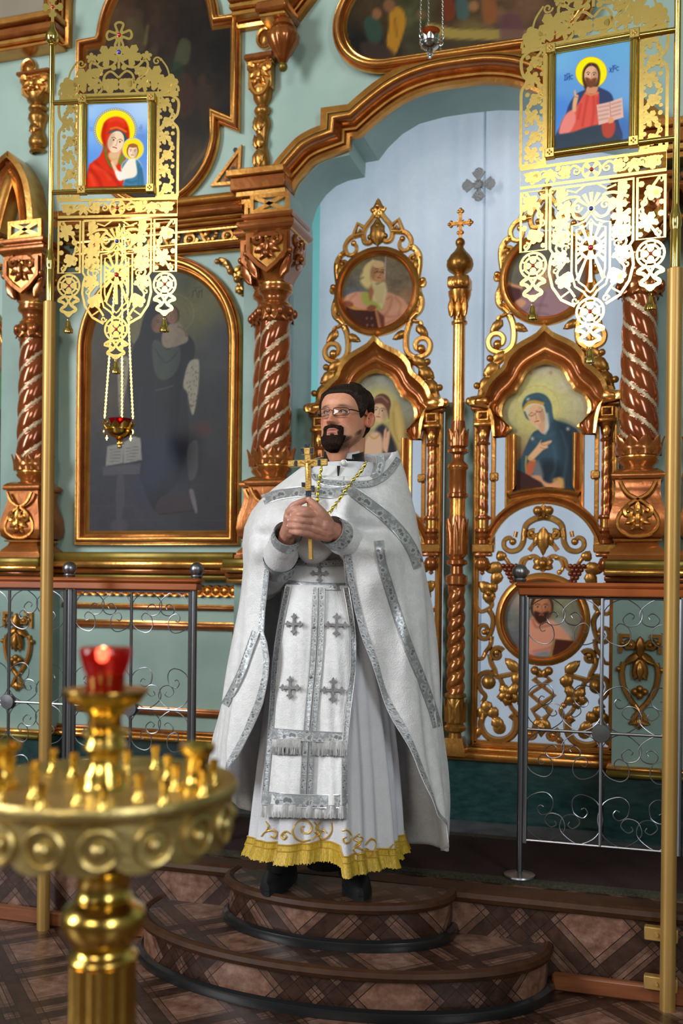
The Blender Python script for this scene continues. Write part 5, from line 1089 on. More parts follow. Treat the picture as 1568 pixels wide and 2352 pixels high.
# ================================================================ HANGING LAMPS
def chain(b, p0, p1, r, mi=0):
    p0 = Vector(p0); p1 = Vector(p1); n = max(4, int((p1 - p0).length / (r * 2.6)))
    ax = (p1 - p0).normalized(); s = ax.orthogonal().normalized(); u = ax.cross(s)
    for i in range(n):
        c = p0 + (p1 - p0) * ((i + .5) / n); q = s if i % 2 else u; hl = (p1 - p0).length / n * .62
        b.tube([c + ax * hl * sin(a) + q * r * cos(a) for a in (0, PI / 3, 2 * PI / 3, PI, 4 * PI / 3, 5 * PI / 3)], r * .38, 4, mi, closed=True)
def hang_lamp(lab, c, R, mat, glass, spread, ztop, red=True):
    t = thing('hanging_lamp', lab, 'lamp', c)
    b = B(); b.lathe([(.0001, -1.75), (.12, -1.73), (.17, -1.62), (.12, -1.5), (.10, -1.48), (.30, -1.44), (.30, -1.41), (.12, -1.38), (.14, -1.3), (.28, -1.12), (.30, -1.10), (.2, -1.08), (.42, -1.0), (.7, -.82), (.86, -.6), (.9, -.42), (.92, -.40), (.92, -.36), (.88, -.35)], 32); b.xf(Matrix.Diagonal((R, R, R, 1))); b.build('bowl', mat, t, angle=50)
    b = B()   # pierced crown of petals
    for k in range(9):
        a = 2 * PI * k / 9; rows = []
        for i in range(7):
            tt = i / 6; w = .34 * (1 - tt ** 2.2) + .01; rows.append([((.9 + .12 * tt) * R * cos(a + w * s), (.9 + .12 * tt) * R * sin(a + w * s), R * (-.36 + .5 * tt)) for s in (-1, -.5, 0, .5, 1)])
        b.grid(rows)
    for k in range(30): a = 2 * PI * k / 30; b.ball((.94 * R * cos(a), .94 * R * sin(a), -.38 * R), .035 * R, 0, 4)
    b.build('pierced_rim', mat, t)
    b = B(); b.lathe([(.0001, -.3), (.5, -.28), (.72, 0), (.82, .2), (.85, .24), (.80, .24), (.68, 0), (.45, -.22), (.0001, -.25)], 28); b.xf(Matrix.Translation((0, 0, (.14 if red else .45) * R)) @ Matrix.Diagonal((R, R, R, 1))); b.build('glass_cup', glass, t)
    b = B(); b.ball((.0, 0, (.34 if red else .5) * R), .08 * R, 0, 8, (1, 1, 1.6)); b.build('flame', FLAME, t)
    for k in range(3):
        a = math.radians(-8 + 120 * k); ca, sa = cos(a), sin(a); b = B()
        S = spline([(.9, -.75), (1.05, -.85), (1.2, -.7), (1.15, -.5), (1.0, -.45), (1.2, -.25), (1.28, .0), (1.15, .15), (1.02, .05), (1.08, -.1)], 5); b.tube([(r * R * ca, r * R * sa, z * R) for r, z in S], .05 * R, 6)
        b.tube([(r * R * ca, r * R * sa, z * R) for r, z in ((1.1, .15), (1.18, .3))], .04 * R, 6); b.build('scroll_handle', mat, t)
        b = B(); chain(b, (1.16 * R * ca, 1.16 * R * sa, .3 * R), (spread * ca, spread * sa, ztop), .0034); b.build('chain', mat, t)
        b = B(); b.tube([(.98 * R * ca, .98 * R * sa, -.85 * R), (.98 * R * ca, .98 * R * sa, -1.0 * R)], .02 * R, 4)
        x, y, z = .98 * R * ca, .98 * R * sa, -1.12 * R
        b.box(x - .025 * R, x + .025 * R, y - .02 * R, y + .02 * R, z - .13 * R, z + .13 * R); b.box(x - .09 * R, x + .09 * R, y - .02 * R, y + .02 * R, z, z + .05 * R); b.build('pendant_cross', mat, t)
    return t
lg = hang_lamp('gold hanging icon lamp with red glass before the large arched icon', W(268, 985, -.32), .064, BRASS, REDGLASS, .012, .93)
b = B(); b.tube([(0, 0, .91), (0, 0, .96), (0, .1, .97), (0, .255, .97)], .006, 6); b.build('hook_arm', BRASS, lg)
lm = W(962, 85, -.42); hang_lamp('silver hanging lamp with amber glass high above the gate arch', lm, .046, M('lamp_silver', (.5, .5, .48), .2, 1.), ORGLASS, .02, 6.395 - lm.z, red=False)
# ================================================================ PROCESSIONAL BANNERS
class Fret:
    def __init__(s): s.b = B(); s.k = 0
    def pl(s, P, mi=0):
        s.k += 1; e = .00011 * (s.k % 11); s.b.prism(P, -.0007 - e, .0007 + e, mi); return s
    def rib(s, P, w, closed=False):
        w = w * 1.02 if not isinstance(w, (tuple, list)) else (w[0] * 1.05, w[1] * 1.05); s.k += 1; e = .00011 * (s.k % 11); m = len(P); V = [Vector(p) for p in P]; L = []; R = []
        for i in range(m):
            a = V[(i - 1) % m] if closed or i else V[i]; c = V[(i + 1) % m] if closed or i < m - 1 else V[i]
            d = (c - a).normalized() if (c - a).length > 1e-9 else Vector((1, 0)); n = Vector((-d.y, d.x)); ww = (w if not isinstance(w, (tuple, list)) else w[0] + (w[1] - w[0]) * i / (m - 1)) / 2
            L.append(V[i] + n * ww); R.append(V[i] - n * ww)
        y0, y1 = -.0007 - e, .0007 + e; vs = [(p.x, y0, p.y) for p in L] + [(p.x, y0, p.y) for p in R] + [(p.x, y1, p.y) for p in L] + [(p.x, y1, p.y) for p in R]; fs = []
        for i in range(m if closed else m - 1):
            j = (i + 1) % m; fs += [[i, j, m + j, m + i], [2*m+i, 3*m+i, 3*m+j, 2*m+j], [i, 2*m+i, 2*m+j, j], [m+i, m+j, 3*m+j, 3*m+i]]
        s.b.add(vs, fs); return s
    def ring(s, x, z, r, w, n=24): return s.rib(arc(x, z, r, 0, 360, n)[:-1], w, True)
    def disc(s, x, z, r, n=9): return s.pl(arc(x, z, r, 0, 360, n)[:-1])
    def leaf(s, x, z, r, a):
        P = []; a = math.radians(a); r *= 1.0
        for i in range(30):
            t = 2 * PI * i / 30; lob = .62 + .38 * abs(cos(2.5 * t)) ** .8 - .08 * (i % 2)
            if abs(t - PI) < .35: lob *= .55
            P.append((x + r * lob * cos(t + a), z + r * lob * sin(t + a)))
        return s.pl(P)
    def grape(s, x, z, r, a=-90):
        a = math.radians(a); c, d = cos(a), sin(a); r *= .98
        for (u, v) in ((0, 0), (0, .62), (0, -.62), (.5, .32), (.5, -.32), (1, 0), (-.45, .35), (-.45, -.35), (.45, .9), (.45, -.9), (-.4, .9), (-.4, -.9)):
            s.disc(x + r * (u * c - v * d) * .62, z + r * (u * d + v * c) * .62, r * .34, 8)
        s.disc(x, z, r * .6, 10); return s
    def curl(s, x, z, r, a, t, w=.007): return s.rib(spiral(x, z, r, r * .25, a, t, 14), (w, w * .8))
def fret_panel(f, x0, x1, z0, z1, seed=0, frame=True):
    """vine with leaves and grapes filling an upright panel"""
    wd = x1 - x0; xc = (x0 + x1) / 2; h = z1 - z0
    if frame: f.rib([(x0, z0), (x1, z0), (x1, z1), (x0, z1)], .0085, True)
    n = max(2, round(h / (wd * 1.0))); st = h / n
    f.rib(spline([(xc + (wd * .32 if (k + seed) % 2 else -wd * .32), z0 + st * k) for k in range(n + 1)], 6), .0085)
    for k in range(n):
        s = 1 if (k + seed) % 2 else -1; zc = z0 + st * (k + .5)
        if (k + seed) % 2: f.leaf(xc - s * wd * .12, zc + st * .05, wd * .42, 90 + 40 * s)
        else: f.grape(xc - s * wd * .08, zc, wd * .36, -90 + 20 * s)
        f.curl(xc + s * wd * .28, zc - st * .33, wd * .15, 90, 1.1 * s); f.curl(xc - s * wd * .33, zc + st * .42, wd * .13, -90, -1.0 * s, .006)
        f.disc(xc + s * wd * .36, zc + st * .28, wd * .12, 7); f.disc(xc - s * wd * .38, zc - st * .35, wd * .10, 7)
def roundel(f, x, z, r):
    f.ring(x, z, r, .008); f.ring(x, z, r * .66, .0075)
    for k in range(8): a = k * PI / 4 + PI / 8; f.rib([(x + r * .66 * cos(a), z + r * .66 * sin(a)), (x + r * cos(a), z + r * sin(a))], .006)
    for k in range(4):
        a = PI / 2 * k; q = lambda u, v: (x + r * .6 * (u * cos(a) - v * sin(a)), z + r * .6 * (u * sin(a) + v * cos(a))); f.pl([q(.1, .0), q(.5, .4), q(1, .45), q(1, -.45), q(.5, -.4)])
def tail(f, x, z, w, h):
    """small fretted tip below a roundel"""
    for s in (-1, 1): f.rib([(x + s * q * w, z - t * h) for q, t in spline([(.35, 0), (.75, .12), (.95, .25), (.55, .32), (.3, .5), (.6, .62), (.7, .75), (.35, .85), (.1, 1)], 3)], .012)
    f.rib([(x - .3 * w, z - .02 * h), (x + .3 * w, z - .55 * h)], .009); f.rib([(x + .3 * w, z - .02 * h), (x - .3 * w, z - .55 * h)], .009); f.pl([(x - .3 * w, z - .8 * h), (x + .3 * w, z - .8 * h), (x + .12 * w, z - 1.1 * h), (x - .12 * w, z - 1.1 * h)])
def bell(t, x, z, mat):
    b = B(); b.lathe([(.0001, -.002), (.006, -.003), (.008, -.008), (.009, -.016), (.012, -.024), (.0145, -.031), (.018, -.034), (.0185, -.048), (.016, -.048), (.012, -.03), (.0001, -.02)], 20, (x, 0, z)); b.tube([(x, 0, z + .004 + .006 * cos(a)) if False else (x + .004 * sin(a), 0, z + .003 + .005 * cos(a)) for a in np.linspace(0, 2 * PI, 9)[:-1]], .0012, 5, closed=True)
    b.build('bell', mat, t, angle=50)
def gem(t, x, z, r, mat, y=-.003):
    b = B(); b.ball((x, y, z), r, 0, 8, (1, .7, 1)); b.build('gem', mat, t)
def banner(lab, px, psi, side, zc, painter, jt, fin, red_top=True):
    """side: +1 plate lies to the right of the pole. zc frame centre height, jt = joint height of thick pole"""
    t = thing('processional_banner', lab, 'banner', (px, -1.06, 0), psi); X = side * .267
    f = Fret()   # crown
    f.rib([(-.237, .197), (.237, .197)], .02)
    for s in (-1, 1):
        f.grape(s * .195, .235, .045, -90 + s * 40); f.rib([(s * x, z) for x, z in spline([(.237, .205), (.232, .225), (.21, .21), (.19, .2)], 4)], .01)
        f.leaf(s * .135, .262, .052, 90 - s * 30); f.curl(s * .15, .325, .017, 0, 1.2 * s, .006); f.rib([(s * x, z) for x, z in spline([(.165, .335), (.19, .30), (.2, .27)], 4)], .006); f.leaf(s * .045, .350, .048, 60 if s > 0 else 120)
        f.rib([(s * x, z) for x, z in spline([(.01, .33), (.03, .31), (.07, .305), (.10, .33), (.115, .315), (.105, .28), (.075, .255), (.065, .225), (.08, .205)], 5)], .009)
        f.rib([(s * x, z) for x, z in spline([(0, .265), (.03, .29), (.055, .275), (.06, .24), (.04, .21)], 5)], .008); f.grape(s * .033, .24, .038, -90); f.leaf(s * .098, .235, .03, 70); f.curl(s * .09, .335, .018, 180, -1.1 * s); f.grape(s * .085, .29, .026, -90); f.curl(s * .165, .21, .014, 0, 1 * s, .006)
        f.disc(s * .02, .305, .011); f.disc(s * .17, .245, .012); f.leaf(s * .11, .345, .022, 90)
    f.ring(0, .364, .011, .009, 14); f.rib([(0, .30), (0, .42)], .01)
    for k in range(4):
        a = PI / 2 * k; q = lambda u, v: (u * cos(a) - v * sin(a), .431 + u * sin(a) + v * cos(a)); f.rib([q(*p) for p in spline([(.006, .004), (.022, .010), (.042, .016), (.05, .0), (.042, -.016), (.022, -.010), (.006, -.004)], 4)], .009)
        a2 = a + PI / 4; f.rib([(0, .431), (.022 * cos(a2), .431 + .022 * sin(a2))], (.012, .002))
    o = []
    f.b.xf(Matrix.Translation((X, 0, zc))); crown = f.b.build('crown_plate', BRASSF, t, smooth=False)
    for s in (-1, 1):   # side plates
        f = Fret(); fret_panel(f, *sorted((s * .157, s * .226)), -.198, .185, 0 if s > 0 else 1, False); f.rib([(s * .157, -.2), (s * .157, .195)], .014); f.rib([(s * x, z) for x, z in spline([(.20, .195), (.236, .17), (.234, .12), (.215, .09), (.236, .06), (.237, -.0)], 5)] + [(s * .237, -.2)], .010); f.rib([(s * .15, -.2), (s * .24, -.2)], .016)
        f.b.xf(Matrix.Translation((X, 0, zc))); f.b.build('side_plate', BRASSF, t, smooth=False)
    f = Fret(); f.rib([(-.237, -.208), (.237, -.208), (.237, -.272), (-.237, -.272)], .010, True)
    for s in (-1, 1):
        f.rib([(s * x, z) for x, z in spline([(.03, -.24), (.06, -.22), (.10, -.255), (.14, -.225), (.18, -.255), (.225, -.225)], 6)], .008); f.grape(s * .085, -.238, .026, 0 if s > 0 else 180); f.leaf(s * .135, -.245, .026, 90); f.grape(s * .195, -.238, .03, -90); f.curl(s * .16, -.238, .016, 0, 1.2); f.curl(s * .05, -.24, .014, 90, 1.2 * s, .006); f.disc(s * .11, -.222, .009)
    f.ring(0, -.24, .029, .008, 20)
    for k in range(4): a = PI / 2 * k + PI / 4; f.rib([(0, -.24), (.028 * cos(a), -.24 + .028 * sin(a))], (.004, .018))
    f.b.xf(Matrix.Translation((X, 0, zc))); f.b.build('cross_band', BRASSF, t, smooth=False); gem(t, X, zc - .24, .0065, RUBY)
    for s in (-1, 1):   # side pendants
        x0, x1 = sorted((s * .1475, s * .234)); f = Fret(); fret_panel(f, x0, x1, -.49, -.288, 1 if s > 0 else 0); roundel(f, (x0 + x1) / 2, -.54, .043); tail(f, (x0 + x1) / 2, -.58, .042, .075)
        f.b.xf(Matrix.Translation((X, 0, zc))); f.b.build('side_pendant', BRASSF, t, smooth=False); gem(t, X + (x0 + x1) / 2, zc - .54, .006, RUBY); bell(t, X + (x0 + x1) / 2, zc - .675, BRASS)
    # middle pendant
    f = Fret(); f.rib([(-.135, -.288), (.135, -.288)] + [(.135, -.49), (.125, -.505), (.133, -.53), (.137, -.57), (.125, -.62), (.095, -.665), (.05, -.69)], .009); f.rib([(-.135, -.288), (-.135, -.49), (-.125, -.505), (-.133, -.53), (-.137, -.57), (-.125, -.62), (-.095, -.665), (-.05, -.69)], .009)
    sh = [(0, -.385), (.018, -.408), (.04, -.418), (.062, -.42), (.062, -.58), (.05, -.625), (.022, -.645), (.012, -.66), (0, -.668)]; sh = sh + [(-x, z) for x, z in sh[-2:0:-1]]
    f.rib(sh, .007, True); f.rib([(x * .76, -.525 + (z + .525) * .86) for x, z in sh], .006, True)
    f.ring(0, -.50, .034, .010); 
    for k in range(16):
        a = 2 * PI * k / 16 + PI / 2; L = min(.046 / max(.05, abs(cos(a))), (.085 if sin(a) > 0 else .115)); f.rib([(.036 * cos(a), -.50 + .036 * sin(a)), (L * cos(a), -.50 + L * sin(a))], (.007, .013))
    for k in range(4): a = PI / 2 * k; f.rib([(0, -.50), (.03 * cos(a), -.50 + .03 * sin(a))], (.006, .024))
    for k in range(5): a = math.radians(90 + (k - 2) * 24); f.rib([(.0, -.37), (.06 * cos(a), -.37 + .055 * sin(a))], (.003, .013))
    f.ring(0, -.37, .008, .007, 12)
    for s in (-1, 1):
        f.rib([(s * x, z) for x, z in spline([(.008, -.38), (.03, -.40), (.055, -.39), (.06, -.355), (.04, -.33), (.075, -.325), (.12, -.345)], 5)], .010); f.leaf(s * .085, -.365, .034, 70); f.curl(s * .045, -.362, .016, 0, 1.2 * s); f.grape(s * .10, -.312, .026, 0); f.rib([(s * .02, -.29), (s * .05, -.31), (s * .08, -.30)], .006)
        f.leaf(s * .098, -.405, .036, 250); f.grape(s * .098, -.455, .036, -90); f.curl(s * .085, -.495, .013, 0, 1.2, .006); f.leaf(s * .10, -.53, .034, 90 - 40 * s); f.rib([(s * x, z) for x, z in spline([(.075, -.43), (.115, -.49), (.08, -.53), (.11, -.58), (.07, -.63), (.05, -.66)], 5)], .008); f.grape(s * .085, -.60, .034, -90 - 30 * s); f.curl(s * .115, -.565, .013, 90, 1.1 * s, .006); f.curl(s * .05, -.672, .012, 0, 1.1 * s, .006); f.curl(s * .118, -.43, .012, 90, 1.1 * s, .006)
        f.rib([(s * .062, -.48), (s * .075, -.48)], .007); f.rib([(s * .1, -.66), (s * .07, -.64)], .006)
    roundel(f, 0, -.712, .044); tail(f, 0, -.755, .046, .068)
    f.b.xf(Matrix.Translation((X, 0, zc))); f.b.build('middle_pendant', BRASSF, t, smooth=False)
    gem(t, X, zc - .37, .0075, SAPPH); gem(t, X, zc - .50, .009, RUBY); gem(t, X, zc - .712, .0065, RUBY); bell(t, X, zc - .835, BRASS); gem(t, X, zc + .431, .0085, RUBY); gem(t, X, zc + .364, .0085, SAPPH)
    # framed icon
    b = B(); hw, hh = .135, .175
    for s in (-1, 1):
        b.tube([(X + s * hw, -.014, zc - hh), (X + s * hw, -.014, zc + hh)], .0105, 10); b.tube([(X - hw, -.014, zc + s * hh), (X + hw, -.014, zc + s * hh)], .0105, 10)
        b.tube([(X - hw, -.012, zc + s * (hh + .012)), (X + hw, -.012, zc + s * (hh + .012))], .0035, 6); b.tube([(X + s * (hw + .012), -.012, zc - hh), (X + s * (hw + .012), -.012, zc + hh)], .0035, 6); b.tube([(X - hw, -.012, zc + s * (hh - .012)), (X + hw, -.012, zc + s * (hh - .012))], .003, 6); b.tube([(X + s * (hw - .012), -.012, zc - hh), (X + s * (hw - .012), -.012, zc + hh)], .003, 6)
    b.build('frame', BRASS, t)
    for sx in (-1, 1):
        for sz in (-1, 1):
            b = B(); x, z = X + sx * hw, zc + sz * hh; b.box(x - .016, x + .016, -.03, -.002, z - .016, z + .016, 0, .002)
            for (dx, dz) in ((0, .006), (.006, 0), (-.006, 0), (0, -.006)): b.ball((x + dx, -.03, z + dz), .0035, 1, 4)
            b.build('corner_block', [BRASSF, GILTD], t)
    M4 = Matrix.Translation((px, -1.06, 0)) @ Matrix.Rotation(psi, 4, 'Z')
    icon_mesh('icon_picture', X - hw + .006, X + hw - .006, zc - hh + .006, zc + hh - .006, 150, None, painter, -.010, t, rough=.22, tf=M4, bumpy=.02)
    for s in (-1, 1): b = B(); b.tube([(0, 0, zc + s * hh), (X, -.010, zc + s * hh)], .0095, 10); b.build('arm', BRASS, t)
    # pole
    b = B(); b.lathe([(.0245, .0), (.0245, jt), (.018, jt + .004)], 24); b.build('pole', POLEM, t)
    b = B(); b.lathe([(.0165, jt), (.0165, jt + .125), (.015, jt + .13), (.0185, jt + .14), (.0185, jt + .175), (.014, jt + .185), (.0108, jt + .21), (.0106, fin - .03), (.013, fin - .028), (.011, fin - .02)], 24); b.build('pole_tube', BRASS, t, angle=50)
    b = B(); b.lathe([(.011, -.022), (.016, -.018), (.024, -.008), (.0265, .006), (.024, .02), (.014, .035), (.008, .05), (.006, .065)], 24, (0, 0, fin)); b.build('finial_bulb', BRASS, t)
    f = Fret()
    for k in range(4):
        a = PI / 2 * k; q = lambda u, v: (u * cos(a) - v * sin(a), u * sin(a) + v * cos(a)); f.pl([q(0, .008), q(.02, .008), q(.026, .016), q(.036, .014), q(.042, 0), q(.036, -.014), q(.026, -.016), q(.02, -.008), q(0, -.008)])
    f.pl([(-.006, -.07), (.006, -.07), (.006, 0), (-.006, 0)]); f.b.xf(Matrix.Translation((0, 0, fin + .125))); f.b.build('finial_cross', BRASSF, t, smooth=False); gem(t, 0, fin + .125, .007, RUBY)
    return t
def pt_kazan(p):
    p.zoom(90, 50, 5.058)
    p.grad([(470, 1100, (150, 186, 232)), (1100, 1050, (172, 200, 236)), (480, 1700, (96, 146, 220)), (1130, 1500, (92, 140, 216)), (500, 1300, (120, 168, 230))])
    p.ell(775, 1310, 250, 250, (196, 196, 178), 0, .05); p.ell(775, 1310, 225, 225, (252, 226, 20), 0, .03)
    for k in range(60): a = 2 * PI * k / 60; p.ring(775 + 240 * cos(a), 1310 + 240 * sin(a), 12, 3, (126, 124, 110), .8)
    p.poly([(470, 2060), (472, 1760), (520, 1690), (600, 1620), (640, 1500), (610, 1380), (640, 1240), (700, 1180), (790, 1158), (880, 1190), (930, 1280), (940, 1400), (905, 1560), (900, 1680), (880, 1800), (880, 2060)], (214, 48, 22), 4)
    for q in ([(660, 1250), (640, 1400), (670, 1520), (690, 1640), (740, 1760)], [(560, 1700), (640, 1780), (760, 1860), (840, 1960)], [(500, 1780), (600, 1900), (640, 2050)], [(900, 1300), (915, 1420), (890, 1540)]): p.line(q, 26, (150, 26, 14), 10, .7)
    for q in ([(720, 1200), (790, 1180), (860, 1210)], [(540, 1740), (660, 1800), (720, 1880)], [(500, 1850), (540, 1950)]): p.line(q, 22, (240, 96, 60), 12, .6)
    p.poly([(690, 1360), (720, 1325), (800, 1310), (870, 1340), (912, 1400), (900, 1500), (860, 1440), (800, 1350), (720, 1350)], (44, 84, 92), 3); p.line([(720, 1300), (800, 1285), (900, 1330)], 16, (220, 150, 60), 4, .8)
    p.poly([(640, 1480), (680, 1560), (700, 1660), (760, 1760), (720, 1740), (670, 1640)], (90, 120, 40), 4); p.poly([(700, 1590), (850, 1500), (840, 1600), (800, 1720), (750, 1700)], (220, 176, 130), 6); p.poly([(820, 1660), (880, 1560), (890, 1640), (850, 1720)], (110, 130, 50), 5)
    p.face(785, 1450, 128, (244, 206, 172), None, .15, 16, None, (120, 66, 40)); p.line([(800, 1640), (760, 1660), (720, 1640)], 10, (210, 160, 70), 4, .8)
    p.ell(985, 1530, 128, 132, (200, 196, 160), 0, .06); p.ell(985, 1530, 116, 120, (250, 218, 30), 0, .04)
    p.poly([(880, 1680), (940, 1650), (1020, 1640), (1080, 1700), (1110, 1820), (1120, 2060), (880, 2060), (890, 1900), (850, 1760)], (240, 228, 210), 4); p.poly([(1020, 1660), (1070, 1690), (1110, 1800), (1125, 2060), (900, 2060), (890, 1900), (1000, 1860), (1040, 1800)], (66, 122, 156), 4); p.poly([(870, 1700), (930, 1650), (900, 1700), (860, 1760)], (72, 120, 160), 4)
    for q in ([(910, 1900), (980, 1920), (1030, 1900)], [(1050, 1720), (1060, 1850), (1050, 2040)], [(910, 1960), (960, 2000)], [(1085, 1760), (1095, 1900), (1090, 2040)]): p.line(q, 12, (36, 78, 116), 8, .7)
    p.poly([(735, 1690), (780, 1740), (830, 1790), (900, 1800), (890, 1880), (830, 1900), (790, 1840), (770, 1770)], (240, 232, 222), 4); p.poly([(735, 1685), (760, 1690), (800, 1760), (780, 1790), (750, 1740)], (236, 196, 160), 4)
    p.face(982, 1560, 76, (246, 210, 176), (150, 90, 50), 0, 4, None, (120, 70, 50)); p.ell(982, 1492, 55, 22, (160, 96, 52), 0, .4)
    for (x, y) in ((480, 1310), (1050, 1300), (1040, 1380), (1080, 1380)):
        for k in range(3): p.line([(x + k * 14, y - 20), (x + k * 14 + 4, y + 18)], 5, (110, 126, 190), 4, .7, False)
    for k in range(3): p.line([(1060 + k * 14, 1290), (1064 + k * 10, 1250)], 4, (110, 120, 170), 3, .7, False)
def pt_christ(p):
    p.zoom(1150, 0, 3.751)
    p.grad([(420, 500, (110, 168, 214)), (960, 380, (104, 164, 210)), (960, 700, (110, 160, 212)), (420, 900, (78, 132, 208)), (970, 1100, (70, 112, 176)), (450, 700, (96, 150, 210))])
    p.ell(686, 580, 136, 136, (240, 180, 30), 0, .03); p.ell(686, 580, 130, 130, (246, 232, 16), 0, .03)
    p.poly([(470, 960), (500, 860), (560, 770), (640, 730), (720, 700), (790, 720), (860, 760), (890, 840), (930, 1000), (930, 1180), (400, 1240), (440, 1020)], (54, 66, 102), 4)
    p.poly([(430, 1060), (470, 960), (540, 900), (580, 850), (640, 750), (690, 765), (750, 745), (760, 850), (780, 1000), (700, 1060), (540, 1110)], (216, 84, 72), 4); p.poly([(440, 1020), (480, 940), (540, 910), (560, 1000), (500, 1110), (420, 1110)], (228, 130, 120), 5)
    for q in ([(660, 780), (640, 900), (620, 1040)], [(710, 780), (715, 900), (700, 1040)], [(600, 860), (580, 980)], [(745, 800), (750, 920)]): p.line(q, 12, (168, 52, 46), 8, .7)
    p.poly([(530, 1100), (640, 1060), (780, 1030), (820, 1100), (930, 1130), (920, 1240), (400, 1250), (420, 1130)], (52, 66, 80), 5); p.poly([(790, 1010), (890, 1000), (900, 1080), (860, 1140), (800, 1120)], (178, 70, 56), 5); p.line([(640, 760), (690, 775), (750, 755)], 10, (206, 140, 70), 4)
    p.poly([(640, 690), (740, 690), (735, 750), (690, 765), (645, 750)], (206, 140, 104), 4)
    p.poly([(610, 640), (615, 560), (650, 508), (690, 496), (735, 512), (762, 570), (760, 650), (740, 700), (660, 700), (640, 740), (625, 700)], (76, 48, 38), 4)
    p.face(685, 605, 82, (222, 168, 134), None, 0, 2, (112, 68, 46), (70, 40, 30)); p.line([(686, 505), (684, 530)], 3, (140, 100, 80), 2)
    p.poly([(530, 910), (535, 820), (545, 790), (540, 745), (552, 735), (562, 770), (580, 780), (575, 820), (565, 870), (560, 920)], (220, 164, 120), 4); p.line([(553, 790), (572, 800)], 4, (150, 100, 70), 2)
    p.poly([(738, 858), (850, 830), (956, 790), (972, 960), (860, 1000), (760, 1032)], (224, 178, 164), 3, 1, False); p.line([(850, 830), (864, 990)], 6, (170, 124, 116), 3)
    for k in range(4):
        p.line([(758, 880 + k * 36), (838, 862 + k * 36)], 16, (186, 140, 130), 4, .8); p.line([(868, 850 + k * 34), (944, 826 + k * 34)], 16, (186, 140, 130), 4, .8)
    p.poly([(838, 1000), (850, 965), (870, 960), (888, 980), (885, 1005), (850, 1015)], (226, 150, 110), 4)
    def glyph(segs, x, y, s):
        for g in segs: p.line([(x + a * s, y + c * s) for a, c in g], 6, (38, 66, 128), 3, .95, False)
    glyph([[(0, -1), (0, 1)], [(-.2, -1), (.2, -1)], [(-.2, 1), (.2, 1)]], 462, 630, 20); glyph([[(-.5, -1), (-.5, 1)], [(.5, -1), (.5, 1)], [(-.5, .7), (.5, -.6)], [(-.6, -1.5), (.6, -1.6)]], 488, 627, 20); glyph([[(.5, -.8), (0, -1), (-.5, -.3), (-.5, .4), (0, 1), (.5, .8)]], 516, 624, 17)
    glyph([[(-.5, -1), (.5, 1)], [(.5, -1), (-.5, 1)]], 853, 556, 18); glyph([[(-.4, -1), (-.4, 1.2)], [(-.4, -1), (.4, -.9), (.5, -.3), (-.4, 0)], [(-.7, -1.5), (.7, -1.7)]], 882, 548, 19); glyph([[(.5, -.8), (0, -1), (-.5, -.3), (-.5, .4), (0, 1), (.5, .8)]], 910, 542, 17)
banner('left brass processional banner with icon of mother in red and child', -1.4183, math.radians(12), 1, 3.053, pt_kazan, W(110, 708, -1.06).z, W(90, 105, -1.06).z)
bn = banner('right brass processional banner with icon of bearded man holding an open book', .9003, math.radians(-4), -1, 2.99, pt_christ, W(1540, 602, -1.06).z, 3.75)
for z in (.235, .075): b = B(); b.box(-.075, .03, .008, .04, z - .022, z + .022, 0, .003); b.lathe([(.006, 0), (.006, .01)], 10, (-.035, 0, z), 0, axis='y'); b.build('holder_clip', POLEM, bn)
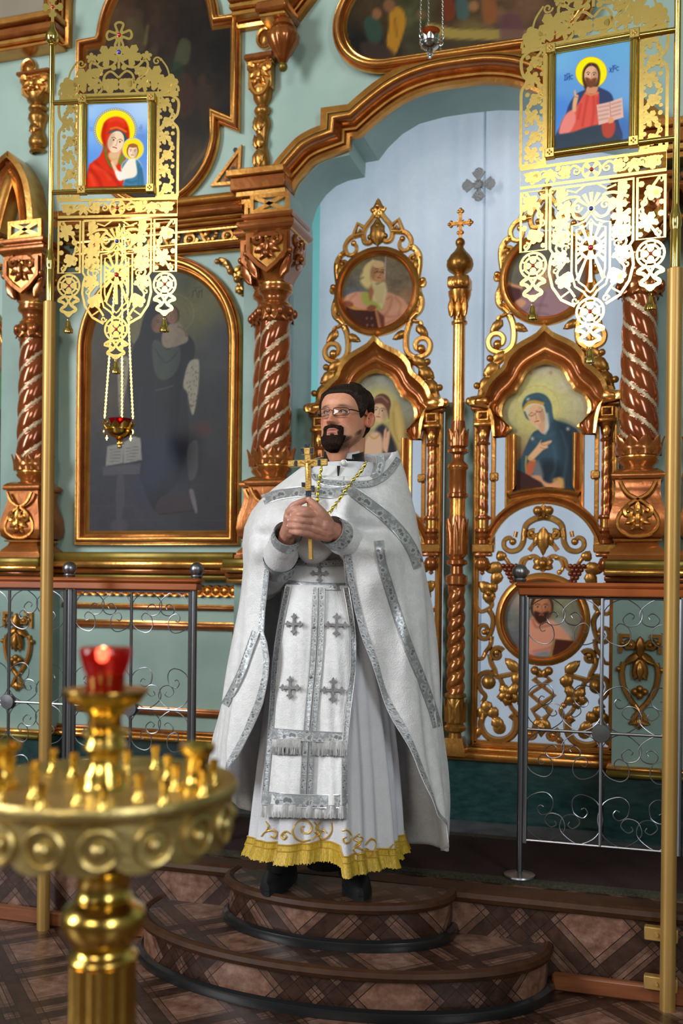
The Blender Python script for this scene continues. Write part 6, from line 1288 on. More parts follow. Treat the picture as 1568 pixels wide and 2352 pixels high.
# ================================================================ RAILINGS
YR = -.81
SCR = [(905, 470), (912, 455), (890, 445), (865, 470), (885, 500), (930, 490), (945, 440), (905, 398), (860, 385), (800, 420), (775, 490), (800, 560), (860, 585), (895, 560), (890, 510), (855, 490), (835, 510), (845, 530), (860, 525)]
SCR = spline([((x - 860) / 200., (485 - y) / 200.) for x, y in SCR], 4)
scroll_mesh = {}
def railing(lab, x0, x1, ps, z0=STG + .013, hand=(None, None), balls=(), legs=()):
    """x0,x1 extents of handrail; ps: list of (xa, xb) panels"""
    t = thing('altar_railing', lab, 'railing', (0, YR, 0))
    b = B(); b.box(x0, x1, -.034, .034, 1.357, 1.376, 0, .008); b.box(x0 + .012, x1 - .012, -.026, .026, 1.328, 1.357, 0, .004); b.build('handrail', RAILW, t)
    for x in balls: b = B(); b.lathe([(.02, 1.375), (.024, 1.385), (.022, 1.39)], 20, (x, 0, 0)); b.ball((x, 0, 1.412), .029, 0, 14); b.build('ball_cap', STEEL, t)
    for x in legs: b = B(); b.lathe([(.0001, z0), (.058, z0 + .001), (.056, z0 + .007), (.02, z0 + .014), (.0115, z0 + .018), (.0115, 1.33)], 24, (x, 0, 0)); b.build('post', STEEL, t)
    zt, zb, zm = 1.322, .445, .845
    for (xa, xb) in ps:
        xm = (xa + xb) / 2
        for x in (xa, xb): b = B(); b.tube([(x, 0, zb - .01), (x, 0, zt)], .0085, 8); b.build('side_rod', STEEL, t)
        b = B(); b.tube([(xm, 0, zb), (xm, 0, zt)], .0065, 8); b.build('centre_rod', STEEL, t)
        for z in (zt, zm, zb): b = B(); b.tube([(xa, 0, z), (xb, 0, z)], .0055, 8); b.build('cross_rod', STEEL, t)
        b = B(); b.lathe([(.0001, -.016), (.031, -.014), (.033, -.008), (.033, .008), (.0001, .012)], 24, (xm, 0, zm), 0, axis='y'); b.build('disc', STEEL, t)
        q = (xb - xa) / 4
        for row, (zz, s, sg) in enumerate(((zt - .085, .165, 1), (zm + .085, .165, -1), (zm - .085, .165, 1), (zb + .09, .175, -1))):
            for k in range(4):
                mx = 1 if k % 2 == 0 else -1; key = (sg, mx)
                if key not in scroll_mesh:
                    b = B(); b.tube([(x * mx, 0, z * sg) for x, z in SCR], .0125, 5); o = b.build('scroll', STEEL, t); scroll_mesh[key] = o.data
                else: o = bpy.data.objects.new('scroll', scroll_mesh[key]); COL.objects.link(o); o.parent = t
                o.location = (xa + q * (k + .5), 0, zz); o.scale = (s, s, s)
    return t
Xr = lambda x: W(x, 1640, YR).x
railing('steel railing with scrolls and wooden handrail at the right', Xr(1188), 1.6, [(Xr(1214), 2 * Xr(1387) - Xr(1214)), (2 * Xr(1387) - Xr(1214) + .02, 1.55)], balls=[Xr(1197)], legs=[Xr(1203)])
pw = 2 * (Xr(310) - Xr(176))
railing('steel railing with scrolls and wooden handrail at the left, behind the candle stand', -2.6, Xr(468), [(Xr(176), Xr(441)), (Xr(154) - pw, Xr(154))], balls=[Xr(163), Xr(455)], legs=[Xr(165), Xr(450)])
# ================================================================ CANDLE STAND
dC = 1.45; r_ = ray(245, 1330); pc = Vector((CX, -D, 0)) + Vector((r_.x, r_.y, 0)) * dC
t = thing('candle_stand', 'blurred brass candle stand in the left foreground', 'candle stand', (pc.x, pc.y, 0))
k_ = F / dC
def cz(y): return HC - (y - 1330 - 5.6) / k_
def cl(L): return [(r / k_, cz(y)) for r, y in L][::-1]
zt = cz(1812)
CBR = M('stand_brass', (.86, .58, .14), .2, 1., c2=(.66, .42, .09), scale=7, bump=.06, bscale=60)
CBW = M('stand_tray', (.66, .50, .20), .38, .9, c2=(.5, .37, .13), scale=14, bump=.2, bscale=70)
b = B(); b.lathe([(.0001, zt - .004), (.17, zt - .004), (.182, zt + .004), (.19, zt + .006), (.194, zt), (.192, zt - .01), (.186, zt - .016), (.0001, zt - .018)], 64); b.build('tray', CBW, t, angle=50)
# pierced skirt with roundels
b = B(); n = 16; Rk = .180
for k in range(n):
    rows = []
    for i in range(9):
        a = 2 * PI * (k + (i / 8)) / n; zb = zt - .068 - .016 * abs(cos(PI * (i / 8)))**.7 if True else 0
        rows.append([(Rk * cos(a), Rk * sin(a), zt - .014 + (zb - zt + .014) * j / 3) for j in range(4)])
    b.grid(rows)
b.build('skirt', CBW, t, fixn=False)
for k in range(n):
    a = 2 * PI * (k + .0) / n + .1; b = B(); 
    b.tube([((Rk + .003) * cos(a + .025 / Rk * cos(q)), (Rk + .003) * sin(a + .025 / Rk * cos(q)), zt - .048 + .025 * sin(q)) for q in np.linspace(0, 2 * PI, 17)[:-1]], .0038, 6, closed=True); b.ball(((Rk + .003) * cos(a), (Rk + .003) * sin(a), zt - .048), .011, 0, 6, (1, 1, 1)); b.build('roundel', CBW, t)
b = B(); b.lathe(cl([(98, 1594), (99, 1599), (80, 1625), (48, 1642), (38, 1655), (38, 1680), (55, 1688), (56, 1697), (40, 1702), (44, 1712), (52, 1725), (40, 1738), (34, 1752), (40, 1770), (52, 1790), (50, 1806), (62, 1820), (85, 1838), (92, 1845)]), 40); b.build('upper_stem', CBR, t, angle=50)
b = B(); b.lathe(cl([(80, 2000), (66, 2015), (60, 2030), (60, 2062), (66, 2068), (62, 2074), (70, 2082), (92, 2095), (97, 2115), (94, 2140), (78, 2165), (64, 2185), (66, 2192), (76, 2197), (80, 2204), (76, 2211), (74, 2216)]), 40); b.build('knop', CBR, t, angle=50)
b = B(); b.lathe([(74 / k_, .10), (74 / k_, cz(2215))], 48, lobes=12, lamp=.12); b.build('fluted_stem', CBR, t, angle=60)
b = B(); b.lathe([(.17, .0), (.17, .02), (.15, .035), (.10, .05), (.06, .08), (.055, .12)], 40); b.build('base', CBR, t, angle=50)
b = B(); b.lathe(cl([(56, 1498), (60, 1502), (58, 1520), (50, 1548), (44, 1560), (44, 1605), (36, 1612)]) + [(54 / k_, cz(1500)), (50 / k_, cz(1520)), (38 / k_, cz(1556)), (.0001, cz(1560))][0:0], 32); b.build('glass_cup', REDGLASS, t, angle=60)
b = B(); b.lathe([(.0001, cz(1604)), (.025, cz(1604)), (.027, cz(1560)), (.0001, cz(1558))], 24); b.build('candle_stub', M('amber_wax', (.4, .12, .03), .5), t)
b = B(); b.ball((-.004, -.0, cz(1512)), .0065, 0, 10, (1, 1, 1.5)); b.build('flame', FLAME, t)
sock = None
rr = random.Random(3)
for (R_, n_, o_) in ((.105, 8, .2), (.158, 12, 0)):
    for k in range(n_):
        a = 2 * PI * k / n_ + o_; x, y = R_ * cos(a), R_ * sin(a)
        if sock is None:
            b = B(); b.lathe([(.010, 0), (.009, .003), (.0055, .006), (.0055, .024), (.007, .027), (.007, .035), (.0055, .035), (.005, .02), (.0001, .02)], 14); o = b.build('candle_socket', CBR, t, angle=50); sock = o.data
        else: o = bpy.data.objects.new('candle_socket', sock); COL.objects.link(o); o.parent = t
        o.location = (x, y, zt - .004)
big = None
dirR = Vector((cos(TH), sin(TH), 0)); dirF = Vector((-sin(TH), cos(TH), 0))
for (u, v) in ((.137, -.02), (-.145, -.01)):
    p = dirR * u + dirF * v
    if big is None:
        b = B(); b.lathe([(.024, 0), (.025, .006), (.018, .013), (.0145, .02), (.0145, .045), (.018, .05), (.025, .056), (.027, .064), (.024, .068), (.018, .066), (.0001, .05)], 24); o = b.build('candle_cup', CBR, t, angle=50); big = o.data
    else: o = bpy.data.objects.new('candle_cup', big); COL.objects.link(o); o.parent = t
    o.location = (p.x, p.y, zt - .004)
# ================================================================ PRIEST
D0 = 3.46
PX0 = (765 - 784) / F * D0
pw_ = Vector((CX, -D, 0)) + Vector((-sin(TH), cos(TH), 0)) * D0 + Vector((cos(TH), sin(TH), 0)) * PX0
priest = thing('person', 'person in white and silver church vestments standing on the steps, holding a gold cross', 'person', (pw_.x, pw_.y, STG), TH)
def Q(x, y, b=0.):
    """photo point at b metres in front of the figure's axis -> local coordinates"""
    a = x - 784; c = y - 1330; u = (a * cos(AL) - c * sin(AL)) / F; v = (a * sin(AL) + c * cos(AL)) / F; d = D0 - b
    return Vector((u * d - PX0, -b, HC - v * d - STG))
def QI(p):
    """local -> photo point"""
    d = D0 + p[1]; u = (p[0] + PX0) / d * F; v = (HC - STG - p[2]) / d * F
    return 784 + u * cos(AL) + v * sin(AL), 1330 - u * sin(AL) + v * cos(AL)
def zy(y): return Q(765, y).z
def ax(x, y): return Q(x, y).x
def interp(T, z):
    if z >= T[0][0]: return T[0][1:]
    for p, q in zip(T[:-1], T[1:]):
        if p[0] >= z >= q[0]:
            f = (p[0] - z) / (p[0] - q[0]); return tuple(a + (c - a) * f for a, c in zip(p[1:], q[1:]))
    return T[-1][1:]
class Loft:
    """rows: (y, xl, xr, bF, bB) in photo units; horizontal superellipse sections"""
    def __init__(s, rows, fold=None, bumps=()):
        s.T = [(zy(y), ax(xl, y), ax(xr, y), bf, bb) for y, xl, xr, bf, bb in rows]; s.fold = fold; s.bumps = bumps
    def pt(s, ph, z):
        l, r, bf, bb = interp(s.T, z); c = (l + r) / 2; w = (r - l) / 2
        k = s.fold(ph, z) if s.fold else 0.
        x = c + w * cos(ph); b = (bf if sin(ph) > 0 else bb) * sin(ph); f = 1 + k / max(.06, math.hypot(x - c, b))
        x = c + (x - c) * f; b *= f
        if s.bumps and sin(ph) > -.3:
            X, Y = QI((x, -b, z))
            for (bx, by, sx, sy, am) in s.bumps: b += am * math.exp(-((X - bx) / sx) ** 2 - ((Y - by) / sy) ** 2)
        return Vector((x, -b, z))
    def front(s, X, Y, off=0.):
        """point on the front of the surface seen at photo point X,Y, lifted by off"""
        b = .15
        for _ in range(6):
            p = Q(X, Y, b); l, r, bf, bb = interp(s.T, p.z); c = (l + r) / 2; w = (r - l) / 2; q = max(-.999, min(.999, (p.x - c) / w)); ph = math.acos(q); n = s.pt(ph, p.z); b = .5 * b + .5 * (-n.y)
        return Q(X, Y, b + off)
    def phx(s, x, z):
        l, r, bf, bb = interp(s.T, z); c = (l + r) / 2; w = (r - l) / 2; return math.acos(max(-1, min(1, (x - c) / w)))
from mathutils.bvhtree import BVHTree
CAML = Vector((-PX0, -D0, HC - STG))
def raysurf(b, fall):
    tree = BVHTree.FromPolygons([Vector(v) for v in b.v], b.f)
    def f(x, y, off=0.):
        d = (Q(x, y, 0) - CAML).normalized(); h = tree.ray_cast(CAML, d)
        if h[0] is None: return fall(x, y, off)
        return h[0] - d * (off + .002)
    return f
BROC = brocade('white_brocade', (.72, .72, .735), (.80, .80, .80), 26, .35, .5, .4)
LINEN = M('white_linen', (.64, .645, .68), .75, c2=(.60, .60, .64), scale=14, bump=.25, bscale=180)
def galloon():
    m = bpy.data.materials.new('silver_galloon'); m.use_nodes = True; MATS['galloon'] = m; n = N(m); bs = n.n['Principled BSDF']; uv = n('UVMap').outputs[0]
    v = n('TexVoronoi', i_Vector=uv, i_Scale=1., feature='F1'); nz = n('TexNoise', i_Vector=uv, i_Scale=2.2, i_Detail=3., i_Distortion=1.5)
    mu = n('Math', operation='MULTIPLY', i_0=v.outputs[0], i_1=nz.outputs[0]); r = n('ValToRGB', i_0=mu.outputs[0]); ramp(r, [(.12, (.22, .235, .25)), (.20, (.66, .68, .70)), (.34, (.36, .38, .40))])
    n.l.new(r.outputs[0], bs.inputs['Base Color']); bs.inputs['Metallic'].default_value = .35; bs.inputs['Roughness'].default_value = .36
    bp = n('Bump', i_Strength=.5, i_Distance=.003, i_Height=mu.outputs[0]); n.l.new(bp.outputs[0], bs.inputs['Normal']); return m
GALL = galloon()
GALLE = M('silver_edge', (.55, .56, .58), .35, .6)
CROSSM = M('embroidered_grey', (.20, .19, .19), .6, .25, c2=(.30, .29, .29), scale=60, bump=.4, bscale=300)
YFR = M('yellow_fringe', (.62, .42, .035), .5, .1, c2=(.36, .22, .02), scale=60, stretch=(6, 6, .4))
SFR = M('silver_fringe', (.50, .50, .49), .5, .25, c2=(.33, .33, .33), scale=60, stretch=(6, 6, .4))
GOLDT = M('gold_thread', (.60, .36, .06), .4, .4)
GOLD = M('cross_gold', (.95, .60, .18), .32, .85, bump=.15, bscale=200)
def ribbon(name, path, width, surf, off, mat, parent=priest, n=4, nw=3, edge=True, sm=True, vert=False):
    """strip following a photo-space path on a surface; width in photo px"""
    P = spline(path, n) if sm and len(path) > 2 else [tuple(path[0][i] + (path[-1][i] - path[0][i]) * k / 24 for i in (0, 1)) for k in range(25)] if len(path) == 2 else path
    rows = []; acc = 0; U = []
    for i, p in enumerate(P):
        a = P[max(0, i - 1)]; c = P[min(len(P) - 1, i + 1)]; d = Vector((c[0] - a[0], c[1] - a[1])); d = d.normalized() if d.length > 1e-6 else Vector((0, 1)); nn = Vector((-d.y, d.x))
        if i: acc += math.hypot(P[i][0] - P[i-1][0], P[i][1] - P[i-1][1])
        U.append(acc); ww = width if not isinstance(width, (list, tuple)) else width[0] + (width[1] - width[0]) * i / (len(P) - 1)
        rows.append([surf(p[0] + nn.x * ww * (k / nw - .5), p[1] + nn.y * ww * (k / nw - .5), off) for k in range(nw + 1)])
    b = B(); b.grid(rows); o = b.build(name, [mat], parent, angle=180, fixn=False)
    l = o.data.uv_layers.new(name='UVMap'); wref = width if not isinstance(width, (list, tuple)) else width[0]
    for lp in o.data.loops: i, k = divmod(lp.vertex_index, nw + 1); l.data[lp.index].uv = (U[i] / wref * 1.6, k / nw * 1.6)
    if edge:
        for k in (0, nw):
            b2 = B(); b2.tube([r[k] for r in rows], .0016, 5); b2.build('edging', [GALLE], o)
    return o
# ---------------------------------------------------------------- under robe
def robe_fold(ph, z):
    t = max(0., (zy(1340) - z) / (zy(1340) - zy(1990))); s = sin(ph)
    k = t * (.016 * sin(9 * ph + 2) + .010 * sin(17 * ph + 1.3 + 2 * t) + .007 * sin(29 * ph))
    if s > 0: k += t * t * .035 * math.tanh((1.42 - ph) * 16) * math.exp(-((ph - 1.35) / .5) ** 2) + .010 * t * sin(23 * ph) * (ph < 1.2)
    return k
robeL = Loft([(1064, 728, 860, .085, .09), (1080, 705, 880, .10, .11), (1110, 680, 905, .125, .12), (1200, 650, 915, .15, .13), (1300, 648, 880, .135, .13), (1345, 650, 838, .13, .13), (1420, 640, 856, .15, .15), (1500, 630, 876, .165, .16), (1600, 618, 896, .18, .17), (1750, 605, 915, .20, .19), (1850, 598, 924, .215, .2), (1945, 591, 931, .23, .21), (2000, 590, 936, .235, .22)], robe_fold)
def hemz(ph):   # hem height: lower on the viewer's right
    return zy(1934) + .012 * cos(ph * 1.0 + .3) - (.030 if ph < 1.40 and ph > -.4 else .0) * 1. - .006 * sin(3 * ph)
NA = 200; rows = []
for i in range(61):
    t = i / 60; row = []
    for j in range(NA):
        ph = -PI / 2 + 2 * PI * j / NA; zt_, zb_ = zy(1066), hemz(ph if ph < PI else ph - 2 * PI); row.append(robeL.pt(ph, zt_ + (zb_ - zt_) * t))
    rows.append(row)
b = B(); b.grid(rows, closeu=True); robe_s = raysurf(b, robeL.front); b.build('robe', LINEN, priest, angle=180)
b = B(); n = 900; vs = []; rf = random.Random(2)
R0 = []; R1 = []; R2 = []
for j in range(n):
    ph = -PI / 2 + 2 * PI * j / n; p1 = ph if ph < PI else ph - 2 * PI; zb_ = hemz(p1); k = .004 + .0035 * (j % 2) + .002 * rf.random()
    for (dz, kk, L) in ((.05, .003, R0), (.03, .004, R1), (-.008 - .008 * rf.random(), .010 + k, R2)):
        p = robeL.pt(ph, zb_ + dz); l_, r_2, bf_, bb_ = interp(robeL.T, zb_); c_ = Vector(((l_ + r_2) / 2, 0, p.z)); L.append(p + (p - c_).normalized() * kk)
b.grid([R0, R1, R2], closeu=True); fr = b.build('hem_fringe', YFR, priest, angle=180); fr['kind'] = 'stuff'
b = B(); b.tube([p for p in R0][::3], .003, 5, closed=True); b.tube([p for p in R1][::3], .0025, 5, closed=True); b.build('fringe_heading', GOLDT, priest)
# gold embroidery above the hem
def emb(path, w=.0028): b.tube([robe_s(x, y, .002) for x, y in spline(path, 5)], [w * (1.25 - .5 * abs(2 * i / (len(path) * 5 - 5) - 1)) for i in range(len(spline(path, 5)))], 5)
b = B()
for P in ([(688, 1898), (700, 1887), (718, 1888), (728, 1900), (722, 1914), (708, 1914), (703, 1904), (710, 1899)], [(690, 1896), (684, 1910), (690, 1926), (706, 1934), (726, 1930)], [(733, 1889), (742, 1900), (736, 1912), (748, 1922), (744, 1932)], [(748, 1890), (738, 1902), (748, 1912), (736, 1924), (730, 1930)], [(772, 1890), (774, 1908), (764, 1924), (752, 1928), (746, 1918), (754, 1908), (762, 1914)], [(612, 1925), (622, 1914), (640, 1910), (648, 1918), (642, 1928), (634, 1924)], [(622, 1890), (628, 1902), (622, 1916)], [(664, 1918), (670, 1924), (664, 1930), (658, 1922), (668, 1912), (680, 1918)],
          [(797, 1908), (808, 1906), (818, 1916), (816, 1932), (804, 1936), (800, 1926), (808, 1922)], [(838, 1914), (826, 1926), (840, 1936), (824, 1950), (838, 1964)], [(832, 1918), (846, 1926), (830, 1942), (846, 1952), (836, 1962)], [(866, 1922), (876, 1934), (872, 1956), (860, 1968), (850, 1960), (852, 1948), (860, 1950)], [(852, 1940), (864, 1926), (874, 1928)], [(916, 1936), (906, 1950), (910, 1966)]): emb(P)
eo = b.build('gold_embroidery', GOLDT, priest); eo['kind'] = 'stuff'
# ---------------------------------------------------------------- stole panel (epitrachelion)
PL = [(1345, 657, 800), (1400, 646, 812), (1480, 634, 822), (1560, 627, 820), (1671, 624, 806), (1750, 618, 806), (1824, 612, 808), (1880, 610, 809)]
def lerpP(y):
    for p, q in zip(PL[:-1], PL[1:]):
        if p[0] <= y <= q[0] + .01: f = (y - p[0]) / (q[0] - p[0]); return p[1] + (q[1] - p[1]) * f, p[2] + (q[2] - p[2]) * f
    return PL[-1][1:]
def stole_s(x, y, off=0.):
    """smoothed surface of the stole: hangs over the robe"""
    pts = [robeL.front(x + dx, y + dy, 0) for dx, dy in ((0, 0), (-22, 0), (22, 0), (0, 20))]; bm = max(-p.y for p in pts) * .85 + sum(-p.y for p in pts) / 4 * .15
    return Q(x, y, bm + .014 + off + .003 * sin(x * .06 + y * .02))
rows = []
for i in range(54):
    y = 1345 + (1850 - 1345) * i / 53; xl, xr = lerpP(y); rows.append([stole_s(xl + (xr - xl) * j / 26, y) for j in range(27)])
b = B(); b.grid(rows); stole_r = raysurf(b, stole_s); b.build('stole', BROC, priest, angle=180, fixn=False)
cxs = lambda y: (lambda a: a[0] + (a[1] - a[0]) * .52)(lerpP(y))
ys = [1350, 1440, 1530, 1620, 1720, 1850]
for nm, fn in (('stole_band', lambda y: lerpP(y)[0] + 6), ('stole_band', lambda y: lerpP(y)[1] - 6), ('stole_band', lambda y: cxs(y) - 8), ('stole_band', lambda y: cxs(y) + 8)):
    ribbon(nm, [(fn(y), y) for y in ys], 12, stole_r, .003, GALL)
ribbon('stole_crossband', [(632, 1688), (700, 1692), (800, 1695)], 24, stole_r, .005, GALL); ribbon('stole_crossband', [(612, 1836), (700, 1842), (809, 1840)], 30, stole_r, .005, GALL)
def fringe(name, x0, x1, y0, y1, mat, off, surf=stole_r, n=150):
    b = B(); rf = random.Random(int(x0 + y0)); A = []; C = []; E_ = []
    for j in range(n):
        x = x0 + (x1 - x0) * j / (n - 1); A.append(surf(x, y0, off)); C.append(surf(x, (y0 + y1) / 2, off + .004 + .0025 * (j % 2))); E_.append(surf(x - 1.5 + 3 * rf.random(), y1 - 3 * rf.random(), off + .003 + .004 * (j % 2)))
    b.grid([A, C, E_]); o = b.build(name, mat, priest, angle=180, fixn=False); o['kind'] = 'stuff'; return o
fringe('stole_fringe', 632, 698, 1700, 1737, SFR, .006); fringe('stole_fringe', 724, 802, 1702, 1738, SFR, .006); fringe('stole_fringe', 611, 809, 1851, 1882, SFR, .004)
def patch(x, y, s, surf, off=.004):
    """embroidered cross with trefoil ends"""
    b = B(); c = surf(x, y, off); e1 = (surf(x + 10, y, off) - surf(x - 10, y, off)).normalized(); e2 = (surf(x, y - 10, off) - surf(x, y + 10, off)).normalized(); nn = e1.cross(e2).normalized(); u = s / 662.
    B0 = B(); 
    for k in range(4):
        a = PI / 2 * k; P = [(.12, 0), (.10, .5), (.20, .58), (.30, .62), (.27, .72), (.12, .76), (.08, .86), (0, 1)]; P = P + [(-px_, pz_) for px_, pz_ in P[-2::-1]]
        B0.prism([((px_ * cos(a) - pz_ * sin(a)) * u, (px_ * sin(a) + pz_ * cos(a)) * u) for px_, pz_ in P], -.0026 - .0003 * k, .001)
    for k in range(4):
        a = PI / 2 * k + PI / 4; B0.prism([(.05 * u, 0), (.34 * u * cos(a) if False else .34 * u * cos(a), .34 * u * sin(a)), (0, .05 * u)], -.002, .001)
    m = Matrix((( e1.x, -nn.x, e2.x, c.x), (e1.y, -nn.y, e2.y, c.y), (e1.z, -nn.z, e2.z, c.z), (0, 0, 0, 1)))
    B0.xf(m); return B0.build('embroidered_cross', CROSSM, priest, smooth=False)
for (x, y, s) in ((677, 1436, 25), (775, 1436, 28), (671, 1582, 26), (770, 1586, 29)): patch(x, y, s, stole_r)
def belt_s(x, y, off=0.): return robeL.front(x, y, .016 + off)
rows = [[belt_s(654 + (806 - 654) * j / 20, 1290 + 58 * i / 6) for j in range(21)] for i in range(7)]
b = B(); b.grid(rows); b.build('belt_cloth', BROC, priest, angle=180, fixn=False)
ribbon('belt_band', [(654, 1343), (730, 1348), (806, 1347)], 16, belt_s, .003, GALL); ribbon('belt_band', [(655, 1292), (730, 1296), (806, 1292)], 13, belt_s, .003, GALL); patch(734, 1318, 22, belt_s)
for (x, y) in ((722, 1442), (718, 1556), (712, 1682)):
    b = B(); b.ball(stole_s(x, y, .006), .0055, 0, 6); b.build('button', CROSSM, priest)
# ---------------------------------------------------------------- cape (phelonion)
def cape_fold(ph, z):
    t = max(0., min(1., (zy(1230) - z) / (zy(1230) - zy(1950)))); sh = max(0., min(1., (zy(1100) - z) / .25))
    return t * (.016 * sin(7 * ph + 1.5 * t * 3) + .010 * sin(15 * ph + 4 * t) + .004 * sin(31 * ph + 9 * t)) + sh * .004 * sin(11 * ph + z * 9)
BUMPS = [(792, 1152, 24, 32, .075), (842, 1214, 44, 17, -.075), (745, 1165, 30, 12, -.02), (870, 1262, 40, 16, .025), (850, 1340, 22, 40, .02), (905, 1380, 14, 60, -.02), (935, 1480, 14, 70, .018), (880, 1300, 30, 60, .03), (640, 1185, 40, 30, .03), (610, 1235, 30, 18, -.025), (585, 1275, 22, 30, .02), (730, 1180, 40, 22, -.03), (900, 1230, 18, 60, -.02), (700, 1150, 40, 20, .015)]
capeL = Loft([(1030, 745, 905, .045, .085), (1060, 706, 916, .085, .12), (1090, 668, 926, .115, .145), (1120, 630, 934, .155, .16), (1150, 597, 942, .195, .175), (1180, 575, 950, .235, .185), (1215, 561, 957, .275, .19), (1250, 558, 963, .285, .20), (1300, 560, 974, .25, .205), (1400, 549, 990, .225, .22), (1500, 534, 1001, .22, .235), (1600, 517, 1011, .225, .25), (1700, 501, 1022, .23, .265), (1760, 497, 1030, .23, .27), (1850, 512, 1040, .24, .285), (1990, 540, 1050, .25, .30)], cape_fold, BUMPS)
TR = [(1185, 708, 703), (1203, 758, 655), (1225, 776, 638), (1250, 786, 622), (1326, 798, 611), (1403, 817, 604), (1457, 832, 603), (1480, 840, 612), (1518, 855, 618), (1556, 869, 614), (1617, 896, 600), (1682, 925, 580), (1744, 953, 557), (1776, 967, 540), (1816, 985, 535), (1878, 1016, 530), (1916, 1043, 530), (2000, 1047, 530)]
def trims(z, b_):
    y = None
    # row position in photo units for the front edge depth
    tab = [(Q(xr, yy, b_).z, Q(xr, yy, b_).x, Q(xl, yy, b_).x) for yy, xr, xl in TR]
    return interp(tab, z)
def capepoint(s, t):
    """s: 0 right front edge .. 1 left front edge (round the back), t: 0 neck .. 1 hem"""
    # neck line
    if s < .5: zt_ = zy(float(np.interp(s, [0, .05, .083, .125, .21, .30, .5], [1104, 1102, 1093, 1070, 1042, 1034, 1034])))
    else: zt_ = zy(float(np.interp(1 - s, [0, .06, .108, .158, .25, .33, .5], [1104, 1101, 1091, 1070, 1049, 1036, 1034])))
    # hem heights along s: right edge, right side, back, left back, left front corner
    hy = [(0, 1918), (.03, 1932), (.10, 1955), (.20, 1972), (.38, 1966), (.52, 1950), (.66, 1915), (.76, 1880), (.84, 1830), (.90, 1790), (.95, 1768), (1, 1778)]
    for p, q in zip(hy[:-1], hy[1:]):
        if p[0] <= s <= q[0]: yh = p[1] + (q[1] - p[1]) * (s - p[0]) / (q[0] - p[0])
    z = zt_ + (zy(yh) - zt_) * t
    xr, xl = trims(z, .2); pr = capeL.phx(xr, z); pl = capeL.phx(xl, z)
    if z >= zy(1188):
        f_ = max(0., min(1., (z - zy(1188)) / (zy(1112) - zy(1188)))); pr = pl = capeL.phx(ax(705, 1188) + (ax(786, 1112) - ax(705, 1188)) * f_, z)
    ph = pr + (pl - 2 * PI - pr) * s
    return capeL.pt(ph, z)
NS, NT = 190, 110
rows = [[capepoint(j / NS, (i / NT) ** 1.0) for j in range(NS + 1)] for i in range(NT + 1)]
b = B(); b.grid(rows); cs = raysurf(b, capeL.front); cape = b.build('cape', BROC, priest, angle=180, fixn=False)
md = cape.modifiers.new('thick', 'SOLIDIFY'); md.thickness = .002; md.offset = 0
# trims of the cape
def edge_ribbon(name, s0, side, i0, i1, wid):
    R_ = []; acc = 0; U = []
    for i in range(i0, i1 + 1):
        t = i / NT; row = []
        for k in range(4):
            p = capepoint(s0 + side * wid * k / 3, t); c = Vector((p.x * .3, .0, p.z)); d = (p - c); d.z = 0; row.append(p + d.normalized() * .0035)
        if R_: acc += (row[0] - R_[-1][0]).length
        U.append(acc); R_.append(row)
    b = B(); b.grid(R_); o = b.build(name, [GALL], priest, angle=180, fixn=False); l = o.data.uv_layers.new(name='UVMap')
    for lp in o.data.loops: i, k = divmod(lp.vertex_index, 4); l.data[lp.index].uv = (U[i] / .02 * 1.6, k / 3 * 1.6)
    return o
i0 = int(NT * .18)
edge_ribbon('front_trim', 0, 1, i0, NT, .0125); edge_ribbon('front_trim', 1, -1, i0 - 2, NT, .0125)
ribbon('yoke_band', [(600, 1152), (640, 1138), (700, 1130), (760, 1132), (800, 1124)], 22, cs, .006, GALL); ribbon('yoke_band', [(800, 1126), (840, 1152), (885, 1186), (925, 1228), (950, 1268), (962, 1300)], 24, cs, .006, GALL)
ribbon('cape_band', [(868, 1240), (876, 1290), (892, 1340), (915, 1410), (945, 1490), (975, 1560), (1000, 1625), (1012, 1665)], 19, cs, .006, GALL)
ribbon('cape_band', [(590, 1455), (575, 1500), (560, 1545), (540, 1590), (522, 1625)], 17, cs, .006, GALL)
ribbon('neck_trim', [(716, 1068), (714, 1086), (724, 1101), (752, 1109), (800, 1112), (842, 1110), (870, 1098), (892, 1078), (910, 1050)], 14, cs, .004, GALL)
ribbon('lapel_band', [(852, 1098), (862, 1082), (868, 1062), (866, 1044)], 17, lambda x, y, o=0.: cs(x, y, o) if y > 1088 else Q(x, y, .07 + .0009 * (y - 1044) + o), .002, GALL)
# drape of the cape gathered between the forearms
rows = []
for i in range(19):
    t = i / 18; row = []
    for j in range(31):
        s = j / 30 * 2 - 1; x = 720 + 72 * s * (1 - .25 * t * t); yb = 1302 - 52 * abs(s) ** 2.2; y = 1180 + (yb - 1180) * t
        row.append(Q(x, y, .20 + .055 * sin(PI * t * .95) * (1 - .5 * s * s) + .03 * (1 - t) + .006 * sin(9 * t + 3 * s) - .10 * max(0, t - .86) / .14 * 1))
    rows.append(row)
b = B(); b.grid(rows); b.build('front_drape', BROC, priest, angle=180, fixn=False)
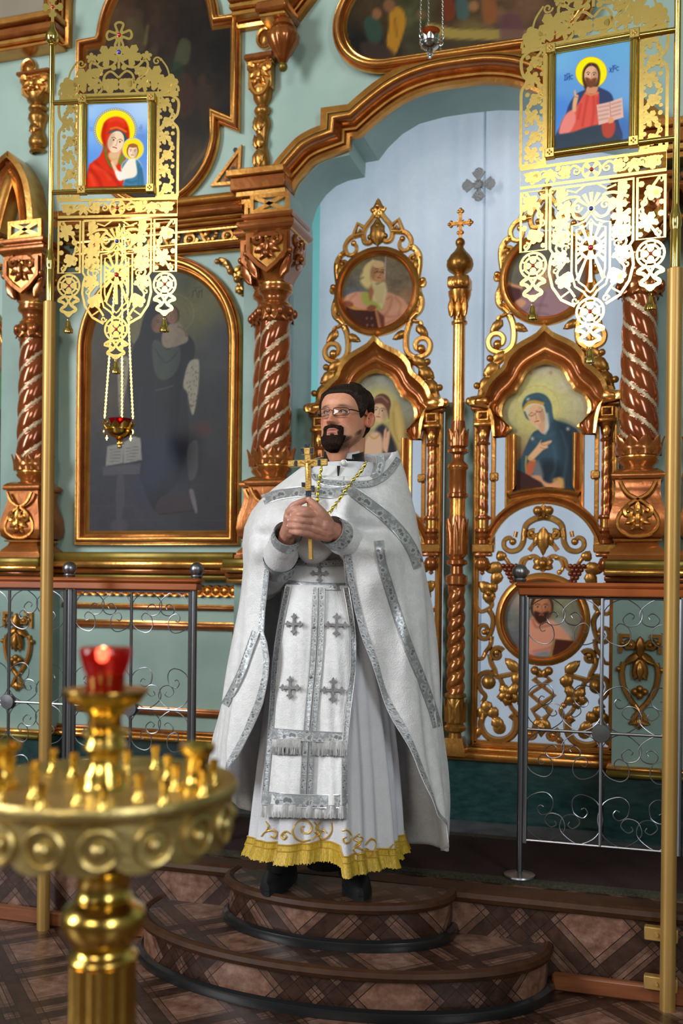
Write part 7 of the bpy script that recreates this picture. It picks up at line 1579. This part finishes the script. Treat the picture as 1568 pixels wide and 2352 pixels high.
# sleeves and cuffs
def limb(pts, rad, n=20, wr=.004):
    P = spline([tuple(p) for p in pts], 6); m = len(P); R = spline([(r, 0) for r in rad], 6); R = [r[0] for r in R]
    R = [r + wr * sin(i * 1.9) * (i < m - 3) for i, r in enumerate(R)]; return P, R
for nm, pts, rad in (('sleeve', [Q(600, 1345, -.06), Q(628, 1318, .05), Q(648, 1264, .22), Q(659, 1228, .305)], [.06, .058, .052, .043]), ('sleeve', [Q(900, 1300, -.08), Q(862, 1290, .04), Q(803, 1248, .22), Q(757, 1218, .325)], [.065, .062, .055, .044])):
    P, R = limb(pts, rad); b = B(); b.tube(P, R, 24, caps=False); so = b.build(nm, BROC, priest, angle=180)
    b = B(); b.tube(P[-4:], [r + .0035 for r in R[-4:]], 24, caps=False); o = b.build('cuff_band', [GALL], so, angle=180); l = o.data.uv_layers.new(name='UVMap')
    for lp in o.data.loops: i, k = divmod(lp.vertex_index, 24); l.data[lp.index].uv = (k * .9, i * .5)
    b = B(); b.tube(P[-11:-8], [r + .0035 for r in R[-11:-8]], 24, caps=False); o = b.build('cuff_band', [GALL], so, angle=180); l = o.data.uv_layers.new(name='UVMap')
    for lp in o.data.loops: i, k = divmod(lp.vertex_index, 24); l.data[lp.index].uv = (k * .9, i * .5)
ribbon('sleeve_trim', [(786, 1212), (792, 1250), (797, 1300), (803, 1345)], 15, lambda x, y, o=0.: Q(x, y, .30 - .0006 * (y - 1212) + o), 0, GALL)
# shoes
SHOE = M('black_leather', (.012, .012, .013), .45)
for (x, y, b0, an) in ((655, 2012, -.06, -14), (832, 2024, -.02, 6)):
    b = B(); c = Q(x, y, b0); rows = []
    for i in range(15):
        t = i / 14; yy = .13 - .27 * t; w = .032 + .016 * sin(PI * min(1, t * 1.05) ** 1.3) - (.014 * max(0, t - .8) / .2 if t > .8 else 0); h = (.085 - .035 * t - .02 * max(0, t - .7) / .3); w = w if 0 < i < 14 else w * .5
        rows.append([(w * cos(a), yy, max(0, h * (sin(a) if sin(a) > 0 else 0))) for a in np.linspace(PI * 1.0, -0.0, 11)])
    b.grid(rows); b.add(rows[-1], [list(range(11))]); b.add(rows[0], [list(range(11))]); b.xf(Matrix.Translation((c.x, c.y, .016)) @ Matrix.Rotation(math.radians(an), 4, 'Z')); so = b.build('shoe', SHOE, priest)
    b = B(); b.zprism([(q[0] * 1.04, q[1]) for q in [r[0] for r in rows]] + [(q[0] * 1.04, q[1]) for q in [r[-1] for r in rows]][::-1], 0, .018); b.xf(Matrix.Translation((c.x, c.y, .0)) @ Matrix.Rotation(math.radians(an), 4, 'Z')); b.build('sole', SHOE, so)
# ---------------------------------------------------------------- head
HZ = zy(1033)            # chin height (local)
HX = Q(783, 960).x; HY = .035
HROT = Matrix.Translation((HX, HY, HZ)) @ Matrix.Rotation(math.radians(-26), 4, 'Z') @ Matrix.Rotation(math.radians(-3), 4, 'X') @ Matrix.Diagonal((1.05, 1.03, .93, 1))
SL = [(-.05, -.066, -.030, .026), (-.02, -.080, -.028, .036), (0, -.089, -.025, .041), (.008, -.094, -.012, .047), (.02, -.097, .005, .054), (.035, -.097, .03, .061), (.055, -.0955, .055, .066), (.075, -.0955, .070, .069), (.09, -.094, .080, .0715), (.115, -.091, .090, .0735), (.13, -.0905, .095, .0745), (.15, -.094, .098, .0755), (.175, -.092, .100, .0755), (.20, -.081, .095, .070), (.218, -.062, .080, .057), (.229, -.040, .055, .039), (.235, -.015, .03, .018), (.237, .006, .008, .002)]
SLa = np.array(SL)
def hs(al, z, feat=True):
    """head surface point; al=0 front (towards -y), positive to the figure's left (+x)"""
    yf = np.interp(z, SLa[:, 0], SLa[:, 1]); yb = np.interp(z, SLa[:, 0], SLa[:, 2]); w = np.interp(z, SLa[:, 0], SLa[:, 3]); c = (yf + yb) / 2 * .0 + yb * .45 + yf * .55; c = (yf + yb) / 2
    s_, c_ = sin(al), cos(al); x = w * (abs(s_) ** .88) * (1 if s_ > 0 else -1); y = c - (c - yf) * (abs(c_) ** .92) * (1 if c_ > 0 else -1)
    if c_ < 0: y = c + (yb - c) * abs(c_) ** .92
    if feat and c_ > -.2:
        g = lambda cx, cz, sx, sz: math.exp(-((x - cx) / sx) ** 2 - ((z - cz) / sz) ** 2)
        dy = 0
        rz = min(1, max(0, (.138 - z) / .050)) if z > .087 else max(0, 1 - (.087 - z) / .009)
        dy -= (.006 + .027 * rz) * math.exp(-(x / (.0085 + .005 * rz)) ** 2) * (1 if .077 < z < .140 else math.exp(-((z - (.140 if z > .11 else .077)) / .006) ** 2))
        for e in (-1, 1):
            dy -= .011 * g(e * .0135, .0865, .0065, .007); dy += .012 * g(e * .031, .127, .017, .010); dy -= .006 * g(e * .027, .1465, .021, .0075); dy -= .006 * g(e * .046, .106, .017, .016); dy += .004 * g(e * .05, .065, .02, .02); dy -= .0055 * g(e * .031, .1275, .011, .0055)
        dy -= .007 * g(0, .0640, .019, .0045); dy -= .0085 * g(0, .0510, .016, .0055); dy += .006 * g(0, .0575, .021, .0022); dy += .004 * g(0, .041, .016, .005); dy -= .006 * g(0, .022, .018, .014)
        y += dy
    return Vector((x, y, z))
def sst(x, a, c): t = max(0., min(1., (x - a) / (c - a))); return t * t * (3 - 2 * t)
def beardT(al, z, x, k=1., jw=.6):
    A = abs(math.degrees(al)); X = abs(x)
    rn = .45 + .55 * sst(z, -.032, .012); chin = (1 - sst(A, (34 - 4 * k) * rn, (46 + 8 * k) * rn)) * (1 - sst(z, .036 - .002 * k, .042 + .004 * k)) * sst(z, -.027, -.008)
    jawz = .014 + .0011 * max(0, A - 45); jaw = sst(A, 28, 42) * (1 - sst(A, 86, 95)) * (1 - sst(abs(z - jawz - .006), .006, .012 + .008 * k)) * jw
    side = math.exp(-((X - .0285) / (.0065 + .002 * k)) ** 2) * (1 - sst(z, .066, .074 + .004 * k)) * sst(z, .01, .03) * .9
    mou = (1 - sst(X, .026, .033 + .004 * k)) * sst(z, .0635 - .35 * max(0, X - .010), .0685 - .35 * max(0, X - .010)) * (1 - sst(z, .0755 - .12 * X, .0795 + .003 * k - .12 * X)) * .85
    soul = (1 - sst(X, .004, .009)) * (1 - sst(z, .043, .047)) * sst(z, .018, .026) * .7
    return max(chin, jaw, side, mou, soul)
zs = np.concatenate([np.linspace(-.05, .0, 6)[:-1], np.linspace(0, .20, 92)[:-1], np.linspace(.20, .2369, 18)])
als = np.concatenate([np.linspace(-PI, -1.4, 22)[:-1], np.linspace(-1.4, 1.4, 120)[:-1], np.linspace(1.4, PI, 22)[:-1]])
rows = [[hs(a, z) for a in als] for z in zs]
b = B(); b.grid(rows, closeu=True); nh = len(b.v)
# neck
b.tube([(0, .035, .07), (0, .03, .0), (0, .03, -.05), (0, .045, -.12)], [.056, .057, .06, .075], 28)
def ear(b, sx):
    rows = []
    for i in range(25):
        a = 2 * PI * i / 24; row = []
        for k, (rr, dx) in enumerate(((.35, .004), (.6, .003), (.8, .010), (.95, .016), (1.05, .012), (1.0, .004), (.7, -.004))):
            sc = 1 if sin(a) > 0 else .78; ry = .019 * rr * (1.1 if sin(a) > .2 else .9); rz = .033 * rr * sc
            row.append((sx * (.0745 + dx * 1.0 + .004 * cos(a)), .016 + ry * cos(a) + .006 * sin(a), .112 + rz * sin(a)))
        rows.append(row)
    b.grid(rows); b.add([rows[i][0] for i in range(24)], [list(range(24))])
for e in (-1, 1): ear(b, e)
b.xf(HROT); headB = b; headC = []
def skin_col(i, v):
    m = HROT.inverted() @ Vector(v); x, y, z = m; g = lambda cx, cz, sx, sz: math.exp(-((x - cx) / sx) ** 2 - ((z - cz) / sz) ** 2)
    c = np.array([.66, .30, .18]); c = c * (1 + .06 * (sin(x * 300 + z * 210) * sin(z * 260 + y * 180)))
    if y < -.02:
        for e in (-1, 1):
            c = c * (1 - g(e * .045, .10, .02, .018) * np.array([.05, .26, .26])); c = c * (1 - .4 * g(e * .031, .1275, .016, .007))
            br = g(e * .031, .1465 + .003 * (1 - ((abs(x) - .031) / .02) ** 2), .021, .0055); c = c * (1 - br * .9) + np.array([.035, .018, .012]) * br * .9
        c = c * (1 - g(0, .091, .014, .012) * np.array([0, .2, .22])); lip = max(g(0, .0635, .019, .0042), g(0, .0515, .017, .0052)); c = c * (1 - lip) + np.array([.52, .17, .15]) * lip; c = c * (1 - .75 * g(0, .0575, .020, .0018))
    if y < .02 and z < .1:
        T_ = beardT(math.atan2(x, -y - .0), z, x, 1.6); c = c * (1 - .85 * T_) + np.array([.03, .014, .009]) * .85 * T_
    if abs(x) > .072 and .07 < z < .15 and y > -.01: c = c * np.array([1.05, .8, .78])
    return c
# ---------------------------------------------------------------- hands (capsule chains fused by a voxel remesh)
def chainb(b, P, R, n=12):
    P = [Vector(p) for p in P]; PP = spline([tuple(p) for p in P], 5); RR = [q[0] for q in spline([(r, 0) for r in R], 5)]; b.tube(PP, RR, n); b.ball(PP[-1], RR[-1], 0, 8); b.ball(PP[0], RR[0], 0, 8)
hb = B(); q = lambda x, y, bb: Q(x, y, bb)
# his left hand (viewer's right), fingers wrapped to the viewer's left
chainb(hb, [q(790, 1232, .29), q(760, 1219, .325), q(740, 1209, .352)], [.031, .029, .027], 16)
chainb(hb, [q(748, 1205, .345), q(722, 1186, .366)], [.024, .0175]); chainb(hb, [q(748, 1214, .347), q(720, 1200, .371)], [.025, .0175]); chainb(hb, [q(748, 1222, .345), q(716, 1215, .369)], [.024, .0165]); chainb(hb, [q(750, 1230, .338), q(712, 1229, .361)], [.022, .0150])
for (k, m, t_, r) in (((722, 1186), (696, 1183), (668, 1186), .0108), ((720, 1200), (692, 1198), (662, 1197), .0112), ((716, 1215), (688, 1212), (661, 1210), .0108), ((712, 1229), (688, 1226), (666, 1223), .0098)):
    chainb(hb, [q(*k, .368), q(*m, .392), q((m[0] + t_[0]) / 2, (m[1] + t_[1]) / 2, .390), q(*t_, .368)], [r * 1.28, r * 1.08, r, r * .86])
chainb(hb, [q(752, 1206, .345), q(738, 1182, .366), q(722, 1164, .374), q(706, 1150, .370)], [.0205, .0165, .0130, .0108])
# his right hand behind, index finger up along the cross
chainb(hb, [q(652, 1258, .24), q(657, 1234, .29), q(664, 1212, .325)], [.027, .027, .026], 16)
chainb(hb, [q(664, 1215, .322), q(660, 1190, .345)], [.026, .0175]); chainb(hb, [q(668, 1215, .322), q(672, 1190, .345)], [.024, .017]); chainb(hb, [q(668, 1222, .32), q(690, 1205, .345)], [.024, .018])
chainb(hb, [q(659, 1184, .348), q(668, 1166, .366), q(685, 1156, .374), q(701, 1149, .366)], [.0135, .0115, .0105, .0092])
chainb(hb, [q(660, 1178, .35), q(676, 1174, .376), q(696, 1172, .380), q(712, 1173, .370)], [.0130, .0112, .0108, .0095])
tmp = hb.build('hands_tmp', [BLACK], None, fixn=True); md = tmp.modifiers.new('r', 'REMESH'); md.mode = 'VOXEL'; md.voxel_size = .0022; md2 = tmp.modifiers.new('s', 'SMOOTH'); md2.factor = .5; md2.iterations = 3
dg = bpy.context.evaluated_depsgraph_get(); ev = tmp.evaluated_get(dg); hm = ev.to_mesh(); hv = [tuple(v.co) for v in hm.vertices]; hf = [list(p.vertices) for p in hm.polygons]; ev.to_mesh_clear(); bpy.data.objects.remove(tmp)
# torso, arms and legs under the clothes
body = headB; k1 = len(body.v)
body.add(hv, hf); k2 = len(body.v)
body.tube([Q(765, 1990, .02), Q(760, 1700, .02), Q(770, 1400, 0), Q(785, 1250, -.02), Q(795, 1130, -.03), Q(797, 1060, -.035)], [.07, .10, .12, .13, .12, .06], 20)
for (P, R) in (([Q(705, 1120, -.02), Q(650, 1180, -.04), Q(610, 1330, -.05), Q(629, 1317, .05), Q(648, 1264, .22)], [.05, .046, .04, .036, .03]), ([Q(880, 1120, -.03), Q(895, 1190, -.05), Q(892, 1295, -.06), Q(862, 1290, .04), Q(803, 1248, .22)], [.05, .046, .04, .036, .03]), ([Q(790, 1500, 0), Q(800, 1750, .03), Q(822, 2010, .03)], [.085, .065, .045]), ([Q(700, 1500, 0), Q(680, 1750, .02), Q(655, 2000, .0)], [.085, .065, .045])):
    PP = spline([tuple(p) for p in P], 5); body.tube(PP, [r[0] for r in spline([(r, 0) for r in R], 5)], 14)
def skinmat():
    m = bpy.data.materials.new('skin'); m.use_nodes = True; n = N(m); bs = n.n['Principled BSDF']; a = n('VertexColor', layer_name='skin'); n.l.new(a.outputs[0], bs.inputs['Base Color']); bs.inputs['Roughness'].default_value = .48; bs.inputs['Subsurface Weight'].default_value = .12; bs.inputs['Subsurface Radius'].default_value = (.01, .004, .002); bs.inputs['Subsurface Scale'].default_value = .5
    nz = n('TexNoise', i_Vector=n('TexCoord').outputs['Object'], i_Scale=240., i_Detail=3.); bp = n('Bump', i_Strength=.12, i_Distance=.004, i_Height=nz.outputs[0]); n.l.new(bp.outputs[0], bs.inputs['Normal']); return m
bo = body.build('body', skinmat(), priest, angle=180)
at = bo.data.color_attributes.new('skin', 'FLOAT_COLOR', 'POINT')
for i, v in enumerate(bo.data.vertices):
    if i < k1: c = skin_col(i, v.co)
    elif i < k2: f = .5 + .5 * sin(v.co.x * 260) * sin(v.co.z * 240); c = np.array([.50, .235, .165]) * (.92 + .16 * f)
    else: c = np.array([.02, .02, .02])
    at.data[i].color = (c[0], c[1], c[2], 1)
# nails
NAIL = M('nail', (.72, .46, .38), .25)
for (x, y, bb) in ((704, 1147, .379), (666, 1186, .376), (660, 1197, .377), (659, 1210, .376), (664, 1223, .372)):
    b = B(); b.ball(Q(x, y, bb), .0048, 0, 6, (1, .45, .8)); b.build('fingernail', NAIL, priest)
# ---------------------------------------------------------------- hair and beard shells
HAIR = M('dark_hair', (.010, .006, .004), .45, c2=(.028, .014, .008), scale=30, bump=.6, bscale=90, stretch=(5, 5, .8), spec=.2)
BEARD = M('dark_beard', (.014, .007, .004), .55, c2=(.045, .02, .011), scale=60, bump=.8, bscale=180, stretch=(3, 3, 1), spec=.15)
def normal_at(al, z, c=(0, .005, .11)):
    p = hs(al, z, False); d = Vector((p.x / .075 ** 2, (p.y - c[1]) / .097 ** 2, (p.z - c[2]) / .125 ** 2 * .8)); return d.normalized()
def hairline(al):
    a = abs(math.degrees(al)); T = [(0, .203), (22, .203), (38, .197), (50, .182), (60, .160), (66, .135), (71, .116), (77, .118), (80, .150), (92, .158), (102, .140), (112, .08), (130, .040), (180, .035)]
    return float(np.interp(a, [t[0] for t in T], [t[1] for t in T]))
rows = []; rh = random.Random(4)
for i in range(47):
    row = []
    for j in range(120):
        al = -PI + 2 * PI * j / 120; z0 = hairline(al) - .004; t = i / 46; z = z0 + (.2368 - z0) * t; th = .0115 * min(1, t * 5) ** .6 * (1 + .3 * sin(al * 1.0 + .4)) + .004 * t
        if abs(al) > 1.9: th *= .75
        elif .8 < abs(al) < 1.35: th *= 1.25
        th += .0016 * sin(al * 40 + z * 60) * min(1, t * 4) + .0012 * sin(al * 77 + z * 130) * min(1, t * 4)
        p = hs(al, z, False); nn = normal_at(al, z); row.append(p + nn * (th - .003) + Vector((.004 * min(1, t * 3), 0, .002 * t)))
    rows.append(row)
b = B(); b.grid(rows, closeu=True); b.add([rows[-1][j] for j in range(120)], [list(range(120))]); b.xf(HROT); b.build('hair', HAIR, priest, angle=180)
rows = []
for i in range(76):
    z = -.034 + .120 * i / 75; row = []
    for j in range(140):
        al = math.radians(-96 + 192 * j / 139); p = hs(al, max(z, -.045), True); x = p.x
        T_ = beardT(al, z, x, 1., .3); ch = math.exp(-(math.degrees(al) / 40) ** 2) * (1 - sst(z, .0, .045))
        th = -.0035 + T_ * (.0105 + .012 * ch) + (T_ > .05) * (.0014 * sin(al * 95 + z * 400) + .0012 * sin(al * 170 - z * 300))
        d = Vector((sin(al), -cos(al) * 1.1, -.25 if z < .03 else 0.)).normalized(); row.append(p + d * th)
    rows.append(row)
b = B(); b.grid(rows); b.xf(HROT); b.build('beard', BEARD, priest, angle=180, fixn=False)
# eyes
LIDM = M('eyelid_skin', (.42, .21, .145), .5); EYEW = M('eye_white', (.42, .38, .36), .2); IRIS = M('eye_iris', (.05, .035, .03), .1); LASH = M('eye_lash', (.02, .012, .01), .5)
for e in (-1, 1):
    b = B(); c = Vector((e * .031, -.0785, .1265)); b.ball(c, .0122, 0, 14); b.xf(HROT); eo = b.build('eye', EYEW, priest)
    b = B(); b.ball(c + Vector((-.002, -.0088, .001)), .0052, 0, 8); b.xf(HROT); b.build('iris', IRIS, eo)
    b = B(); b.tube(spline([tuple(c + Vector((x, y, z))) for x, y, z in ((-.014, -.004, .000), (-.007, -.0105, .0052), (0, -.0125, .0068), (.007, -.0105, .0052), (.014, -.004, .000))], 4), .0014, 5); b.xf(HROT); b.build('lash_line', LASH, eo)
    b = B(); b.lathe([(.0131 * cos(q_), .0131 * sin(q_)) for q_ in np.linspace(.18, PI / 2 - .01, 7)], 20); b.xf(HROT @ Matrix.Translation(c) @ Matrix.Rotation(.25, 4, 'X')); b.build('upper_lid', LIDM, eo, fixn=False)
    b = B(); b.lathe([(.0129 * cos(q_), -.0129 * sin(q_)) for q_ in np.linspace(.42, PI / 2 - .01, 6)], 20); b.xf(HROT @ Matrix.Translation(c) @ Matrix.Rotation(.0, 4, 'X')); b.build('lower_lid', LIDM, eo, fixn=False)
# glasses
GF = M('glasses_metal', (.10, .085, .075), .25, .9); GT = M('glasses_temple', (.02, .015, .013), .3)
def lensmat():
    m = bpy.data.materials.new('spectacle_glass'); m.use_nodes = True; n = N(m); o = n.n['Material Output']; t1 = n('BsdfTransparent'); g1 = n('BsdfGlossy', i_Roughness=.03); mx = n('MixShader', i_0=n('Fresnel', i_IOR=1.5).outputs[0], i_1=t1.outputs[0], i_2=g1.outputs[0]); n.l.new(mx.outputs[0], o.inputs[0]); return m
gl = thing('glasses', 'thin-framed rectangular glasses on the person\'s face', 'glasses'); gl.parent = None
gl.location = priest.location; gl.rotation_euler = priest.rotation_euler
for e in (-1, 1):
    R_ = []
    for k in range(24):
        a = 2 * PI * k / 24; sx = abs(cos(a)) ** .45 * (1 if cos(a) > 0 else -1); sz = abs(sin(a)) ** .5 * (1 if sin(a) > 0 else -1); x = e * .0325 + .0255 * sx; R_.append((x, -.1085 + .05 * (abs(x) / .06) ** 2 * .3, .1235 + .0145 * sz))
    b = B(); b.tube(R_, .0013, 6, closed=True); b.xf(HROT); b.build('rim', GF, gl)
    b = B(); cc_ = Vector((e * .0325, -.1075, .1235)); LR = [[tuple(cc_ + (Vector(p) - cc_) * f_ + Vector((0, -.0028 * (1 - f_ * f_), 0))) for p in R_] for f_ in (1, .75, .5, .25, .02)]; b.grid(LR, closeu=True); b.xf(HROT); b.build('lens', lensmat() if e < 0 else bpy.data.materials['spectacle_glass'], gl, fixn=False, angle=180)
    b = B(); b.tube(spline([(e * .058, -.096, .130), (e * .068, -.088, .131), (e * .0765, -.055, .131), (e * .0795, -.01, .129), (e * .079, .02, .122)], 4), .0016, 6, flat=1.6, up=(0, 0, 1)); b.xf(HROT); b.build('temple', GT, gl)
b = B(); b.tube(spline([(-.0075, -.1085, .128), (0, -.112, .130), (.0075, -.1085, .128)], 4), .0011, 6); b.xf(HROT); b.build('bridge', GF, gl)
# ---------------------------------------------------------------- collar
WC = M('white_collar', (.70, .70, .70), .7)
def collar(name, mat, rx, ry, z0, z1, gap, cy=.03, dz=0.):
    rows = []
    for i in range(5):
        t = i / 4; row = []
        for j in range(61):
            a = math.radians(-90 + gap) + math.radians(360 - 2 * gap) * j / 60; dip = .022 * max(0, -sin(a)) ** 1.5
            row.append((HX + rx * cos(a) * (1 - .06 * t), HY + cy + ry * sin(a) * (1 - .06 * t), HZ + z0 + (z1 - z0) * t - dip * (1 if t > .2 else .6)))
        rows.append(row)
    b = B(); b.grid(rows); o = b.build(name, mat, priest, angle=180, fixn=False); md = o.modifiers.new('t', 'SOLIDIFY'); md.thickness = .004; return o
collar('black_collar', BLACK, .076, .084, -.06, .002, 24, .026); collar('white_collar', WC, .067, .074, -.06, .008, 3, .020)
rows = []
for i in range(13):
    y = 1062 + 46 * i / 12; row = []
    for j in range(25): x = 738 + (842 - 738) * j / 24; x = 790 + (x - 790) * (1 + .02 * i); row.append(Q(x, y + 10 * (1 - ((x - 785) / 60) ** 2), (.05 + .05 * (1 - ((x - 785) / 70) ** 2) + .0045 * i)))
    rows.append(row)
b = B(); b.grid(rows); b.build('shirt_front', WC, priest, angle=180, fixn=False)
b = B(); b.add([Q(768, 1070, .112), Q(776, 1070, .112), Q(771, 1106, .135)], [[0, 1, 2]]); b.add([Q(768, 1070, .108), Q(776, 1070, .108), Q(771, 1106, .131)], [[2, 1, 0]]); b.build('front_slit', BLACK, priest, smooth=False)
b = B(); b.ball(Q(784, 1063, .108), .009, 0, 10); o = b.build('button', M('pearl', (.7, .68, .62), .15), priest); b = B(); b.lathe([(.012, .0), (.0115, -.003), (.009, -.004)], 16, Q(784, 1063, .104), 0, axis='y'); b.build('button_rim', GALLE, o)
# ---------------------------------------------------------------- chain on the chest
b = B(); CHL = spline([(832, 1066), (822, 1084), (806, 1102), (790, 1124), (776, 1146), (760, 1168), (747, 1185)], 6); CHR = spline([(735, 1064), (731, 1085), (728, 1105), (726, 1130), (725, 1150), (727, 1172)], 6)
def chs(x, y): return cs(x, y, .008) if y > 1100 else Q(x, y, .135)
for C_ in (CHL, CHR): b.tube([chs(x, y) for x, y in C_], .0016, 6)
for C_, n_ in ((CHL, 10), (CHR, 8)):
    for k in range(n_):
        i = int((k + .5) / n_ * (len(C_) - 1)); x, y = C_[i]; p = chs(x, y); x2, y2 = C_[min(i + 1, len(C_) - 1)]; ang = math.atan2(y2 - y, x2 - x); kk = len(b.v); b.ball((0, 0, 0), .0058, 0, 7, (1.75, .6, 1)); b.xf(Matrix.Translation(p) @ Matrix.Rotation(ang, 4, 'Y'), kk)
        for dd in (-.014, .014): kk = len(b.v); b.ball((dd, 0, 0), .0034, 0, 5); b.xf(Matrix.Translation(p) @ Matrix.Rotation(ang, 4, 'Y'), kk)
o = b.build('neck_chain', M('chain_gold', (.62, .47, .07), .22, 1.), priest); o['kind'] = 'stuff'
# ---------------------------------------------------------------- altar cross held in the hands
c0 = Q(713, 1287, .352); c1 = Q(699, 1020, .372); axz = (c1 - c0).normalized(); L = (c1 - c0).length
xr_ = Vector((1, -.22, 0)); xr_ = (xr_ - axz * xr_.dot(axz)).normalized(); yn = axz.cross(xr_).normalized()
ENAM = M('blue_enamel', (.035, .045, .075), .25, .3, c2=(.25, .26, .30), scale=220, lo=.5, hi=.75)
cr = thing('hand_cross', 'gold eight-ended altar cross with blue enamel, held in the person\'s hands', 'cross')
MC = Matrix(((xr_.x, yn.x, axz.x, c0.x), (xr_.y, yn.y, axz.y, c0.y), (xr_.z, yn.z, axz.z, c0.z), (0, 0, 0, 1)))
cr.matrix_world = Matrix.Translation(priest.location) @ Matrix.Rotation(TH, 4, 'Z') @ MC
fy = lambda y: L * (1287 - y) / (1287 - 1020.)
u = lambda px_: px_ / 741.
b = B(); b.box(-u(5), u(5), -.005, .005, 0, fy(1140), 0, .0015); b.box(-u(6.5), u(6.5), -.006, .006, fy(1140), fy(1026), 0, .0015); b.box(-u(46), u(46), -.006, .006, fy(1073), fy(1057), 0, .0015)
b.box(-u(15), u(15), -.0055, .0055, fy(1045), fy(1030), 0, .001); b.prism([(-u(16), fy(1108)), (u(16), fy(1122)), (u(16), fy(1134)), (-u(16), fy(1121))], -.0055, .0055); b.build('cross_body', GOLD, cr)
def plq(x0, x1, y0, y1, mat, nm): b = B(); b.box(u(x0), u(x1), -.0085, -.004, fy(y1), fy(y0), 0, .0008); b.build(nm, mat, cr)
for a_ in ((-31, -24, 1058.5, 1071.5), (24, 31, 1058.5, 1071.5), (-15, -7.5, 1031, 1044), (7.5, 15, 1031, 1044), (-6, 6, 1022, 1030), (-15, -7, 1109, 1119), (7, 15, 1117, 1131), (-6, 6, 1128, 1144)): plq(*a_, ENAM, 'enamel_plate')
for a_ in ((-46, -33, 1058.5, 1071.5), (33, 46, 1058.5, 1071.5), (-6.5, 6.5, 1031, 1045), (-6.5, 6.5, 1109, 1124)): plq(*a_, GOLD, 'gold_plate')
b = B(); b.tube(spline([(-u(17), -.010, fy(1061)), (-u(6), -.010, fy(1066)), (0, -.011, fy(1068)), (u(6), -.010, fy(1066)), (u(17), -.010, fy(1061))], 3), [.0016] * 5 + [.002] * 3 + [.0016] * 5, 6); b.ball((0, -.0115, fy(1061)), .004, 0, 7); b.tube([(0, -.0105, fy(1066)), (0, -.011, fy(1078)), (u(.6), -.0105, fy(1088)), (0, -.010, fy(1102))], [.0042, .0034, .0036, .002], 8); b.build('figure_relief', GOLD, cr)
